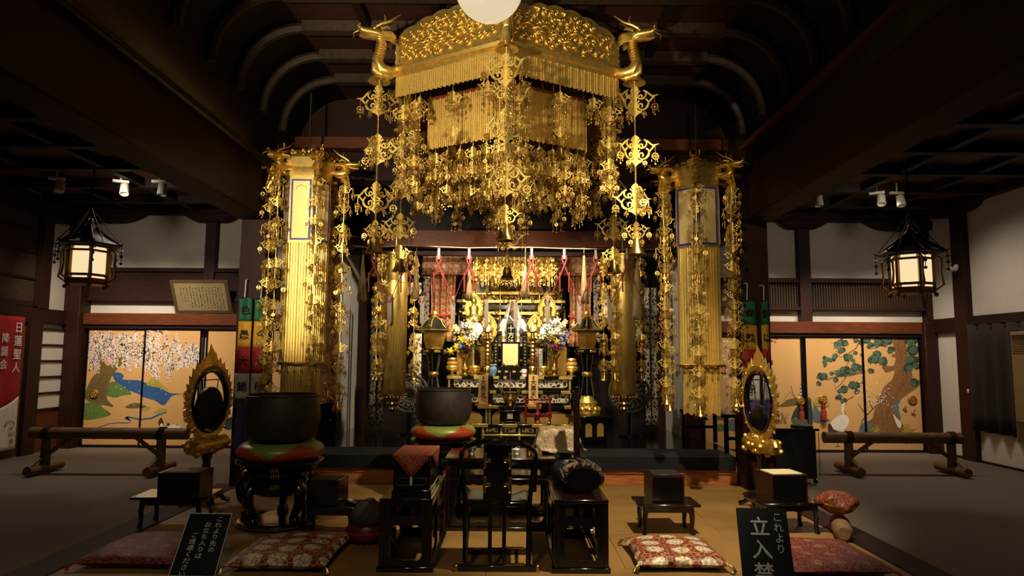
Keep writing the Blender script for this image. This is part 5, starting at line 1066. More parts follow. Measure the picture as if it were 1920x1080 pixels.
flag(449, 473, (558, 602, 651, 700, 747, 850), 7.95, '色愚大饍', .1, 'five-colour flag with brushed characters on the west pillar, next to the aisle', 525)
flag(478, 505, (560, 602, 651, 700, 747, 850), 7.95, ' 今身機', .2, 'five-colour flag on the west pillar partly behind gilt pendants', 530)
flag(1389, 1418, (564, 609, 656, 704, 751, 850), 7.95, '金熱得京', .0, 'five-colour flag on the east pillar seen through the gilt ring', 533)
flag(1427, 1440, (564, 609, 656, 704, 751, 850), 7.95, '鉢以中', .3, 'narrow five-colour flag on the outer edge of the east pillar', 537)

# ================================================================ DECK RAILS, CLOTH, BLACK CABINET
def rail(px0, px1, pt, pm, pb, Y, posts, label):
    x0, x1 = xat(px0, pt, Y), xat(px1, pt, Y); zt_, zm, zb = zat(px0, pt, Y), zat(px0, pm, Y), DECK
    rt = thing('deck_railing', label, 'railing', ((x0 + x1) / 2, Y, zb)); xc = rt.location.x
    mb = MB(); mb.sm = False; mb.box((0, 0, zt_ - zb), (x1 - x0 + .08, .05, .045), None, .008); mb.build('top_rail', LACQ, rt)
    mb = MB(); mb.sm = False; mb.box((0, 0, zm - zb), (x1 - x0, .04, .04), None, .006); mb.build('lower_rail', LACQ, rt)
    for q in posts: mb = MB(); mb.sm = False; mb.box((xat(q, pt, Y) - xc, 0, (zt_ - zb) / 2 + .01), (.05, .05, zt_ - zb + .02), None, .006); mb.build('post', LACQ, rt)
rail(1280, 1342, 770, 800, 826, 9.75, (1281, 1318, 1340), 'black lacquered railing under the darker gilt column')
rail(1358, 1392, 780, 822, 860, 8.6, (1361, 1382), 'black lacquered railing beside the east pillar')
rt = thing('floor_cloth', 'dark blue cloth spread along the deck edge', 'cloth', (0, 8.5, DECK))
mb = MB()
def clothfn(x0, x1):
    def f(u, v):
        x = x0 + (x1 - x0) * u
        if v < .55: return (x, 9.0 - (9.0 - 8.318) * v / .55 - 8.5, .006 + .003 * math.sin(x * 9 + v * 7))
        return (x, 8.318 - .006 - .006 * math.sin(x * 12) - 8.5, .004 - (v - .55) / .45 * .15)
    return f
mb.grid(60, 14, clothfn(-2.5, 2.68)); mb.build('spread', NAVY, rt, sharp=60); 
mb = MB(); mb.tube([(-2.5, -.20, -.148), (2.68, -.20, -.148)], .006, 5); mb.build('hem', NAVY, rt)
q = at(617, 790, 9.9); rt = thing('black_cabinet', 'black cabinet standing in front of the brown inner pillar', 'cabinet', (q.x, 9.9, DECK)); ch = zat(617, 757, 9.9) - DECK
mb = MB(); mb.sm = False; mb.box((0, 0, ch / 2), (.27, .3, ch), None, .006); mb.build('body', LACQ, rt); mb = MB(); mb.sm = False; mb.box((0, 0, ch + .01), (.30, .33, .02), None, .006); mb.build('top', LACQ, rt); mb = MB(); mb.ball((.06, -.155, ch * .55), .015, 8); mb.build('knob', BRASS, rt)
# ================================================================ GILT PENDANT CHAINS (shared meshes)
random.seed(21)
def wing(mb, ang, s, zc, th=.012):
    X = Vector((math.cos(ang), math.sin(ang), 0)); Z = Vector((0, 0, 1)); O = Vector((0, 0, zc)); sc = lambda P: [(a * s, b * s) for a, b in P]
    mb.prism(sc([(0, .53), (.07, .50), (.15, .42), (.10, .34), (.085, .0), (.085, -.30), (.19, -.36), (.23, -.30), (.25, -.40), (.12, -.45), (0, -.56)]), -th / 2, th / 2, O, X, Z)
    mb.ribbon(sc(arc(.24, .21, .15, 110, 420, 14)), .045 * s, th, O, X, Z); mb.ribbon(sc(arc(.20, .15, .055, -60, 200, 8)), .04 * s, th, O, X, Z)
    mb.ribbon(sc(arc(.28, -.13, .19, 130, 420, 16)), .045 * s, th, O, X, Z); mb.ribbon(sc(arc(.20, -.17, .07, -60, 220, 8)), .045 * s, th, O, X, Z)
    mb.ribbon(sc([(.30, .34), (.42, .27), (.52, .17), (.60, .10), (.80, .13)]), [.04 * s, .05 * s, .05 * s, .06 * s, .012 * s], th, O, X, Z)
    mb.ribbon(sc([(.66, .09), (.58, .02), (.47, -.10), (.42, -.22), (.30, -.33)]), [.05 * s, .05 * s, .045 * s, .045 * s, .03 * s], th, O, X, Z)
def beads(mb, z0, z1, r, O=(0, 0, 0), step=.018, n=6):
    k = max(2, int(abs(z1 - z0) / step)); P = []
    for i in range(k):
        a = z0 + (z1 - z0) * i / k; b = z0 + (z1 - z0) * (i + 1) / k; P += [(r * .45, a), (r, (a + b) / 2)]
    mb.lathe(P + [(r * .45, z1)], n, O)
def shared(o):
    COL.objects.unlink(o); return o
def use(o, name, parent, loc=(0, 0, 0), rz=0.0, s=1.0):
    c = o.copy(); c.name = name; COL.objects.link(c); c.parent = parent; c.location = loc; c.rotation_euler = (0, 0, rz); c.scale = (s, s, s); return c
def mk_plaque(h, nw, th): 
    mb = MB(); mb.sm = False
    for k in range(nw): wing(mb, 2 * PI * k / nw, h, 0, th)
    mb.lathe([(.0, h * .54), (.012 * h * 4, h * .5), (.012 * h * 4, -h * .5), (0, -h * .56)], 6); return shared(mb.build('plaque', PLAQUE_GOLD, sharp=30))
def mk_drop(L, r, wheel=True):
    mb = MB(); beads(mb, 0, -L * .4, r * .16, step=r * .4, n=4)
    if wheel:
        mb.sm = False
        for a in (0, PI / 2):
            X = (math.cos(a), math.sin(a), 0); mb.ribbon(arc(0, 0, r, 0, 360, 12), r * .28, r * .16, (0, 0, -L * .4 - r), X); mb.ribbon([(-r * 1.25, 0), (r * 1.25, 0)], r * .28, r * .16, (0, 0, -L * .4 - r), X)
            mb.ribbon([(0, r), (0, -r)], r * .28, r * .16, (0, 0, -L * .4 - r), X)
        mb.sm = True
    for k in range(3):
        a = k * 2.1; q = (math.cos(a) * r * 1.1, math.sin(a) * r * 1.1, 0); mb.tube([(q[0], q[1], -L * .4 - r), (q[0], q[1], -L * .8)], r * .08, 4); mb.ball((q[0], q[1], -L * .82), r * .26, 6)
    mb.tube([(0, 0, -L * .4 - 2 * r), (0, 0, -L)], r * .09, 4); mb.ball((0, 0, -L), r * .36, 6); return shared(mb.build('drop', PENDANT, sharp=40))
def mk_bell(r):
    mb = MB(); mb.lathe([(0, .05), (r * .2, r * 2.0), (r * .5, r * 1.9), (r * .62, r * 1.5), (r * .72, r * .7), (r * 1.15, .0), (r * 1.0, .0), (r * .6, r * .7), (0, r * 1.2)], 16); mb.tube([(0, 0, r * 1.2), (0, 0, -r * .25)], r * .09, 5); mb.ball((0, 0, -r * .3), r * .2, 6); return shared(mb.build('bell', BRASS))
PLQ = {(25, 3): mk_plaque(.275, 3, .014), (17, 3): mk_plaque(.17, 3, .01), (13, 3): mk_plaque(.125, 3, .008), (10, 3): mk_plaque(.10, 3, .007)}
DROP_L = mk_drop(.17, .03); DROP_S = mk_drop(.10, .02); DROP_D = mk_drop(.12, .019)
BELL_B = mk_bell(.075); BELL_S = mk_bell(.055)
# tiny ring of hanging trinkets around a chain, one mesh each
def mk_cluster(n, rad, L):
    mb = MB(); mb.tube([(rad * math.cos(t), rad * math.sin(t), 0) for t in [2 * PI * i / 14 for i in range(14)]], .004, 4, True)
    for k in range(n):
        a = 2 * PI * k / n; q = Vector((math.cos(a) * rad, math.sin(a) * rad, 0)); l = L * random.uniform(.7, 1.1); mb.tube([q, q - Vector((0, 0, l))], .0022, 4); mb.ball(q - Vector((0, 0, l)), .010, 6)
        mb.sm = False; mb.ribbon(arc(0, 0, .016, 0, 360, 8), .006, .004, q - Vector((0, 0, l * .5)), (-math.sin(a), math.cos(a), 0)); mb.ribbon([(-.02, 0), (.02, 0)], .005, .004, q - Vector((0, 0, l * .5)), (-math.sin(a), math.cos(a), 0)); mb.sm = True
    return shared(mb.build('trinket_ring', PENDANT))
CLUS = [mk_cluster(6, .045, .13), mk_cluster(7, .055, .16)]

# ================================================================ CANOPY
CYc, RC = 6.78, 1.2; CXc = xat(952, 100, CYc); ZM = zat(948, 88, CYc - RC)
rc = thing('canopy', 'great hexagonal gilt canopy with carved panels and dragon heads hanging over the hall', 'canopy', (CXc, CYc, ZM))
HEX = lambda r, k: Vector((math.cos(-PI / 2 + k * PI / 3) * r, math.sin(-PI / 2 + k * PI / 3) * r, 0))
mb = MB(); mb.sm = False
for pr in ([(RC * .93, -.03), (RC, -.03), (RC * 1.015, -.005), (RC, .02), (RC * .93, .02), (RC * .93, -.03)], [(RC * .95, .02), (RC * 1.03, .02), (RC * 1.045, .05), (RC * 1.03, .08), (RC * .95, .08), (RC * .95, .02)]): mb.lathe(pr, 6, a0=-PI / 2, cap=False)
mb.build('moulding', GOLD, rc)
mb = MB(); mb.sm = False; mb.lathe([(RC * .97, .10), (RC * .97, .14), (RC * .7, .30), (.25, .42), (.08, .46), (0, .46)], 6, a0=-PI / 2); mb.build('roof', DARKWOOD, rc)
mb = MB(); mb.tube([(0, 0, .45), (0, 0, CZ0 + CR_ + .06 - ZM)], .03, 8); mb.build('hanging_rod', BRASS, rc)
Lf = RC
def scal(t, L, h0, h1, n=6):
    return h0 + (h1 - h0) * math.sin(PI * (.1 + .8 * t)) ** .8 + .022 * abs(math.sin(PI * n * t))
pm = MB(); poly = [(-Lf * .47, 0), (Lf * .47, 0)] + [(Lf * (.47 - .94 * i / 48), scal(i / 48, Lf, .20, .40)) for i in range(49)]
pm.prism(poly, -.015, .015, (0, 0, 0), (1, 0, 0), (0, 0, 1)); pm.prism([(a * .97, b * .965) for a, b in poly], -.02, -.015); panel = shared(pm.build('carved_panel', GOLD_PALE if 0 else GOLD, sharp=30))
rm = MB(); random.seed(5); pts = []
tries = 0
while len(pts) < 92 and tries < 6000:
    tries += 1; x = random.uniform(-.43, .43); t = .5 - x / (.94 * 1.0); hmax = scal(t, 1, .20, .40) - .075; z = random.uniform(.035, .34)
    if z > hmax or (abs(x) > .38 and z < .06): continue
    x *= Lf
    if all((x - a) ** 2 + (z - b) ** 2 > .062 ** 2 for a, b in pts): pts.append((x, z))
for i, (x, z) in enumerate(pts):
    r0 = random.uniform(.036, .05); a0 = random.uniform(0, 6.28); sg = random.choice((-1, 1)); P = []
    for k in range(15):
        u = k / 14; r = r0 * (1 - u * .88); a = a0 + sg * u * 9.5; P.append((x + math.cos(a) * r, -.021 - .012 * u, z + math.sin(a) * r))
    rm.tube(P, [.009 + .001 * (k / 14) for k in range(15)], 6); rm.ball((x, -.03, z), .009, 6)
    if i % 3 == 0: rm.tube([(x + math.cos(a0) * r0, -.022, z + math.sin(a0) * r0), (x + math.cos(a0) * r0 * 2, -.035, z + math.sin(a0) * r0 * 1.6), (x + math.cos(a0 + .5) * r0 * 3, -.02, z + math.sin(a0 + .5) * r0 * 1.8)], [.012, .014, .004], 6)
for k in range(10):
    x = random.uniform(-.4, .25) * Lf; z = random.uniform(.07, .22); rm.tube([(x, -.025, z), (x + .05, -.045, z + .02), (x + .11, -.045, z + .005), (x + .16, -.03, z + .03)], [.006, .014, .014, .005], 6)
relief = shared(rm.build('relief', GOLD_CARVED, sharp=0))
def flutes(mb, x0, x1, zt, zb, step, depth, y0=0.0, scallop=.02, fr=5.0, seed=1):
    rnd = random.Random(seed); n = int((x1 - x0) / step); g = []
    for i in range(n * 4 + 1):
        x = x0 + (x1 - x0) * i / (n * 4); ph = i % 4; d = depth * (0, 1, .9, .15)[ph] * (1 if (i // 4) % 3 else 1.5)
        zz = zb + scallop * abs(math.sin((x - x0) * fr * PI)); g.append([mb.v((x, y0 - d, zt)), mb.v((x, y0 - d * .9, (zt + zb) / 2)), mb.v((x, y0 - d, zz))])
    sm = mb.sm; mb.sm = False
    for a, b in zip(g, g[1:]): mb.f([a[0], b[0], b[1], a[1]]); mb.f([a[1], b[1], b[2], a[2]])
    mb.sm = sm
vm = MB(); flutes(vm, -RC * .495, RC * .495, -.03, -.225, .024, .013, 0, .012, 1 / .05); val = shared(vm.build('valance', GOLD_CLOTH, sharp=0, solid=.004))
R2 = .865; Z2t, Z2b = zat(813, 190, CYc - R2 / 2) - ZM, zat(813, 283, CYc - R2 / 2) - ZM
vm = MB(); flutes(vm, -R2 * .495, R2 * .495, Z2t, Z2b, .022, .012, 0, .014, 1 / .055); val2 = shared(vm.build('inner_valance', GOLD_CLOTH, sharp=0, solid=.004))
for k in range(6):
    a = -PI / 2 + (k + .5) * PI / 3; n_ = Vector((math.cos(a), math.sin(a), 0)); rz = a + PI / 2
    p_ = use(panel, 'carved_panel', rc, n_ * (RC * .866 + .0) + Vector((0, 0, .085)), rz); use(relief, 'relief', p_)
    use(val, 'valance', rc, n_ * (RC * .866 - .01), rz); use(val2, 'inner_valance', rc, n_ * R2 * .866, rz)
mb = MB(); mb.tube([HEX(R2, k) + Vector((0, 0, Z2t + .01)) for k in range(6)], .022, 8, True); mb.build('inner_rail', plain('red_gold_rail', '7a3c18', .35, .5), rc)
for k in range(6):
    mb = MB(); mb.tube([HEX(R2 * .98, k) + Vector((0, 0, Z2t)), HEX(R2 * .98, k) + Vector((0, 0, .22))], .012, 6); mb.build('tie_rod', BRASS, rc)
# dragon heads
def dragon_mesh(s, low=1.0):
    mb = MB(); V = lambda x, y, z: (x * s, y * s, (z if z < 0 else (z * low if z < .315 else .315 * low + z - .315)) * s if x < .2 or low == 1 else (z - .315 * (1 - low)) * s)
    neck = [V(-.06, 0, .02), V(.06, 0, -.02), V(.15, 0, -.01), V(.19, 0, .06), V(.165, 0, .15), V(.15, 0, .24), V(.17, 0, .30), V(.22, 0, .315)]
    mb.tube(neck, [x * s for x in (.03, .055, .062, .05, .04, .036, .044, .05)], 12)
    for k in range(11):
        t = k / 10; i = 3 + t * 3; j = int(min(i, 5.999)); f_ = i - j; c = Vector(neck[j]).lerp(Vector(neck[j + 1]), f_); mb.tube([c + Vector((math.cos(u) * .044 * s, math.sin(u) * .044 * s, (math.sin(u + 1.2) * .016) * s)) for u in [2 * PI * q / 12 for q in range(12)]], .007 * s, 4, True)
    mb.tube([V(.14, 0, .30), V(.21, 0, .325), V(.28, 0, .325), V(.34, 0, .325), V(.375, 0, .345)], [x * s for x in (.045, .062, .05, .036, .030)], 12, flat=.8)
    mb.tube([V(.19, 0, .285), V(.26, 0, .272), V(.33, 0, .262), V(.365, 0, .268)], [x * s for x in (.035, .03, .022, .012)], 10, flat=.6)
    for sy in (-1, 1):
        mb.ball(V(.235, sy * .042, .355), .018 * s, 8); mb.ball(V(.37, sy * .016, .37), .014 * s, 6)
        mb.tube([V(.22, sy * .03, .375), V(.17, sy * .05, .41), V(.09, sy * .07, .45), V(.0, sy * .08, .53)], [x * s for x in (.016, .014, .011, .004)], 8)
        mb.tube([V(.15, sy * .05, .425), V(.14, sy * .06, .46), V(.155, sy * .06, .50)], [x * s for x in (.010, .009, .003)], 6)
        mb.tube([V(.18, sy * .05, .36), V(.12, sy * .085, .375), V(.10, sy * .09, .36)], [x * s for x in (.016, .014, .004)], 6)
        for k in range(6): a = R(-50 + k * 22); mb.tube([V(.16, sy * .04, .30 + .012 * (k - 2)), V(.10 - .02 * math.cos(a), sy * (.06 + .01 * k), .29 + .03 * math.sin(a)), V(.055 - .03 * math.cos(a), sy * .055, .28 + .06 * math.sin(a))], [x * s for x in (.016, .012, .003)], 6)
        mb.tube([V(.36, sy * .03, .33), V(.40, sy * .06, .31), V(.39, sy * .09, .27)], [x * s for x in (.006, .005, .002)], 5)
        for k in range(4): mb.tube([V(.30 + .018 * k, sy * .022, .30), V(.30 + .018 * k, sy * .022, .278)], [.006 * s, .002 * s], 5)
    mb.tube([V(.05, 0, -.05), V(.14, 0, -.075), V(.22, 0, -.03), V(.225, 0, .03), V(.19, 0, .035)], [x * s for x in (.03, .035, .03, .022, .012)], 8)
    return mb
dg_ = shared(dragon_mesh(1.0).build('dragon_head', GOLD))
for k in range(6):
    v_ = HEX(RC, k); use(dg_, 'dragon_head', rc, v_ + Vector((0, 0, .03)), math.atan2(v_.y, v_.x))
ANCH = RC + .165
def canopy_chain(k, label):
    a = -PI / 2 + k * PI / 3; P = Vector((CXc + math.cos(a) * ANCH, CYc + math.sin(a) * ANCH, ZM - .02)); rt = thing('pendant_chain', label, 'pendant', (P.x, P.y, P.z), random.uniform(0, 2))
    Z = lambda z: z - P.z
    mb = MB(); beads(mb, 0, Z(2.56), .009); mb.build('bead_string', GOLD, rt)
    mb = MB(); mb.lathe([(0, .035), (.035, .03), (.08, .005), (.105, -.03), (.10, -.03), (.07, -.005), (0, .015)], 20, (0, 0, Z(4.06))); mb.build('umbrella_cap', GOLD, rt)
    for z, key in ((3.855, (25, 3)), (3.39, (25, 3)), (2.94, (25, 3)), (2.64, (17, 3))):
        h = key[0] / 100; rz = random.uniform(0, 2.1); q = use(PLQ[key], 'plaque', rt, (0, 0, Z(z)), rz)
        for j in range(3):
            b = 2 * PI * j / 3; use(DROP_L if h > .2 else DROP_S, 'drop', q, (math.cos(b) * h * .74, math.sin(b) * h * .74, h * .10), random.uniform(0, 3))
        for j in range(3):
            b = 2 * PI * j / 3 + .0; use(DROP_S, 'drop', q, (math.cos(b) * h * .35, math.sin(b) * h * .35, -h * .28), random.uniform(0, 3), .9)
    use(BELL_B, 'bell', rt, (0, 0, Z(2.43)))
    return rt
for k, l in enumerate(('pendant chain of openwork gilt plaques hanging from the canopy corner below the globe lamp', 'large gilt pendant chain from the east front dragon of the canopy, beside the darker column', 'large gilt pendant chain from the east rear dragon of the canopy', 'large gilt pendant chain from the rear dragon of the canopy, ending above the hooded statue', 'large gilt pendant chain from the west rear dragon of the canopy', 'large gilt pendant chain from the west front dragon of the canopy')): canopy_chain(k, l)
def small_pendant(P, spec, label, group, bell=False, name='small_pendant', clus=True, top=None):
    rt = thing(name, label, 'pendant', P, random.uniform(0, 3), group); zl_ = spec[-1][0]
    mb = MB(); beads(mb, 0, zl_ - .02, .0055, step=.014, n=5); mb.build('bead_string', GOLD, rt)
    for i, (z, key) in enumerate(spec):
        h = key[0] / 100; q = use(PLQ[key], 'plaque', rt, (0, 0, z), random.uniform(0, 2.1))
        for j in range(3):
            b = 2 * PI * j / 3; use(DROP_D if h > .12 else DROP_S, 'drop', q, (math.cos(b) * h * .74, math.sin(b) * h * .74, h * .10), random.uniform(0, 3), random.uniform(.85, 1.15))
        if clus and i % 2 == 0: use(random.choice(CLUS), 'trinket_ring', q, (0, 0, -h * .45))
    if bell: use(BELL_S, 'bell', rt, (0, 0, zl_ - .25))
    return rt
GI = 'gilt pendants clustered under the inner valance of the canopy'
LI = 'small gilt pendant among the cluster hanging below the inner valance of the canopy'
for k in range(6):
    v0, v1 = HEX(R2 * .98, k), HEX(R2 * .98, k + 1)
    for j in range(6):
        p = v0.lerp(v1, (j + .5) / 6); small_pendant((CXc + p.x, CYc + p.y, ZM + Z2b + .02), [(-.10, (13, 3)), (-.27, (10, 3)), (-.42, (10, 3))] if j % 3 == 1 else [(-.11, (13, 3)), (-.26, (10, 3))], LI, GI)
for k in range(6):
    v0, v1 = HEX(R2 * .62, k), HEX(R2 * .62, k + 1)
    for j in range(2):
        p = v0.lerp(v1, (j + .5) / 2); small_pendant((CXc + p.x, CYc + p.y, ZM + .2), [(Z2b - .2 - .16, (13, 3)), (Z2b - .2 - .36, (10, 3))], LI, GI)
GO = 'gilt pendants hanging inside the outer valance of the canopy'
for k in range(6):
    v0, v1 = HEX(RC * .93, k), HEX(RC * .93, k + 1)
    for j in range(3):
        p = v0.lerp(v1, (j + .5) / 3); small_pendant((CXc + p.x, CYc + p.y, ZM - .02), [(-.29, (13, 3)), (-.60, (10, 3))] if j % 2 else [(-.27, (13, 3))], 'gilt plaque pendant hanging in the gap between the two canopy valances', GO, j % 2 == 1)
    for j in range(2):
        p = v0 * 1.0 if j == 0 else v0.lerp(v1, .12); small_pendant((CXc + p.x, CYc + p.y, ZM - .02), [(-.34, (17, 3)), (-.6, (13, 3)), (-.82, (13, 3)), (-1.0, (10, 3))], 'gilt pendant string hanging at a corner of the canopy, inside the valance', 'gilt pendant strings at the canopy corners')

# ================================================================ GILT BANNER COLUMNS
PANEL_IN = goldmat('gilt_inset', 'e2c67e', .5, .45, 6, .05); INSC = plain('faint_inscription', '7c6a38', .6)
def banner_column(px, Y, ys, label, rz, nm_chain, hook=True):
    zc_, zf, zp, zs, z2 = [zat(px, y, Y) for y in ys]; X = xat(px, ys[1], Y); s = .27
    rt = thing('banner_column', label, 'banner', (X, Y, z2), rz)
    L = lambda z: z - z2; hv = lambda r, k: Vector((math.cos(-PI / 3 + k * PI / 3) * r, math.sin(-PI / 3 + k * PI / 3) * r, 0))
    mb = MB(); mb.sm = False; mb.lathe([(s * 1.22, L(zf) + .16), (s * 1.22, L(zf) + .20), (s * 1.05, L(zf) + .2), (s * .9, L(zc_)), (0, L(zc_) + .03)], 6, a0=-PI / 3); mb.lathe([(s * 1.1, L(zf) + .10), (s * 1.22, L(zf) + .16)], 6, a0=-PI / 3); mb.lathe([(s * 1.04, L(zf) - .01), (s * 1.04, L(zf) + .10), (s * .98, L(zf) + .13)], 6, a0=-PI / 3); mb.build('crown', GOLD, rt)
    mb = MB(); random.seed(int(px))
    for k in range(6):
        a = -PI / 3 + (k + .5) * PI / 3; n_ = Vector((math.cos(a), math.sin(a), 0)); t_ = Vector((-math.sin(a), math.cos(a), 0))
        for j in range(16): q = n_ * (s * 1.22 * .866 - .02) + t_ * random.uniform(-.12, .12) + Vector((0, 0, L(zf) + .2 + random.uniform(.0, (L(zc_) - L(zf) - .2) * .9))); mb.ball(q, random.uniform(.014, .026), 6)
    mb.build('crown_carving', GOLD_CARVED, rt)
    mb = MB(); mb.sm = False; mb.lathe([(s, L(zp)), (s, L(zf))], 6, a0=-PI / 3); mb.build('casing', GOLD, rt)
    for k in range(6):
        a = -PI / 3 + (k + .5) * PI / 3; n_ = Vector((math.cos(a), math.sin(a), 0)); t_ = Vector((-math.sin(a), math.cos(a), 0)); ap = s * .866; O = n_ * (ap + .004); hw = s * .5; h0, h1 = L(zp) + .03, L(zf) - .05
        mb = MB(); mb.sm = False
        mb.prism([(-hw + .022, h0), (hw - .022, h0), (hw - .022, h1), (-hw + .022, h1)], -.002, .004, O, t_, (0, 0, 1)); mb.build('blue_border', BLUE, rt)
        mb = MB(); mb.sm = False; mb.prism([(-hw + .042, h0 + .02), (hw - .042, h0 + .02), (hw - .042, h1 - .02), (-hw + .042, h1 - .02)], -.0045, .0, O, t_, (0, 0, 1)); pnl = mb.build('inset_panel', PANEL_IN, rt)
        mb = MB(); mb.sm = False; w_ = hw - .075
        mb.ribbon([(-w_, h1 - .12), (-w_ * .8, h1 - .085), (-.02, h1 - .075), (0, h1 - .065), (.02, h1 - .075), (w_ * .8, h1 - .085), (w_, h1 - .12)], .006, .003, O - n_ * -.005, t_); mb.build('arch_line', INSC, pnl)
    mb = MB(); z = L(zs)
    for k in range(6):
        a = -PI / 3 + (k + .5) * PI / 3; mb.M = Matrix.Translation(Vector((math.cos(a), math.sin(a), 0)) * s * .866 * .93) @ Matrix.Rotation(a + PI / 2, 4, 'Z'); sub = MB(); 
        flutes(mb, -s * .46, s * .46, L(zp) + .01, z, .030, .011, 0, .022, 1 / .09, k)
    mb.build('pleated_strips', GOLD_CLOTH, rt, sharp=0, solid=.004)
    mb = MB()
    for k in range(6):
        a = -PI / 3 + (k + .5) * PI / 3; mb.M = Matrix.Translation(Vector((math.cos(a), math.sin(a), 0)) * s * .866 * .80) @ Matrix.Rotation(a + PI / 2, 4, 'Z'); flutes(mb, -s * .40, s * .40, z + .15, 0.0, .024, .010, 0, .03, 1 / .1, k + 9)
    mb.build('lower_strips', GOLD_CLOTH, rt, sharp=0, solid=.004)
    mb = MB()
    for k in range(20):
        a = 2 * PI * k / 20; q = Vector((math.cos(a), math.sin(a), 0)) * s * .98; mb.tube([q + Vector((0, 0, z + .03)), q + Vector((0, 0, z - .05))], .003, 4); mb.ball(q + Vector((0, 0, z - .055)), .014, 6)
    mb.tube([Vector((math.cos(2 * PI * i / 24), math.sin(2 * PI * i / 24), 0)) * s * .98 + Vector((0, 0, z + .03)) for i in range(24)], .012, 6, True); mb.build('bead_fringe', BRASS, rt)
    mb = MB(); mb.lathe([(0, .1), (.05, .08), (.07, .02), (.05, -.02), (.075, -.05), (0, -.07)], 14); mb.build('finial', BRASS, rt)
    for k in range(6):
        v_ = hv(s * 1.1, k); d_ = use(dg2, 'dragon_head', rt, v_ + Vector((0, 0, L(zf) + .09)), math.atan2(v_.y, v_.x)); use(flame, 'red_flame', d_, (.02, 0, -.03), 0, .8)
    mb = MB(); mb.tube([(0, 0, L(zc_)), (0, 0, L(zc_) + .75)], .012, 6); mb.build('hanging_rod', BRASS, rt)
    for k in range(6):
        v_ = Matrix.Rotation(rz, 3, 'Z') @ hv(s * 1.1 + .13, k); zt = zf + .055; n = 10; st = (zt - .18 - (1.12 if k % 2 else 1.22)) / n
        c_ = small_pendant((X + v_.x, Y + v_.y, zt), [(-.16 - st * i, (13, 3)) for i in range(n + 1)], nm_chain[k], None, True, 'pendant_chain')
        mb = MB(); mb.lathe([(0, .02), (.04, .01), (.06, -.015), (0, -.01)], 12, (0, 0, -.06)); mb.build('umbrella_cap', GOLD, c_)
dg2 = shared(dragon_mesh(.8, .35).build('dragon_head', GOLD_CARVED))
mb = MB()
for sy in (-1, 1):
    for k in range(4): mb.tube([(.09 - .01 * k, sy * .02, .17 + .012 * k), (.06 - .02 * k, sy * (.035 + .006 * k), .21 + .01 * k), (.02 - .02 * k, sy * .04, .27 + .02 * k)], [.008, .007, .002], 5)
flame = shared(mb.build('red_flame', RED_LACQ))
where = ('front face', 'inner side', 'back inner side', 'back', 'outer side', 'front outer side')
banner_column(578, 7.8, (291, 338, 461, 686, 752), 'tall hexagonal gilt banner column with a brightly lit panel, beside the large bronze bell', 0.0, ['slender gilt pendant chain on the brightly lit column, over its ' + w_ for w_ in ('inner front edge', 'edge facing the altar', 'back edge near the altar', 'back edge near the aisle', 'edge facing the west pillar', 'outer front edge')])
banner_column(1307, 7.8, (312, 352, 469, 690, 778), 'tall hexagonal gilt banner column in shade with blue-edged panels, before the east railing', R(12.5), ['slender gilt pendant chain on the shaded column, over its ' + w_ for w_ in ('east front edge', 'edge facing the east pillar', 'back east edge', 'back edge near the altar', 'edge facing the altar lantern', 'corner facing the hall')])
# round gilt columns inside the altar
def inner_column(px, Y, y0, y1, y2, label, lc):
    X = xat(px, y0, Y); z0, z1, z2 = [zat(px, y, Y) for y in (y0, y1, y2)]; r = .165
    rt = thing('gilt_column', label, 'banner', (X, Y, z2), 0)
    L = lambda z: z - z2; mb = MB(); n = 60; P = [[mb.v((math.cos(2 * PI * i / n) * r * (1 + .03 * (i % 2)), math.sin(2 * PI * i / n) * r * (1 + .03 * (i % 2)), z)) for z in (L(z1), L(z0) - .4, L(z0) - .38)] for i in range(n)]
    for i in range(n):
        a, b = P[i], P[(i + 1) % n]
        for j in range(2): mb.f([a[j], b[j], b[j + 1], a[j + 1]])
    mb.build('fluted_sleeve', GOLD_CLOTH, rt, sharp=0, solid=.004)
    mb = MB(); mb.lathe([(r * 1.05, L(z0) - .42), (r * 1.07, L(z0) - .40), (r * 1.02, L(z0) - .38), (r, L(z0) - .03), (r * 1.1, L(z0) - .02), (r * 1.1, L(z0)), (0, L(z0) + .02)], 32); mb.build('head_drum', GOLD, rt)
    mb = MB()
    for k in range(24):
        a = 2 * PI * k / 24; q = Vector((math.cos(a) * r * 1.12, math.sin(a) * r * 1.12, L(z1))); mb.ball(q + Vector((0, 0, -.04)), .013, 6)
    mb.tube([(math.cos(2 * PI * i / 32) * r * 1.12, math.sin(2 * PI * i / 32) * r * 1.12, L(z1) - .01) for i in range(32)], .014, 6, True); mb.build('bead_fringe', BRASS, rt)
    mb = MB(); q = L(z1); mb.lathe([(r * .62, q), (r * .6, q - .09), (r * .5, q - .11), (r * .55, q - .14), (r * .3, q - .18), (r * .35, q - .21), (r * .1, q - .25), (r * .06, 0), (0, 0)], 20); mb.build('finial', BRASS, rt)
    mb = MB(); mb.tube([(0, 0, L(z0)), (0, 0, L(z0) + .35)], .01, 6); mb.build('hanging_rod', BRASS, rt)
    for k, ad_ in enumerate((15, 165, 90, 235)):
        a = R(ad_); small_pendant((X + math.cos(a) * .27, Y + math.sin(a) * .27, z0 + .05), [(-.12 - .18 * i, (10, 3)) for i in range(9)], lc, 'gilt pendant chains around the ' + label.split(',')[0], True, 'pendant_chain')
inner_column(743, 9.55, 476, 738, 785, 'round gilt column on the west of the inner altar, above the dark deck', 'thin gilt pendant chain hanging around the west round gilt column')
inner_column(1167, 9.55, 478, 738, 782, 'round gilt column on the east of the inner altar, before the round screen', 'thin gilt pendant chain hanging around the east round gilt column')
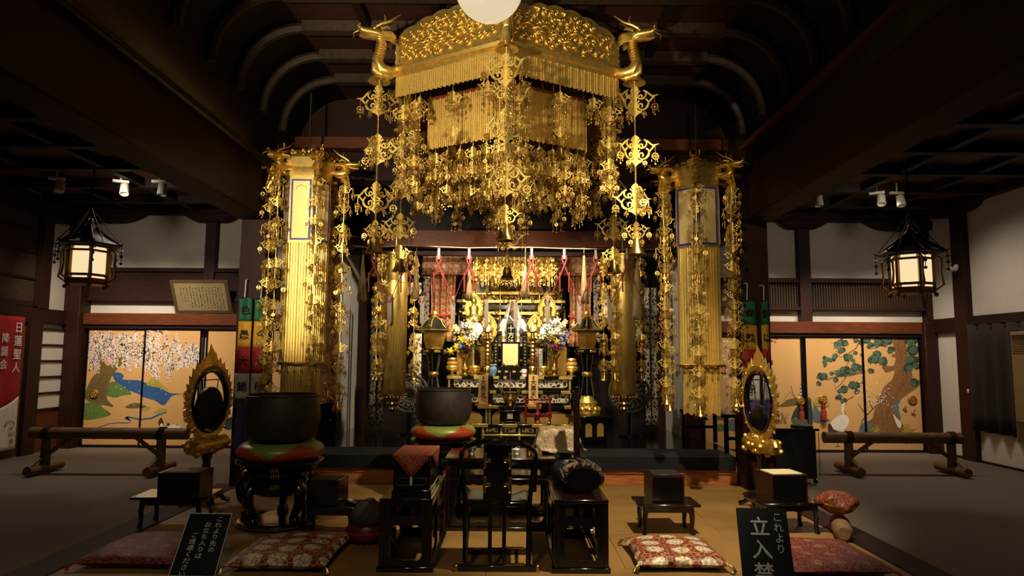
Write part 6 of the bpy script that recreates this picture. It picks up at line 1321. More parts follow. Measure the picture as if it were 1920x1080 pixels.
# pendants over the statue
for i in range(17):
    px = 893 + i * 8.8; Y = 10.45 + .12 * (i % 2)
    if 18 < 0: pass
    small_pendant((xat(px, 480, Y), Y, zat(px, 474, Y)), [(-.07, (13, 3)), (-.21, (10, 3)), (-.32, (10, 3))], 'small gilt pendant in the curtain of trinkets above the hooded statue', 'gilt pendants above the hooded statue')
# globe lamp
Yg = 2.9; g = at(917, -23, Yg); rt = thing('globe_lamp', 'white glass globe lamp hanging in front of the canopy', 'lamp', (g.x, g.y, g.z))
mb = MB(); mb.ball((0, 0, 0), .152, 40); mb.build('globe', plain('opal_glass', 'e8e2d0', .35, 0, .2, .02, 3, 0, 'ffe9c0', .75), rt)
mb = MB(); mb.lathe([(.05, .13), (.06, .16), (.03, .2), (.0, .2)], 20); mb.build('collar', BRASS, rt); mb = MB(); mb.tube([(0, 0, .19), (0, 0, CZ0 + CR_ + .06 - g.z)], .008, 6); mb.build('cord', LACQ, rt)
# ================================================================ ALTAR
ARAB = arabesque('white_arabesque_on_black', '15110c', 'c9bfa2', 34.0, .45, .10)
ARAB_DK = arabesque('dim_arabesque_on_black', '0f0c0a', '7a6c54', 30.0, .5, .09)
ARAB_PALE = arabesque('pale_openwork_brocade', '5c4a30', 'd8c8a0', 26.0, .5, .13)
GOLDPANEL = goldmat('plain_gilt_panel', 'c29a48', .45, .6, 8, .06)
CURTBRO = brocade('copper_gold_brocade', '7c3c28', 'd09a64', 'e0b07a', 9.0, .5, 7.0, .30, .25, '2D', (R(-90), 0, 0))
Xc = xat(957, 706, 10.3)
def bx(mb, x0, x1, y0, y1, z0, z1, bev=.004): mb.sm = False; mb.box2(x0, x1, y0, y1, z0, z1, bev=bev); mb.sm = True
def tier(name, label, px0, px1, pyt, Y0, Y1, zbase, panels, fittings, posts=True, gold_panel=False):
    zt = zat(957, pyt, Y0); x0, x1 = xat(px0, pyt, Y0), xat(px1, pyt, Y0)
    rt = thing(name, label, 'altar table', ((x0 + x1) / 2, Y0, zbase))
    mb = MB(rt.location); bx(mb, x0, x1, Y0, Y1, zt - .045, zt); mb.build('top', LACQ, rt)
    mb = MB(rt.location); bx(mb, x0 + .03, x1 - .03, Y0 + .05, Y1, zbase, zt - .045, 0); mb.build('body', LACQ, rt)
    for a, b in fittings:
        mb = MB(rt.location); bx(mb, xat(a, pyt, Y0), xat(b, pyt, Y0), Y0 - .006, Y0 + .05, zt - .04, zt + .004, .002); mb.build('gilt_fitting', GOLD, rt)
    for a, b, t, u in panels:
        xa, xb, za, zb = xat(a, t, Y0), xat(b, t, Y0), zat(957, u, Y0), zat(957, t, Y0); h, wv = zb - za, xb - xa; r = min(h * .3, .03)
        P = [(r, 0), (wv - r, 0), (wv, r), (wv, h - r), (wv - r, h), (r, h), (0, h - r), (0, r)] if not gold_panel else [(0, 0), (wv, 0), (wv, h * .6), (wv * .93, h * .72), (wv * .9, h * .85), (wv * .75, h * .9), (wv * .6, h), (wv * .4, h), (wv * .25, h * .9), (wv * .1, h * .85), (wv * .07, h * .72), (0, h * .6)]
        mb = MB(rt.location); mb.prism(P, -.0, .02, (xa, Y0 + .035, za)); mb.build('carved_panel' if not gold_panel else 'gilt_panel', GOLDPANEL if gold_panel else ARAB, rt)
        if not gold_panel:
            mb = MB(rt.location); mb.tube([(xa + a_, Y0 + .034, za + b_) for a_, b_ in P], .004, 5, True); mb.build('gilt_edge', GOLD, rt)
    for q in posts or ():
        mb = MB(rt.location); bx(mb, xat(q, pyt, Y0) - .015, xat(q, pyt, Y0) + .015, Y0 + .02, Y0 + .05, zbase, zt - .045, .003); mb.build('gilt_post', GOLD, rt)
    return zt
zD0 = DECK
zA = tier('altar_tier', 'highest black altar tier with white arabesque panels, under the vases', 838, 1073, 706, 10.35, 11.45, zD0, [(851, 898, 709, 727), (926, 986, 709, 727), (1006, 1064, 709, 727)], [(838, 866), (888, 908), (925, 936), (944, 950), (975, 985), (1005, 1020), (1048, 1073)], (842, 1069))
zB = tier('altar_tier', 'second black altar tier with white arabesque panels, behind the incense burner', 838, 1075, 733, 10.18, 10.33, zD0, [(851, 898, 737, 755), (924, 986, 737, 755), (1006, 1066, 737, 755)], [(838, 870), (900, 915), (918, 930), (978, 990), (1006, 1018), (1052, 1075)], (842, 1071))
zCc = tier('altar_tier', 'third black altar tier with plain gilt panels below, behind the red rack', 838, 1078, 761, 10.0, 10.16, zD0, [(862, 904, 772, 796), (923, 945, 772, 796), (1008, 1068, 772, 796), (965, 1002, 772, 796)], [(895, 935), (990, 1015), (1058, 1078)], (842, 912, 918, 1074), True)
zD = tier('altar_table', 'long low black altar table with gilt corners in front of the tiers', 855, 1070, 796, 9.62, 9.9, zD0, [(911, 933, 803, 811), (944, 967, 803, 811), (979, 1001, 803, 811)], [(884, 915), (942, 970), (997, 1025), (1052, 1070)], (905, 940, 974, 1007, 1061))
rt = thing('offering_rack', 'gilt barred front rail below the low altar table', 'rail', (Xc, 9.55, DECK))
mb = MB(rt.location); z_ = zat(957, 816, 9.55); bx(mb, xat(904, 816, 9.55), xat(1010, 816, 9.55), 9.53, 9.57, z_ - .012, z_ + .012, .003); mb.build('gilt_bar', GOLD, rt)
for q in (906, 1008): mb = MB(rt.location); x = xat(q, 816, 9.55); bx(mb, x - .014, x + .014, 9.535, 9.565, DECK, z_ + .06, .003); mb.build('gilt_post', GOLD, rt)
for q in (940, 974): mb = MB(rt.location); x = xat(q, 816, 9.55); mb.ball((x, 9.55, z_), .02, 8); mb.build('knob', GOLD, rt)

# ---- lantern pair
def altar_lantern(px, Y, label):
    X = xat(px, 700, Y); Z = lambda y: zat(px, y, Y) - DECK; rt = thing('altar_lantern', label, 'lantern', (X, Y, DECK), R(22), 'standing altar lanterns'); S_ = Y / 1280
    mb = MB(); mb.sm = False; b = Z(778); bx(mb, -.2, .2, -.2, .2, 0, b - .04, .006); bx(mb, -.23, .23, -.23, .23, b - .05, b, .008); mb.build('pedestal', LACQ, rt)
    for k in range(4):
        for s in (-1, 1): mb = MB(); mb.sm = False; mb.M = Matrix.Rotation(k * PI / 2, 4, 'Z'); mb.prism([(s * .09 - .05, .1), (s * .09 + .05, .1), (s * .09 + .05, b - .13), (s * .09 + .03, b - .10), (s * .09 - .03, b - .10), (s * .09 - .05, b - .13)], 0, .006, (0, -.206, 0)); mb.build('gilt_panel', GOLDPANEL, rt)
    mb = MB(); mb.lathe([(.17, b), (.18, b + .03), (.15, b + .05), (.17, b + .10), (.13, b + .13), (.15, b + .17), (.10, b + .21), (.08, Z(741))], 24); 
    for k in range(10): a = 2 * PI * k / 10; mb.ball((math.cos(a) * .15, math.sin(a) * .15, b + .08), .045, 8)
    mb.build('lotus_base', GOLD, rt)
    mb = MB(); mb.sm = False; mb.lathe([(.10, Z(741)), (.055, Z(706)), (.055, Z(698)), (.095, Z(664))], 6); mb.build('shaft', LACQ, rt)
    mb = MB()
    for k in range(6): a = k * PI / 3; d = Vector((math.cos(a), math.sin(a), 0)); mb.tube([d * .102 + Vector((0, 0, Z(741))), d * .058 + Vector((0, 0, Z(706))), d * .058 + Vector((0, 0, Z(698))), d * .098 + Vector((0, 0, Z(664)))], .005, 5)
    mb.build('silver_edges', plain('silver_line', '9a958c', .35, .8), rt)
    mb = MB(); mb.lathe([(.06, Z(706)), (.075, Z(703)), (.075, Z(700)), (.06, Z(697))], 12); mb.build('gilt_collar', GOLD, rt)
    mb = MB(); mb.sm = False; mb.lathe([(.11, Z(666)), (.19, Z(663)), (.19, Z(655)), (.15, Z(654))], 6); mb.build('fire_box_base', LACQ, rt)
    mb = MB(); mb.sm = False; mb.lathe([(.125, Z(655)), (.12, Z(651)), (.13, Z(648)), (.155, Z(637)), (.15, Z(626)), (.13, Z(623))], 6); mb.build('fire_box', goldmat('pierced_gilt_%d' % int(px), 'b98d3c', .4, .7, 90, .5), rt)
    mb = MB(); mb.sm = False
    for k in range(6): a = (k + .5) * PI / 3; mb.box((math.cos(a) * .168, math.sin(a) * .168, Z(659)), (.01, .09, .03), Matrix.Rotation(a, 3, 'Z'), .003)
    mb.build('gilt_plate', GOLD, rt)
    mb = MB(); mb.sm = False; mb.lathe([(.14, Z(624)), (.235, Z(621)), (.235, Z(617)), (.17, Z(612)), (.12, Z(602)), (.05, Z(597)), (0, Z(596))], 6); mb.build('roof', plain('grey_black_roof_%d' % int(px), '38342c', .3, .5), rt)
    mb = MB(); mb.tube([(math.cos(k * PI / 3) * .238, math.sin(k * PI / 3) * .238, Z(619)) for k in range(6)], .009, 6, True)
    for k in range(6): a = k * PI / 3; d = Vector((math.cos(a), math.sin(a), 0)); mb.tube([d * .05 + Vector((0, 0, Z(596))), d * .125 + Vector((0, 0, Z(601))), d * .175 + Vector((0, 0, Z(611))), d * .24 + Vector((0, 0, Z(617))), d * .27 + Vector((0, 0, Z(611)))], [.009, .009, .010, .013, .016], 6)
    mb.build('gilt_ridges', GOLD, rt)
    mb = MB(); q = Z(596); mb.lathe([(.04, q - .01), (.055, q + .015), (.03, q + .03), (.045, q + .055), (.035, q + .085), (0, q + .12)], 14); mb.build('finial', GOLD, rt)
altar_lantern(813, 9.65, 'black and gilt standing lantern behind the smaller bronze bell')
altar_lantern(1101, 9.65, 'black and gilt standing lantern beside the tall dark red post')

# ---- candlesticks, vases, bouquets
def candlestick(px, label):
    Y = 10.52; X = xat(px, 680, Y); Z = lambda y: zat(px, y, Y) - zA; rt = thing('candlestick', label, 'candlestick', (X, Y, zA), 0, 'brass altar candlesticks')
    top = Z(622); P = [(.085, 0), (.09, .02), (.065, .05), (.075, .12), (.055, .16)]; z = .16
    for k in range(6): dz = (top * .80 - .16) / 6; P += [(.038, z + dz * .2), (.062 - .003 * k, z + dz * .5), (.038, z + dz * .85)]; z += dz
    P += [(.07, z + .01), (.075, z + .03), (.03, z + .05), (.03, top - .02), (.075, top), (.07, top + .012), (0, top + .005)]
    mb = MB(); mb.lathe(P, 20); mb.build('stem', BRASS, rt)
    mb = MB(); mb.lathe([(0, top), (.022, top), (.02, top + .095), (0, top + .1)], 10); c = mb.build('candle', WHITE, rt)
    mb = MB(); mb.lathe([(0, top + .10), (.008, top + .115), (0, top + .15)], 8); mb.build('flame', plain('candle_flame', 'ffd890', .5, 0, 0, 0, 5, 0, 'ffd890', 4.0), c)
candlestick(914, 'ringed brass candlestick beside the darker leafy bouquet'); candlestick(999, 'ringed brass candlestick beside the white and lilac bouquet')
FL = {n: plain('petal_' + n, c, .6, 0, 0, .1) for n, c in (('white', 'd8d4c4'), ('yellow', 'd0b028'), ('cream', 'd8c890'), ('lilac', '9890b8'), ('blue', '5560a8'), ('red', '7c1c28'), ('orange', 'b87c28'))}
LEAF = plain('bouquet_leaf', '33442c', .6, 0, 0, .3, 30)
def mk_bloom(kind, mtl):
    mb = MB()
    if kind == 'lily':
        for k in range(6):
            a = k * PI / 3; d = Vector((math.cos(a), math.sin(a), 0)); t = Vector((-d.y, d.x, 0)); c = [mb.v((0, 0, 0))]; pts = [(.02, .012, .035), (.05, .018, .06), (.075, .0, .055)]
            l = [mb.v(d * r + t * w_ + Vector((0, 0, z))) for r, w_, z in pts]; r_ = [mb.v(d * r - t * w_ + Vector((0, 0, z))) for r, w_, z in pts[:2]]
            mb.f([c[0], r_[0], l[0]]); mb.f([l[0], r_[0], r_[1], l[1]]); mb.f([l[1], r_[1], l[2]])
    else:
        for i in range(16): 
            th = i * 2.4; r = .008 + .0022 * i; d = Vector((math.cos(th), math.sin(th), 0)); mb.ball(d * r + Vector((0, 0, .035 - .0012 * i)), .013, 5, (1, 1, .7))
    return shared(mb.build('bloom', mtl, sharp=0, solid=.002 if kind == 'lily' else 0))
BL = {n: mk_bloom('lily' if n in ('white', 'yellow', 'cream', 'orange') else 'mum', m_) for n, m_ in FL.items()}
def bouquet(px, label_v, label_b, cols, seed):
    rnd = random.Random(seed); Y = 10.5; X = xat(px, 690, Y); Z = lambda y: zat(px, y, Y) - zA
    rt = thing('flower_vase', label_v, 'vase', (X, Y, zA), 0, 'brass flower vases'); h = Z(664)
    mb = MB(); mb.lathe([(.085, 0), (.09, .015), (.05, .04), (.045, .08), (.062, .11), (.05, .15), (.05, h * .75), (.065, h * .9), (.10, h), (.09, h), (.05, h * .8), (0, h * .7)], 20); mb.build('body', BRASS, rt)
    mb = MB(); mb.tube([(math.cos(t) * .1, math.sin(t) * .1, h) for t in [2 * PI * i / 20 for i in range(20)]], .006, 5, True); mb.build('rim', BRASS, rt)
    rb = thing('bouquet', label_b, 'flowers', (X, Y, zA + h - .02), 0); H_ = Z(594) - h
    mb = MB()
    for k in range(34):
        a = rnd.uniform(0, 6.28); r = rnd.uniform(.05, .24); z = rnd.uniform(.05, H_ * .8); e = Vector((math.cos(a) * r, math.sin(a) * r * .7, z)); mb.tube([(0, 0, -.06), e * .5 + Vector((0, 0, .05)), e], [.004, .003, .002], 4)
        for q in range(4):
            f_ = e * rnd.uniform(.55, 1.05); d = Vector((rnd.uniform(-1, 1), rnd.uniform(-1, .3), rnd.uniform(-.2, .8))).normalized() * rnd.uniform(.04, .09); w_ = d.cross(Vector((rnd.random(), rnd.random(), rnd.random()))).normalized() * .012
            v_ = [mb.v(f_), mb.v(f_ + d * .5 + w_), mb.v(f_ + d), mb.v(f_ + d * .5 - w_)]; mb.f(v_)
    mb.build('foliage', LEAF, rb, sharp=0)
    for (cx, cz, n, rad, col) in cols:
        for k in range(n):
            p = Vector((cx + rnd.gauss(0, rad), -.06 - rnd.uniform(0, .1), cz + rnd.gauss(0, rad))); b = use(BL[col], 'bloom', rb, p, rnd.uniform(0, 3), rnd.uniform(.7, 1.1)); b.rotation_euler = (R(rnd.uniform(35, 85)), R(rnd.uniform(-30, 30)), rnd.uniform(0, 3))
bouquet(872, 'brass flower vase holding the darker leafy bouquet', 'tall bouquet of lilac, cream and yellow flowers with much dark foliage', [(-.02, .36, 6, .05, 'lilac'), (-.16, .33, 7, .06, 'cream'), (-.02, .25, 7, .05, 'yellow'), (.10, .34, 8, .07, 'white'), (.04, .50, 5, .05, 'cream'), (-.05, .16, 3, .02, 'blue'), (.02, .10, 2, .02, 'red'), (-.2, .08, 3, .03, 'yellow')], 3)
bouquet(1040, 'brass flower vase holding the white and lilac bouquet', 'full bouquet of white and lilac flowers with yellow lilies in the middle', [(.02, .38, 9, .06, 'white'), (-.07, .25, 5, .04, 'yellow'), (-.20, .31, 6, .05, 'white'), (.14, .28, 10, .06, 'lilac'), (.03, .16, 5, .03, 'blue'), (0, .10, 6, .04, 'red'), (.16, .40, 6, .06, 'cream'), (-.02, .44, 4, .05, 'white')], 5)

# ---- plaques, burner, red rack
for k, (px, lab) in enumerate(((906, 'pale wooden plaque with brushed characters standing before the darker bouquet'), (1000, 'pale wooden plaque with brushed characters standing behind the red rack'))):
    Y = 10.03; X = xat(px, 740, Y); h = zat(px, 703, Y) - zCc; w_ = xat(px + 9, 740, Y) - X
    rt = thing('wooden_plaque', lab, 'plaque', (X, Y, zCc), 0)
    mb = MB(); mb.sm = False; mb.box((0, 0, h / 2), (2 * w_, .02, h), None, .002); mb.build('board', wood('pale_cypress', 'c89c58', 'd8b070', .6, (30, 30, 2)), rt)
    mb = MB(); mb.sm = False; mb.box((0, .0, .012), (2 * w_ + .1, .05, .024), None, .004); mb.build('base', wood('orange_base', '8c5020', 'a8682c', .5), rt)
    mb = MB(); mb.column('大黒天', .085, (0, -.0125, h * .75), (1, 0, 0), (0, 0, 1), 1.0, .002, .012); mb.column('奉献', .03, (.0, -.0125, h * .93), (1, 0, 0), (0, 0, 1), .9, .002); mb.build('lettering', BLACKTXT, rt)
    mb = MB(); random.seed(k)
    for j in range(7): x0, z0 = random.uniform(-.05, .03), random.uniform(.04, .13); mb.ribbon([(x0, z0), (x0 + .03, z0 + random.uniform(-.02, .03)), (x0 + .035, z0 - .03)], .008, .003, (0, -.0125, 0))
    mb.build('red_mark', RED_TASSEL, rt)
Y = 9.76; X = xat(956, 790, Y); hb = zat(956, 768, Y) - zD; w2 = xat(975, 790, Y) - X
rt = thing('incense_box', 'black lacquer box with a white crest under the bronze incense burner', 'box', (X, Y, zD)); mb = MB(); mb.sm = False; mb.box((0, 0, .03 + (hb - .03) / 2), (2 * w2, .2, hb - .03), None, .006); mb.box((0, 0, hb - .012), (2 * w2 + .03, .23, .024), None, .005); mb.build('body', LACQ, rt)
for sx in (-1, 1):
    for sy in (-1, 1): mb = MB(); mb.lathe([(0, 0), (.02, 0), (.026, .015), (.02, .035), (0, .035)], 10, (sx * (w2 - .02), sy * .08, 0)); mb.build('gilt_foot', BRASS, rt)
mb = MB(); mb.text('圖', .085, (0, -.102, hb * .55), (1, 0, 0), (0, 0, 1), .002, .004); mb.build('crest', PAPER, rt)
rt = thing('incense_burner', 'bronze tripod incense burner with upright ears on the crested box', 'incense burner', (X, Y, zD + hb)); hbn = zat(956, 728, Y) - zD - hb
mb = MB(); mb.lathe([(0, .07), (.06, .08), (.095, .12), (.10, .16), (.075, .20), (.07, .22), (.10, .235), (.10, .245), (.065, .24), (.06, .2), (0, .18)], 24); mb.build('bowl', BRASS, rt)
for k in range(3): a = R(-90 + k * 120); d = Vector((math.cos(a), math.sin(a), 0)); mb = MB(); mb.tube([d * .05 + Vector((0, 0, .10)), d * .085 + Vector((0, 0, .06)), d * .06 + Vector((0, 0, .0))], [.03, .024, .016], 8); mb.build('leg', BRASS, rt)
for s in (-1, 1): mb = MB(); mb.tube([(s * .085, 0, .17), (s * .125, 0, .20), (s * .12, 0, .25), (s * .14, 0, .29), (s * .11, 0, .285), (s * .105, 0, .24)], .012, 6); mb.build('ear', BRASS, rt)
mb = MB(); mb.tube([(0, 0, .19), (0, 0, zat(957, 697, Y) - zD - hb)], .007, 6); mb.build('incense_stick', plain('pink_incense', '9c5c4c', .7), rt)
Y = 9.7; x0, x1 = xat(986, 770, Y), xat(1031, 770, Y); X = (x0 + x1) / 2; h = zat(1000, 742, Y) - zD; w_ = (x1 - x0) / 2
rt = thing('red_rack', 'small vermilion lacquered rack in front of the gilt panel', 'rack', (X, Y, zD))
for s in (-1, 1): mb = MB(); mb.sm = False; mb.box((s * w_, 0, h / 2), (.03, .03, h), None, .005); mb.build('post', RED_LACQ, rt)
for z, n_ in ((h * .86, 'top_bar'), (h * .30, 'lower_bar')): mb = MB(); mb.sm = False; mb.box((0, 0, z), (2 * w_ + .06, .022, .026 if n_ == 'top_bar' else .05), None, .004); mb.build(n_, RED_LACQ, rt)
mb = MB(); mb.lathe([(.05, 0), (.05, .02), (.02, .05), (.035, .11), (.045, .14), (.02, .18), (.016, h * .75), (0, h * .78)], 14); mb.build('centre_post', RED_LACQ, rt)
rt = thing('metal_striker', 'small dark metal striker lying at the foot of the red rack', 'striker', (X + .09, Y - .03, zD)); mb = MB(); mb.tube([(-.06, 0, .012), (.06, 0, .012)], .010, 8); mb.build('rod', IRON, rt); mb = MB(); mb.ball((.07, 0, .018), .018, 8); mb.build('tip', BRASS, rt)

# ---- yellow board, tablets, small offerings on the top tier
Y = 10.62; X = xat(957, 665, Y); z0, z1 = zat(957, 688, Y), zat(957, 641, Y); w_ = xat(975, 665, Y) - X
rt = thing('tablet_stand', 'low black stand with gilt fittings under the yellow framed board', 'stand', (X, Y, zA)); hs = z0 - zA
mb = MB(); mb.sm = False; mb.box((0, 0, hs / 2 - .0), (2 * w_ + .16, .16, hs), None, .006); mb.build('body', LACQ, rt)
for x in (-.17, -.06, .06, .17): mb = MB(); mb.sm = False; mb.box((x, -.082, hs * .5), (.05, .008, .03), None, .002); mb.build('gilt_fitting', GOLD, rt)
rt = thing('framed_board', 'blank bright yellow board in a black frame below the hooded statue', 'board', (X, Y, z0)); hh = z1 - z0
mb = MB(); mb.sm = False; mb.box((0, 0, hh / 2), (2 * w_ * .8, .012, hh - .04)); mb.build('yellow_panel', plain('yellow_board', 'e2cd84', .6, 0, 0, .04), rt)
mb = MB(); mb.sm = False
for s in (-1, 1): mb.box((s * w_ * .9, 0, hh / 2), (w_ * .22, .03, hh), None, .004); mb.box((0, 0, hh / 2 + s * (hh / 2 - .014)), (2 * w_, .03, .028), None, .004)
mb.build('frame', LACQ, rt)
for s in (-1, 1): mb = MB(); mb.tube([(s * w_ * .95, -.03, 0), (s * w_ * .6, -.035, .04), (s * w_ * .45, -.035, .015), (s * w_ * .8, -.035, .065), (s * w_ * .9, -.03, .05)], .008, 6); mb.build('easel_hook', BRASS, rt)
Y = 10.85; X = xat(958, 630, Y); zb_, zt_ = zA, zat(958, 606, Y); w_ = xat(968, 630, Y) - X
rt = thing('memorial_tablet', 'black tablet with gilt characters standing in front of the hooded statue', 'tablet', (X, Y, zb_)); h = zt_ - zb_
mb = MB(); mb.prism([(-w_, .12), (w_, .12), (w_, h - .05), (w_ * .7, h), (-w_ * .7, h), (-w_, h - .05)], -.015, .015); mb.build('board', LACQ, rt)
mb = MB(); mb.sm = False; mb.box((0, 0, .03), (2.6 * w_, .12, .06), None, .006); mb.box((0, 0, .09), (2.2 * w_, .09, .06), None, .006); mb.build('base', LACQ, rt)
mb = MB(); mb.tube([(a, -.017, b) for a, b in ((-w_ * .9, .13), (w_ * .9, .13), (w_ * .9, h - .05), (w_ * .65, h - .012), (-w_ * .65, h - .012), (-w_ * .9, h - .05))], .004, 5, True); mb.build('gilt_edge', GOLD, rt)
mb = MB(); mb.column('十方法界', .10, (0, -.018, h - .09), (1, 0, 0), (0, 0, 1), 1.08, .003, .01); mb.build('lettering', PAPER, rt)
for px, lab in ((930, 'narrow black tablet with tiny gilt writing, beside the small blue vase'), (984, 'narrow black tablet with tiny gilt writing, beside the small white cup')):
    Y = 10.78; X = xat(px, 650, Y); h = zat(px, 632, Y) - zA; rt = thing('memorial_tablet', lab, 'tablet', (X, Y, zA))
    mb = MB(); mb.sm = False; mb.box((0, 0, h / 2 + .03), (.08, .02, h - .06), None, .004); mb.build('board', LACQ, rt)
    mb = MB(); mb.sm = False; mb.box((0, 0, .025), (.12, .07, .05), None, .006); mb.build('base', LACQ, rt)
    mb = MB()
    for j in range(9):
        for q in range(2): x0 = random.uniform(-.018, .0); z_ = h * .9 - j * h * .085; mb.ribbon([(x0, z_ - q * .012), (x0 + .02, z_ - q * .012 - .004)], .006, .002, (0, -.012, 0))
    mb.build('gilt_writing', GOLD, rt)
for px, lab in ((945, 'white candle in a gilt-banded holder at the west foot of the statue'), (971, 'white candle in a gilt-banded holder at the east foot of the statue')):
    Y = 10.95; X = xat(px, 630, Y); h = zat(px, 600, Y) - zA; rt = thing('banded_candle', lab, 'candle', (X, Y, zA))
    mb = MB(); mb.lathe([(0, 0), (.05, 0), (.045, .06), (.025, .1), (.03, h * .45), (0, h * .45)], 14); mb.build('holder', plain('pewter_holder', '6c675e', .4, .6), rt)
    mb = MB(); mb.lathe([(0, h * .45), (.026, h * .45), (.036, h * .9), (.03, h * .97), (0, h)], 14); mb.build('wax', WHITE, rt)
    mb = MB(); mb.lathe([(.036, h * .66), (.038, h * .66), (.038, h * .71), (.036, h * .71)], 14); mb.build('gilt_band', GOLD, rt)
def small_lathe(nm, lab, cat, px, py, Y, z, prof, mtl, part='body', extra=None):
    X = xat(px, py, Y); rt = thing(nm, lab, cat, (X, Y, z)); mb = MB(); mb.lathe(prof, 18); mb.build(part, mtl, rt)
    if extra: mb = MB(); mb.lathe(extra[1], 18); mb.build(extra[0], extra[2], rt)
    return rt
small_lathe('blue_vase', 'small blue and white porcelain vase beside the yellow framed board', 'vase', 925, 680, 10.45, zA, [(0, 0), (.03, 0), (.055, .06), (.06, .11), (.03, .15), (.045, .17), (0, .165)], plain('blue_white_porcelain', '6888b0', .25, 0, .4, .7, 40), 'body', ('rim', [(.03, .166), (.048, .168), (.048, .176), (.03, .176)], WHITE))
small_lathe('white_cup', 'small white cup with a red mark beside the yellow framed board', 'cup', 983, 685, 10.45, zA, [(0, 0), (.035, 0), (.04, .03), (.042, .11), (0, .105)], WHITE, 'body', ('red_band', [(.041, .04), (.043, .04), (.043, .055), (.041, .055)], RED_TASSEL))
def offering(px, py, lab, n, Y=10.5, sc=1.0):
    X = xat(px, py, Y); rt = thing('offering_stand', lab, 'offering', (X, Y, zA))
    mb = MB(); mb.lathe([(.07 * sc, 0), (.075 * sc, .01), (.03 * sc, .03), (.03 * sc, .06), (.10 * sc, .085), (.11 * sc, .10), (0, .095)], 20); mb.build('stem_dish', GOLD, rt)
    z = .10
    for k in range(n):
        mb = MB(); r = (.10 - .012 * k) * sc; mb.lathe([(0, z), (r * .9, z), (r, z + .02), (r, z + .04), (r * .85, z + .058), (0, z + .06)], 20); mb.build('rice_cake' if k % 2 else 'gilt_tray', (GOLD, plain('orange_glaze', 'a8742c', .4))[k % 2], rt); z += .06
offering(848, 690, 'stacked gilt offering dishes at the west end of the top tier', 3); offering(1072, 690, 'stacked gilt offering dishes at the east end of the top tier', 3); offering(890, 692, 'low gilt offering dish between vase and candlestick on the west', 1, 10.45, .8); offering(1020, 694, 'low gilt offering dish between candlestick and vase on the east', 1, 10.45, .8)
for px, mtl, lab in ((1006, plain('pink_paper', 'c89a84', .8), 'pink paper charm standing behind the east brass candlestick'), (1014, WHITE, 'white paper charm with tiny writing standing beside the east vase')):
    Y = 10.7; X = xat(px, 670, Y); rt = thing('paper_charm', lab, 'charm', (X, Y, zA)); h = zat(px, 654, Y) - zA
    mb = MB(); mb.sm = False; mb.box((0, 0, h / 2), (.055, .012, h), None, .002); mb.build('paper', mtl, rt)
    mb = MB(); random.seed(px)
    for j in range(8): z_ = h * .9 - j * h * .1; mb.ribbon([(-.012, z_), (.012, z_ - .004)], .005, .002, (0, -.007, 0))
    mb.build('writing', BLACKTXT, rt)

# ---- statue with white hood
Y = 11.15; X = xat(962, 600, Y); zs = zat(962, 646, Y); zt_ = zat(962, 566, Y); h = zt_ - zs
rt = thing('statue_seat', 'gilt and black tiered seat under the hooded statue', 'pedestal', (X, Y, zA)); hs = zs - zA
mb = MB(); mb.sm = False; bx(mb, -.34, .34, -.18, .3, 0, hs * .5, .006); bx(mb, -.28, .28, -.16, .28, hs * .5, hs, .006); mb.build('body', LACQ, rt)
for z_, w_ in ((hs * .48, .35), (hs * .97, .29), (.03, .35)): mb = MB(); mb.sm = False; mb.box((0, -.175, z_), (2 * w_, .03, .035), None, .004); mb.build('gilt_moulding', GOLD, rt)
rt = thing('hooded_statue', 'seated priest statue in brown robes under a long white hood at the altar centre', 'statue', (X, Y, zs))
ROBE = plain('brown_robe', '4c4038', .7, 0, 0, .15, 30); SKIN = plain('aged_wood_face', '8a6c50', .6)
mb = MB(); mb.lathe([(0, 0), (.27, 0), (.29, .05), (.26, .12), (.19, .18), (.17, .26), (.185, .36), (.17, .43), (.09, .47), (.055, .49), (.05, .51)], 28, sy=.72)
mb.build('robed_body', ROBE, rt)
hz = .585
mb = MB()
def face(u, v):
    th = u * 2 * PI; ph = PI * v; r = Vector((math.sin(ph) * math.cos(th) * .078, math.sin(ph) * math.sin(th) * .085, math.cos(PI - ph) * .105))
    fr = max(0, -r.y / .085)
    if fr > .3: r.y -= .02 * math.exp(-((r.x / .014) ** 2) - ((r.z + .005) / .03) ** 2); r.y += .012 * (math.exp(-(((abs(r.x) - .03) / .016) ** 2) - ((r.z - .02) / .014) ** 2)); r.y -= .006 * math.exp(-((r.x / .03) ** 2) - ((r.z + .05) / .01) ** 2)
    return (r.x, r.y, r.z + hz)
mb.grid(40, 30, face); bmesh.ops.remove_doubles(mb.bm, verts=mb.bm.verts, dist=1e-4); hd = mb.build('head', SKIN, rt, sharp=0)
mb = MB()
for s in (-1, 1): mb.tube([(s * .018, -.078, hz + .02), (s * .03, -.077, hz + .016), (s * .043, -.07, hz + .02)], .004, 5)
mb.tube([(-.02, -.088, hz - .048), (0, -.09, hz - .05), (.02, -.088, hz - .048)], .004, 5); mb.build('eyes_and_mouth', BLACKTXT, hd)
for s in (-1, 1): mb = MB(); mb.ball((s * .078, 0, hz - .005), .018, 8, (.5, 1, 1.6)); mb.build('ear', SKIN, hd)
HOOD = plain('white_silk_hood', 'd2ccc0', .75, 0, 0, .06, 12)
mb = MB()
def hood(u, v):
    a = R(-55 + 290 * u)                                      # opening towards the hall
    top = hz + .13; z = top - v * (top - .22); k = min(1, v * 2.6); rx = .03 + .075 * math.sin(k * PI / 2) + .10 * max(0, v - .35) * 1.6 + .012 * math.sin(u * 26) * v; ry = rx * .95
    return (math.cos(a) * rx, math.sin(a) * ry + .005, z)
mb.grid(40, 22, hood); mb.build('white_hood', HOOD, rt, solid=.012, sharp=0)
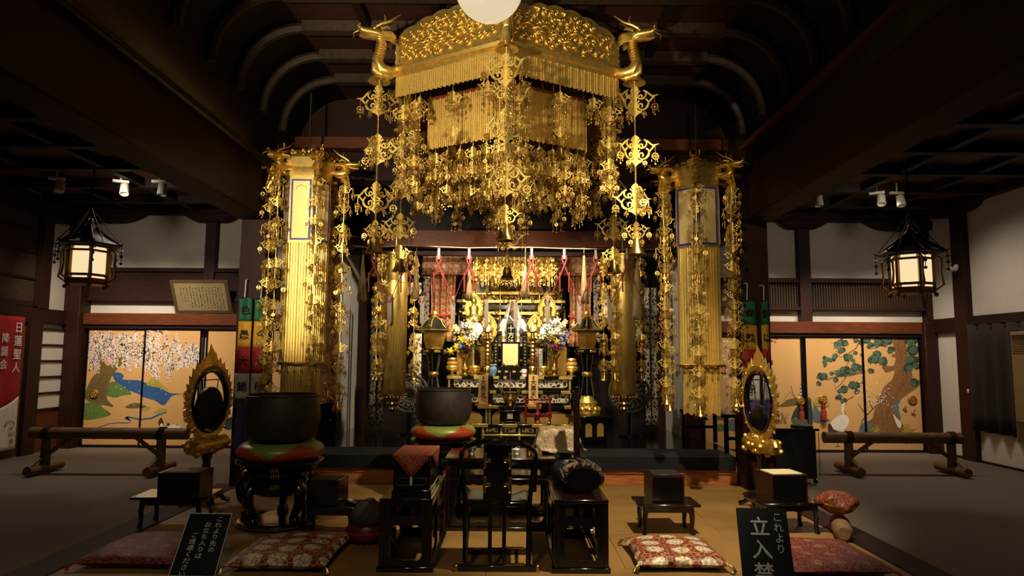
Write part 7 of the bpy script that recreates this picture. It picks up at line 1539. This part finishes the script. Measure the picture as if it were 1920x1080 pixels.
for s in (-1, 1):
    mb = MB(); mb.tube([(s * .13, -.09, .40), (s * .17, -.13, .30), (s * .19, -.16, .20)], [.05, .07, .06], 10, flat=.6); mb.build('white_lappet', HOOD, rt)
    mb = MB(); mb.tube([(s * .18, -.02, .38), (s * .21, -.10, .24), (s * .10, -.19, .19), (s * .035, -.20, .21)], [.06, .065, .055, .03], 10); mb.build('sleeve', ROBE, rt)
mb = MB(); mb.sm = False; mb.box((0, -.21, .23), (.10, .02, .05), Matrix.Rotation(R(20), 3, 'X'), .003); mb.build('held_scroll', PAPER, rt)
mb = MB(); mb.tube([(-.06, -.10, .46), (0, -.135, .38), (.06, -.10, .46)], .012, 6); mb.build('white_collar', WHITE, rt)

# ---- gilt buddhas with halos
def buddha(px, py0, py1, Y, label):
    X = xat(px, py1, Y); z0, z1 = zat(px, py1, Y), zat(px, py0, Y); h = z1 - z0; zp = zA + .01
    rt = thing('gilt_buddha', label, 'statue', (X, Y, zp), 0, 'gilt seated buddhas beside the hooded statue'); b = z0 - zp; s = h / .42
    mb = MB(); mb.lathe([(.12 * s, 0), (.12 * s, .03), (.05 * s, .06), (.05 * s, max(.08, b - .08)), (.13 * s, b - .03), (.14 * s, b), (0, b)], 20); mb.build('lotus_pedestal', GOLD, rt)
    mb = MB(); mb.lathe([(r * s, z * s + b) for r, z in ((0, 0), (.115, 0), (.125, .03), (.10, .065), (.062, .09), (.055, .13), (.07, .18), (.062, .205), (.026, .222), (.022, .235), (.036, .25), (.042, .28), (.036, .31), (.018, .325), (.016, .34), (0, .345))], 24, sy=.7); mb.build('figure', GOLD, rt)
    mb = MB(); n = 40; P = [(.13 * s * math.sin(t) * (1 - .25 * max(0, -math.cos(t))) , (.19 - .19 * math.cos(t) + (.05 if abs(t - PI) < .12 else 0)) * s + b) for t in [2 * PI * i / n for i in range(n)]]; mb.prism(P, -.006, .006, (0, .05 * s, 0))
    hl = mb.build('halo', GOLD_CARVED, rt)
    mb = MB()
    for i in range(n): p = P[i]; mb.ball((p[0] * .9, .05 * s - .01, b + (p[1] - b - .19 * s) * .9 + .19 * s), .014 * s, 6)
    mb.build('flame_beads', GOLD, hl)
buddha(888, 545, 602, 11.3, 'gilt seated buddha with a halo high behind the darker bouquet'); buddha(1026, 546, 604, 11.3, 'gilt seated buddha with a large oval halo above the white and lilac bouquet')
buddha(916, 585, 640, 11.0, 'gilt seated buddha with halo behind the west brass candlestick'); buddha(1003, 585, 640, 11.0, 'gilt seated buddha with halo behind the east brass candlestick')
for px, py, lab in ((893, 617, 'white round fan drum behind the darker bouquet'), (1025, 619, 'white round fan drum behind the white and lilac bouquet')):
    Y = 10.78; p = at(px, py, Y); r = .11; rt = thing('fan_drum', lab, 'drum', (p.x, Y, zA)); zc = p.z - zA
    mb = MB(); mb.M = Matrix.Translation((0, 0, zc)) @ Matrix.Rotation(R(90), 4, 'X'); mb.lathe([(0, -.006), (r, -.006), (r, .006), (0, .006)], 28); mb.build('drum_skin', WHITE, rt)
    mb = MB(); mb.tube([(math.cos(t) * r, 0, zc + math.sin(t) * r) for t in [2 * PI * i / 28 for i in range(28)]], .008, 6, True); mb.tube([(0, -.01, zc - r), (0, -.01, zc + r)], .004, 4); mb.build('rim', LACQ, rt)
    mb = MB(); mb.tube([(0, 0, zc - r), (0, 0, 0)], .013, 8); mb.build('handle', LACQ, rt)

# ---- shrine behind
Ys = 11.85; rt = thing('altar_shrine', 'black and gilt tiered shrine filling the back of the altar', 'shrine', (Xc, Ys, DECK))
x0, x1 = xat(858, 560, Ys), xat(1062, 560, Ys); Zs = lambda y: zat(957, y, Ys)
mb = MB(rt.location); bx(mb, x0, x1, Ys + .25, Ys + .5, DECK, Zs(500), 0); mb.build('back_wall', goldmat('shrine_gold', 'c09848', .45, .55, 20, .35), rt)
mb = MB(rt.location); bx(mb, x0, x1, Ys - .1, Ys + .25, DECK, Zs(650), .01); mb.build('plinth', GOLD_DULL, rt)
for i, (y0, y1, k, mt_) in enumerate(((562, 568, 1.0, GOLD), (572, 580, .97, LACQ), (584, 590, .9, GOLD), (598, 604, .85, LACQ), (610, 616, .95, GOLD), (626, 634, 1.0, LACQ), (640, 648, 1.0, GOLD), (515, 520, .95, LACQ), (546, 552, .8, GOLD))):
    mb = MB(rt.location); hw = (x1 - x0) / 2 * k; bx(mb, Xc - hw, Xc + hw, Ys - .02 + .03 * (i % 3), Ys + .26, Zs(y1), Zs(y0), .004); mb.build('moulding', mt_, rt)
for q in (866, 905, 938, 978, 1012, 1054): mb = MB(rt.location); x = xat(q, 560, Ys); mb.lathe([(.03, Zs(650)), (.03, Zs(505))], 12, (x, Ys + .08, 0)); mb.build('column', LACQ if q in (866, 1054) else GOLD, rt)
for q in (905, 1020):
    x = xat(q, 533, Ys); mb = MB(rt.location); mb.prism([(-.11, -.14), (.11, -.14), (.11, .14), (-.11, .14)], -.01, .01, (x, Ys + .0, Zs(534))); mb.build('cream_panel', PAPER, rt)
    mb = MB(rt.location); mb.prism([(math.cos(t) * .06, math.sin(t) * .13) for t in [2 * PI * i / 24 for i in range(24)]], -.015, .015, (x, Ys - .02, Zs(534))); mb.build('black_oval', LACQ, rt)
random.seed(9); mb = MB(rt.location)
for k in range(420):
    x, z = random.uniform(x0 + .04, x1 - .04), random.uniform(Zs(652), Zs(515)); y = Ys + .2 - random.random() * .24; r = random.uniform(.014, .036)
    if k % 2: mb.ball((x, y, z), r, 6)
    else: mb.tube([(x + math.cos(t) * r * (1.3 - t / 9), y - t * .004, z + math.sin(t) * r * (1.3 - t / 9)) for t in [j * .8 for j in range(9)]], r * .3, 5)
mb.build('gilt_carving', GOLD_CARVED, rt)
p = at(960, 531, Ys - .1); mb = MB(rt.location); mb.prism([(-.05, -.085), (.05, -.085), (.05, .085), (-.05, .085)], -.01, .01, p); nb = mb.build('blue_plaque', BLUE, rt)
mb = MB(rt.location); mb.tube([p + Vector(q) for q in ((-.055, -.012, -.09), (.055, -.012, -.09), (.055, -.012, .09), (-.055, -.012, .09))], .012, 6, True); mb.build('gilt_frame', GOLD, nb)
# ---- curtains, pelmet
Yq = 11.05
rt = thing('brocade_valance', 'copper gold brocade valance across the top of the altar', 'valance', (Xc, Yq, zat(957, 513, Yq)))
mb = MB(rt.location); xa, xb, za, zb = xat(792, 490, Yq), xat(1122, 490, Yq), zat(957, 514, Yq), zat(957, 474, Yq); mb.grid(80, 6, lambda u, v: (xa + (xb - xa) * u, Yq + .02 * math.sin(u * 60) * v, zb + (za - zb) * v)); mb.build('cloth', CURTBRO, rt, solid=.005)
mb = MB(rt.location); mb.tube([(xa, Yq - .02, za), (xb, Yq - .02, za)], .022, 8); mb.build('rolled_hem', CURTBRO, rt); mb = MB(rt.location); mb.tube([(xa, Yq, zb), (xb, Yq, zb)], .02, 8); mb.build('rod', BRASS, rt)
for a, b, y1, lab in ((806, 856, 640, 'copper gold brocade curtain on the west of the shrine, behind the black and gilt lantern'), (1066, 1111, 650, 'copper gold brocade curtain on the east of the shrine')):
    xa, xb, za, zb = xat(a, 560, Yq + .1), xat(b, 560, Yq + .1), zat(a, y1, Yq + .1), zat(a, 515, Yq + .1); rt = thing('brocade_curtain', lab, 'curtain', ((xa + xb) / 2, Yq + .1, za))
    mb = MB(rt.location); mb.grid(40, 10, lambda u, v: (xa + (xb - xa) * (u + (.5 - u) * .12 * math.sin(v * PI)), Yq + .1 + .035 * math.sin(u * 25), zb + (za - zb) * v)); mb.build('drape', CURTBRO, rt, solid=.005)
    mb = MB(rt.location); zz = (za + zb) / 2 - .1; mb.tube([(xa - .01, Yq + .05, zz), ((xa + xb) / 2, Yq + .03, zz - .03), (xb + .01, Yq + .05, zz)], .018, 6); mb.build('tie_band', RED_TASSEL, rt)
    mb = MB(rt.location); mb.tube([(xa, Yq + .1, zb), (xb, Yq + .1, zb)], .012, 6); mb.tube([((xa + xb) / 2, Yq + .1, zb), ((xa + xb) / 2, Yq + .1, 4.26)], .004, 4); mb.build('curtain_rod', BRASS, rt)
def strip(px0, px1, py0, py1, Y, mtl, label, cat='hanging', group=None, name='brocade_strip', tip=True):
    x0, x1, z0, z1 = xat(px0, py1, Y), xat(px1, py1, Y), zat(px0, py1, Y), zat(px0, py0, Y); rt = thing(name, label, cat, ((x0 + x1) / 2, Y, z0), 0, group); w_ = (x1 - x0) / 2; h = z1 - z0
    mb = MB(); mb.grid(4, 12, lambda u, v: ((2 * u - 1) * w_, .01 * math.sin(v * 6 + px0), (w_ * (1 - abs(2 * u - 1)) * -0.0 + h * v))); mb.build('cloth', mtl, rt, solid=.004)
    mb = MB(); mb.tube([(-w_ - .01, 0, h), (w_ + .01, 0, h)], .01, 6); mb.build('top_bar', BRASS, rt)
    mb = MB(); mb.tube([(0, 0, h), (0, 0, 4.26 - z0)], .003, 4); mb.build('hanging_cord', LACQ, rt)
    if tip: mb = MB(); mb.tube([(-w_, 0, 0), (w_, 0, 0)], .008, 6); mb.build('bottom_bar', BRASS, rt)
GB = 'black brocade strips beside the round gilt columns'
strip(690, 702, 560, 800, 10.7, ARAB_DK, 'long black strip with dim arabesque, next to the west plaster panel', 'hanging', GB)
strip(705, 717, 560, 800, 10.75, ARAB_DK, 'long black strip with dim arabesque, touching the west round gilt column', 'hanging', GB)
strip(1211, 1221, 540, 796, 10.7, ARAB, 'long black strip with white arabesque, next to the east round gilt column', 'hanging', GB)
strip(1223, 1234, 540, 796, 10.75, ARAB, 'long black strip with white arabesque, next to the east plaster panel', 'hanging', GB)
strip(791, 804, 520, 612, 10.9, ARAB_DK, 'short black strip with scrolling arabesque, west of the copper curtain', 'hanging')
strip(1113, 1125, 520, 640, 10.9, ARAB_DK, 'short black strip with scrolling arabesque, east of the copper curtain', 'hanging')
strip(773, 789, 625, 725, 10.6, ARAB_PALE, 'pale openwork strip behind the west black and gilt lantern', 'hanging')
strip(1186, 1206, 570, 640, 10.6, ARAB_PALE, 'pale openwork strip beyond the east round gilt column', 'hanging')
strip(760, 790, 530, 552, 10.9, ARAB_PALE, 'pale arched ornament beside the west round gilt column', 'ornament', None, 'pale_ornament')
strip(1128, 1142, 540, 600, 10.75, ARAB_PALE, 'pale rounded ornament touching the east round gilt column', 'ornament', None, 'pale_ornament')
def openwork_disc(px, py, r, Y, label):
    p = at(px, py, Y); rt = thing('round_screen', label, 'screen', (p.x, Y, DECK)); zc = p.z - DECK
    mb = MB()
    for rr, t in ((r, .022), (r * .78, .012), (r * .3, .014)): mb.tube([(math.cos(a) * rr, 0, zc + math.sin(a) * rr) for a in [2 * PI * i / 40 for i in range(40)]], t, 6, True)
    mb.build('ring', plain('dull_bronze_%d' % px, '4a4230', .5, .6), rt)
    mb = MB()
    for k in range(16):
        a = 2 * PI * k / 16; c = Vector((math.cos(a), 0, math.sin(a))) * r * .56; mb.tube([c + Vector((math.cos(t + a) * .075 * (1 - t / 9), 0, zc + math.sin(t + a) * .075 * (1 - t / 9))) for t in [i * .6 for i in range(12)]], .009, 5)
        c = Vector((math.cos(a + .2), 0, math.sin(a + .2))) * r * .89; mb.tube([c + Vector((math.cos(t) * .035, 0, zc + math.sin(t) * .035)) for t in [2 * PI * i / 8 for i in range(8)]], .006, 4, True)
    mb.build('scrollwork', plain('grey_bronze_%d' % px, '6a6450', .5, .5), rt)
    mb = MB(); mb.tube([(0, 0, zc - r), (0, 0, .04)], .03, 8); mb.lathe([(.16, 0), (.16, .03), (.05, .05), (0, .05)], 16); mb.build('stand', LACQ, rt)
openwork_disc(1180, 736, .30, 10.45, 'round openwork bronze screen behind the east round gilt column'); openwork_disc(768, 738, .28, 10.45, 'round openwork bronze screen behind the west round gilt column')

# ---- rope across with red cords, paper streamers and straw tassels
Yr = 9.25
ropeP = [(655, 460), (690, 464), (730, 462), (763, 460), (823, 463), (880, 465), (940, 464), (997, 464), (1058, 466), (1117, 467), (1175, 468), (1238, 467)]
rt = thing('straw_rope', 'thin pale rope stretched across the whole altar front', 'rope', at(950, 463, Yr)); mb = MB(rt.location); mb.tube([at(x, y, Yr) for x, y in ropeP], .008, 6); mb.build('strand', plain('straw_cord', '7a684c', .8), rt)
for k, px in enumerate((655, 1238)): mb = MB(rt.location); mb.tube([at(px, 461 + 6 * k, Yr), at(px, 455, Yr) + Vector((0, 0, .1)), Vector((at(px, 455, Yr).x, YI - .03, at(px, 440, Yr).z + .12))], .006, 5); mb.build('tie', plain('straw_tie_%d' % k, '7a684c', .8), rt)
CORD = plain('red_silk_cord', '741618', .6, 0, 0, .15, 40); TAGW = plain('white_paper_tag', '948474', .8)
GC = 'red crossed cords along the rope'
side = ('beside the west plaster panel', 'before the west round gilt column', 'west of the black and gilt west lantern', 'at the west end of the copper valance', 'over the darker bouquet', 'east of the hooded statue', 'over the white and lilac bouquet', 'before the east round gilt column', 'beyond the east round gilt column')
for k, px in enumerate((702, 762, 823, 880, 997, 1058, 1117, 1175)):
    P0 = at(px, 466, Yr); rt = thing('red_cord_knot', 'red crossed cord on the rope, ' + ('by the brass bell at the west end', 'before the west round gilt column', 'at the west end of the copper valance', 'over the darker bouquet', 'just east of the hooded statue', 'at the east end of the copper valance', 'just west of the east round gilt column', 'before the east round gilt column')[k], 'cord', P0, 0, GC)
    mb = MB(); mb.sm = False; mb.box((0, 0, -.07), (.032, .004, .15)); mb.build('white_tag', TAGW, rt)
    for s in (-1, 1):
        mb = MB(); mb.tube([(s * .025, -.008 - .006 * s, -.10), (s * .03, -.012, -.16), (0, -.012 - .008 * s, -.24), (-s * .05, -.012, -.36), (-s * .065, -.01, -.40)], [.010, .011, .012, .012, .011], 6); mb.tube([(-s * .065, -.01, -.33), (-s * .06, -.01, -.60)], [.012, .010], 6); mb.build('red_cord', CORD, rt)
        mb = MB(); mb.tube([(s * .06, .0, -.36), (s * .12, .005, -.50), (s * .21, .01, -.74)], .006, 5); mb.build('swag_cord', CORD, rt)
STRAW = plain('straw_bristle', '8a7448', .85, 0, 0, .3, 80)
for k, px in enumerate((731, 792, 850, 912, 967, 1027, 1086, 1143)):
    y0 = 555 if px < 900 or px > 1000 else 562; P0 = at(px, y0, Yr + .03)
    rt = thing('paper_streamer', 'long white paper streamer hung in the swag, ' + ('in front of the west round gilt column', 'beside the west black and gilt lantern', 'before the copper curtain on the west', 'above the west brass candlestick', 'in front of the hooded statue', 'over the east fan drum', 'before the copper curtain on the east', 'in front of the east round gilt column')[k], 'streamer', P0, 0, 'white paper streamers along the rope')
    mb = MB(); mb.sm = False; mb.prism([(-.028, 0), (.028, 0), (.028, -.36), (0, -.40), (-.028, -.36)], -.003, .003); mb.build('paper', TAGW, rt)
    mb = MB(); mb.tube([(-.02, 0, 0), (0, 0, .045), (.02, 0, 0)], .006, 5); mb.build('loop', CORD, rt)
for k, (px, y0, y1, w_, lab) in enumerate(((681, 478, 566, .06, 'before the west plaster panel'), (781, 480, 562, .045, 'beside the west round gilt column'), (880, 505, 565, .045, 'over the darker bouquet'), (985, 500, 560, .06, 'over the hooded statue'), (1095, 480, 570, .055, 'before the copper curtain on the east'), (1194, 490, 600, .07, 'beyond the east round gilt column'))):
    P0 = at(px, y0, Yr + .06); L = P0.z - zat(px, y1, Yr + .06); rt = thing('straw_tassel', 'long straw bristle tassel hanging from the rope, ' + lab, 'tassel', P0, 0, 'straw tassels along the rope')
    mb = MB(); n = 22; P = [[mb.v((math.cos(2 * PI * i / n) * r * (1 + .16 * (i % 2)), math.sin(2 * PI * i / n) * r * (1 + .16 * (i % 2)), z)) for r, z in ((.012, 0), (w_ * .45, -L * .3), (w_ * .8, -L * .7), (w_, -L * (1 - .04 * (i % 3))))] for i in range(n)]
    for i in range(n):
        for j in range(3): mb.f([P[i][j], P[(i + 1) % n][j], P[(i + 1) % n][j + 1], P[i][j + 1]])
    mb.f([q[3] for q in P]); mb.build('bristles', STRAW, rt, sharp=0)
    mb = MB(); mb.tube([(0, 0, -.01), (0, 0, P0.z * 0 + zat(px, 463, Yr) - P0.z)], .004, 5); mb.lathe([(0, .01), (.016, 0), (.018, -.03), (0, -.03)], 8); mb.build('cord', STRAW, rt)
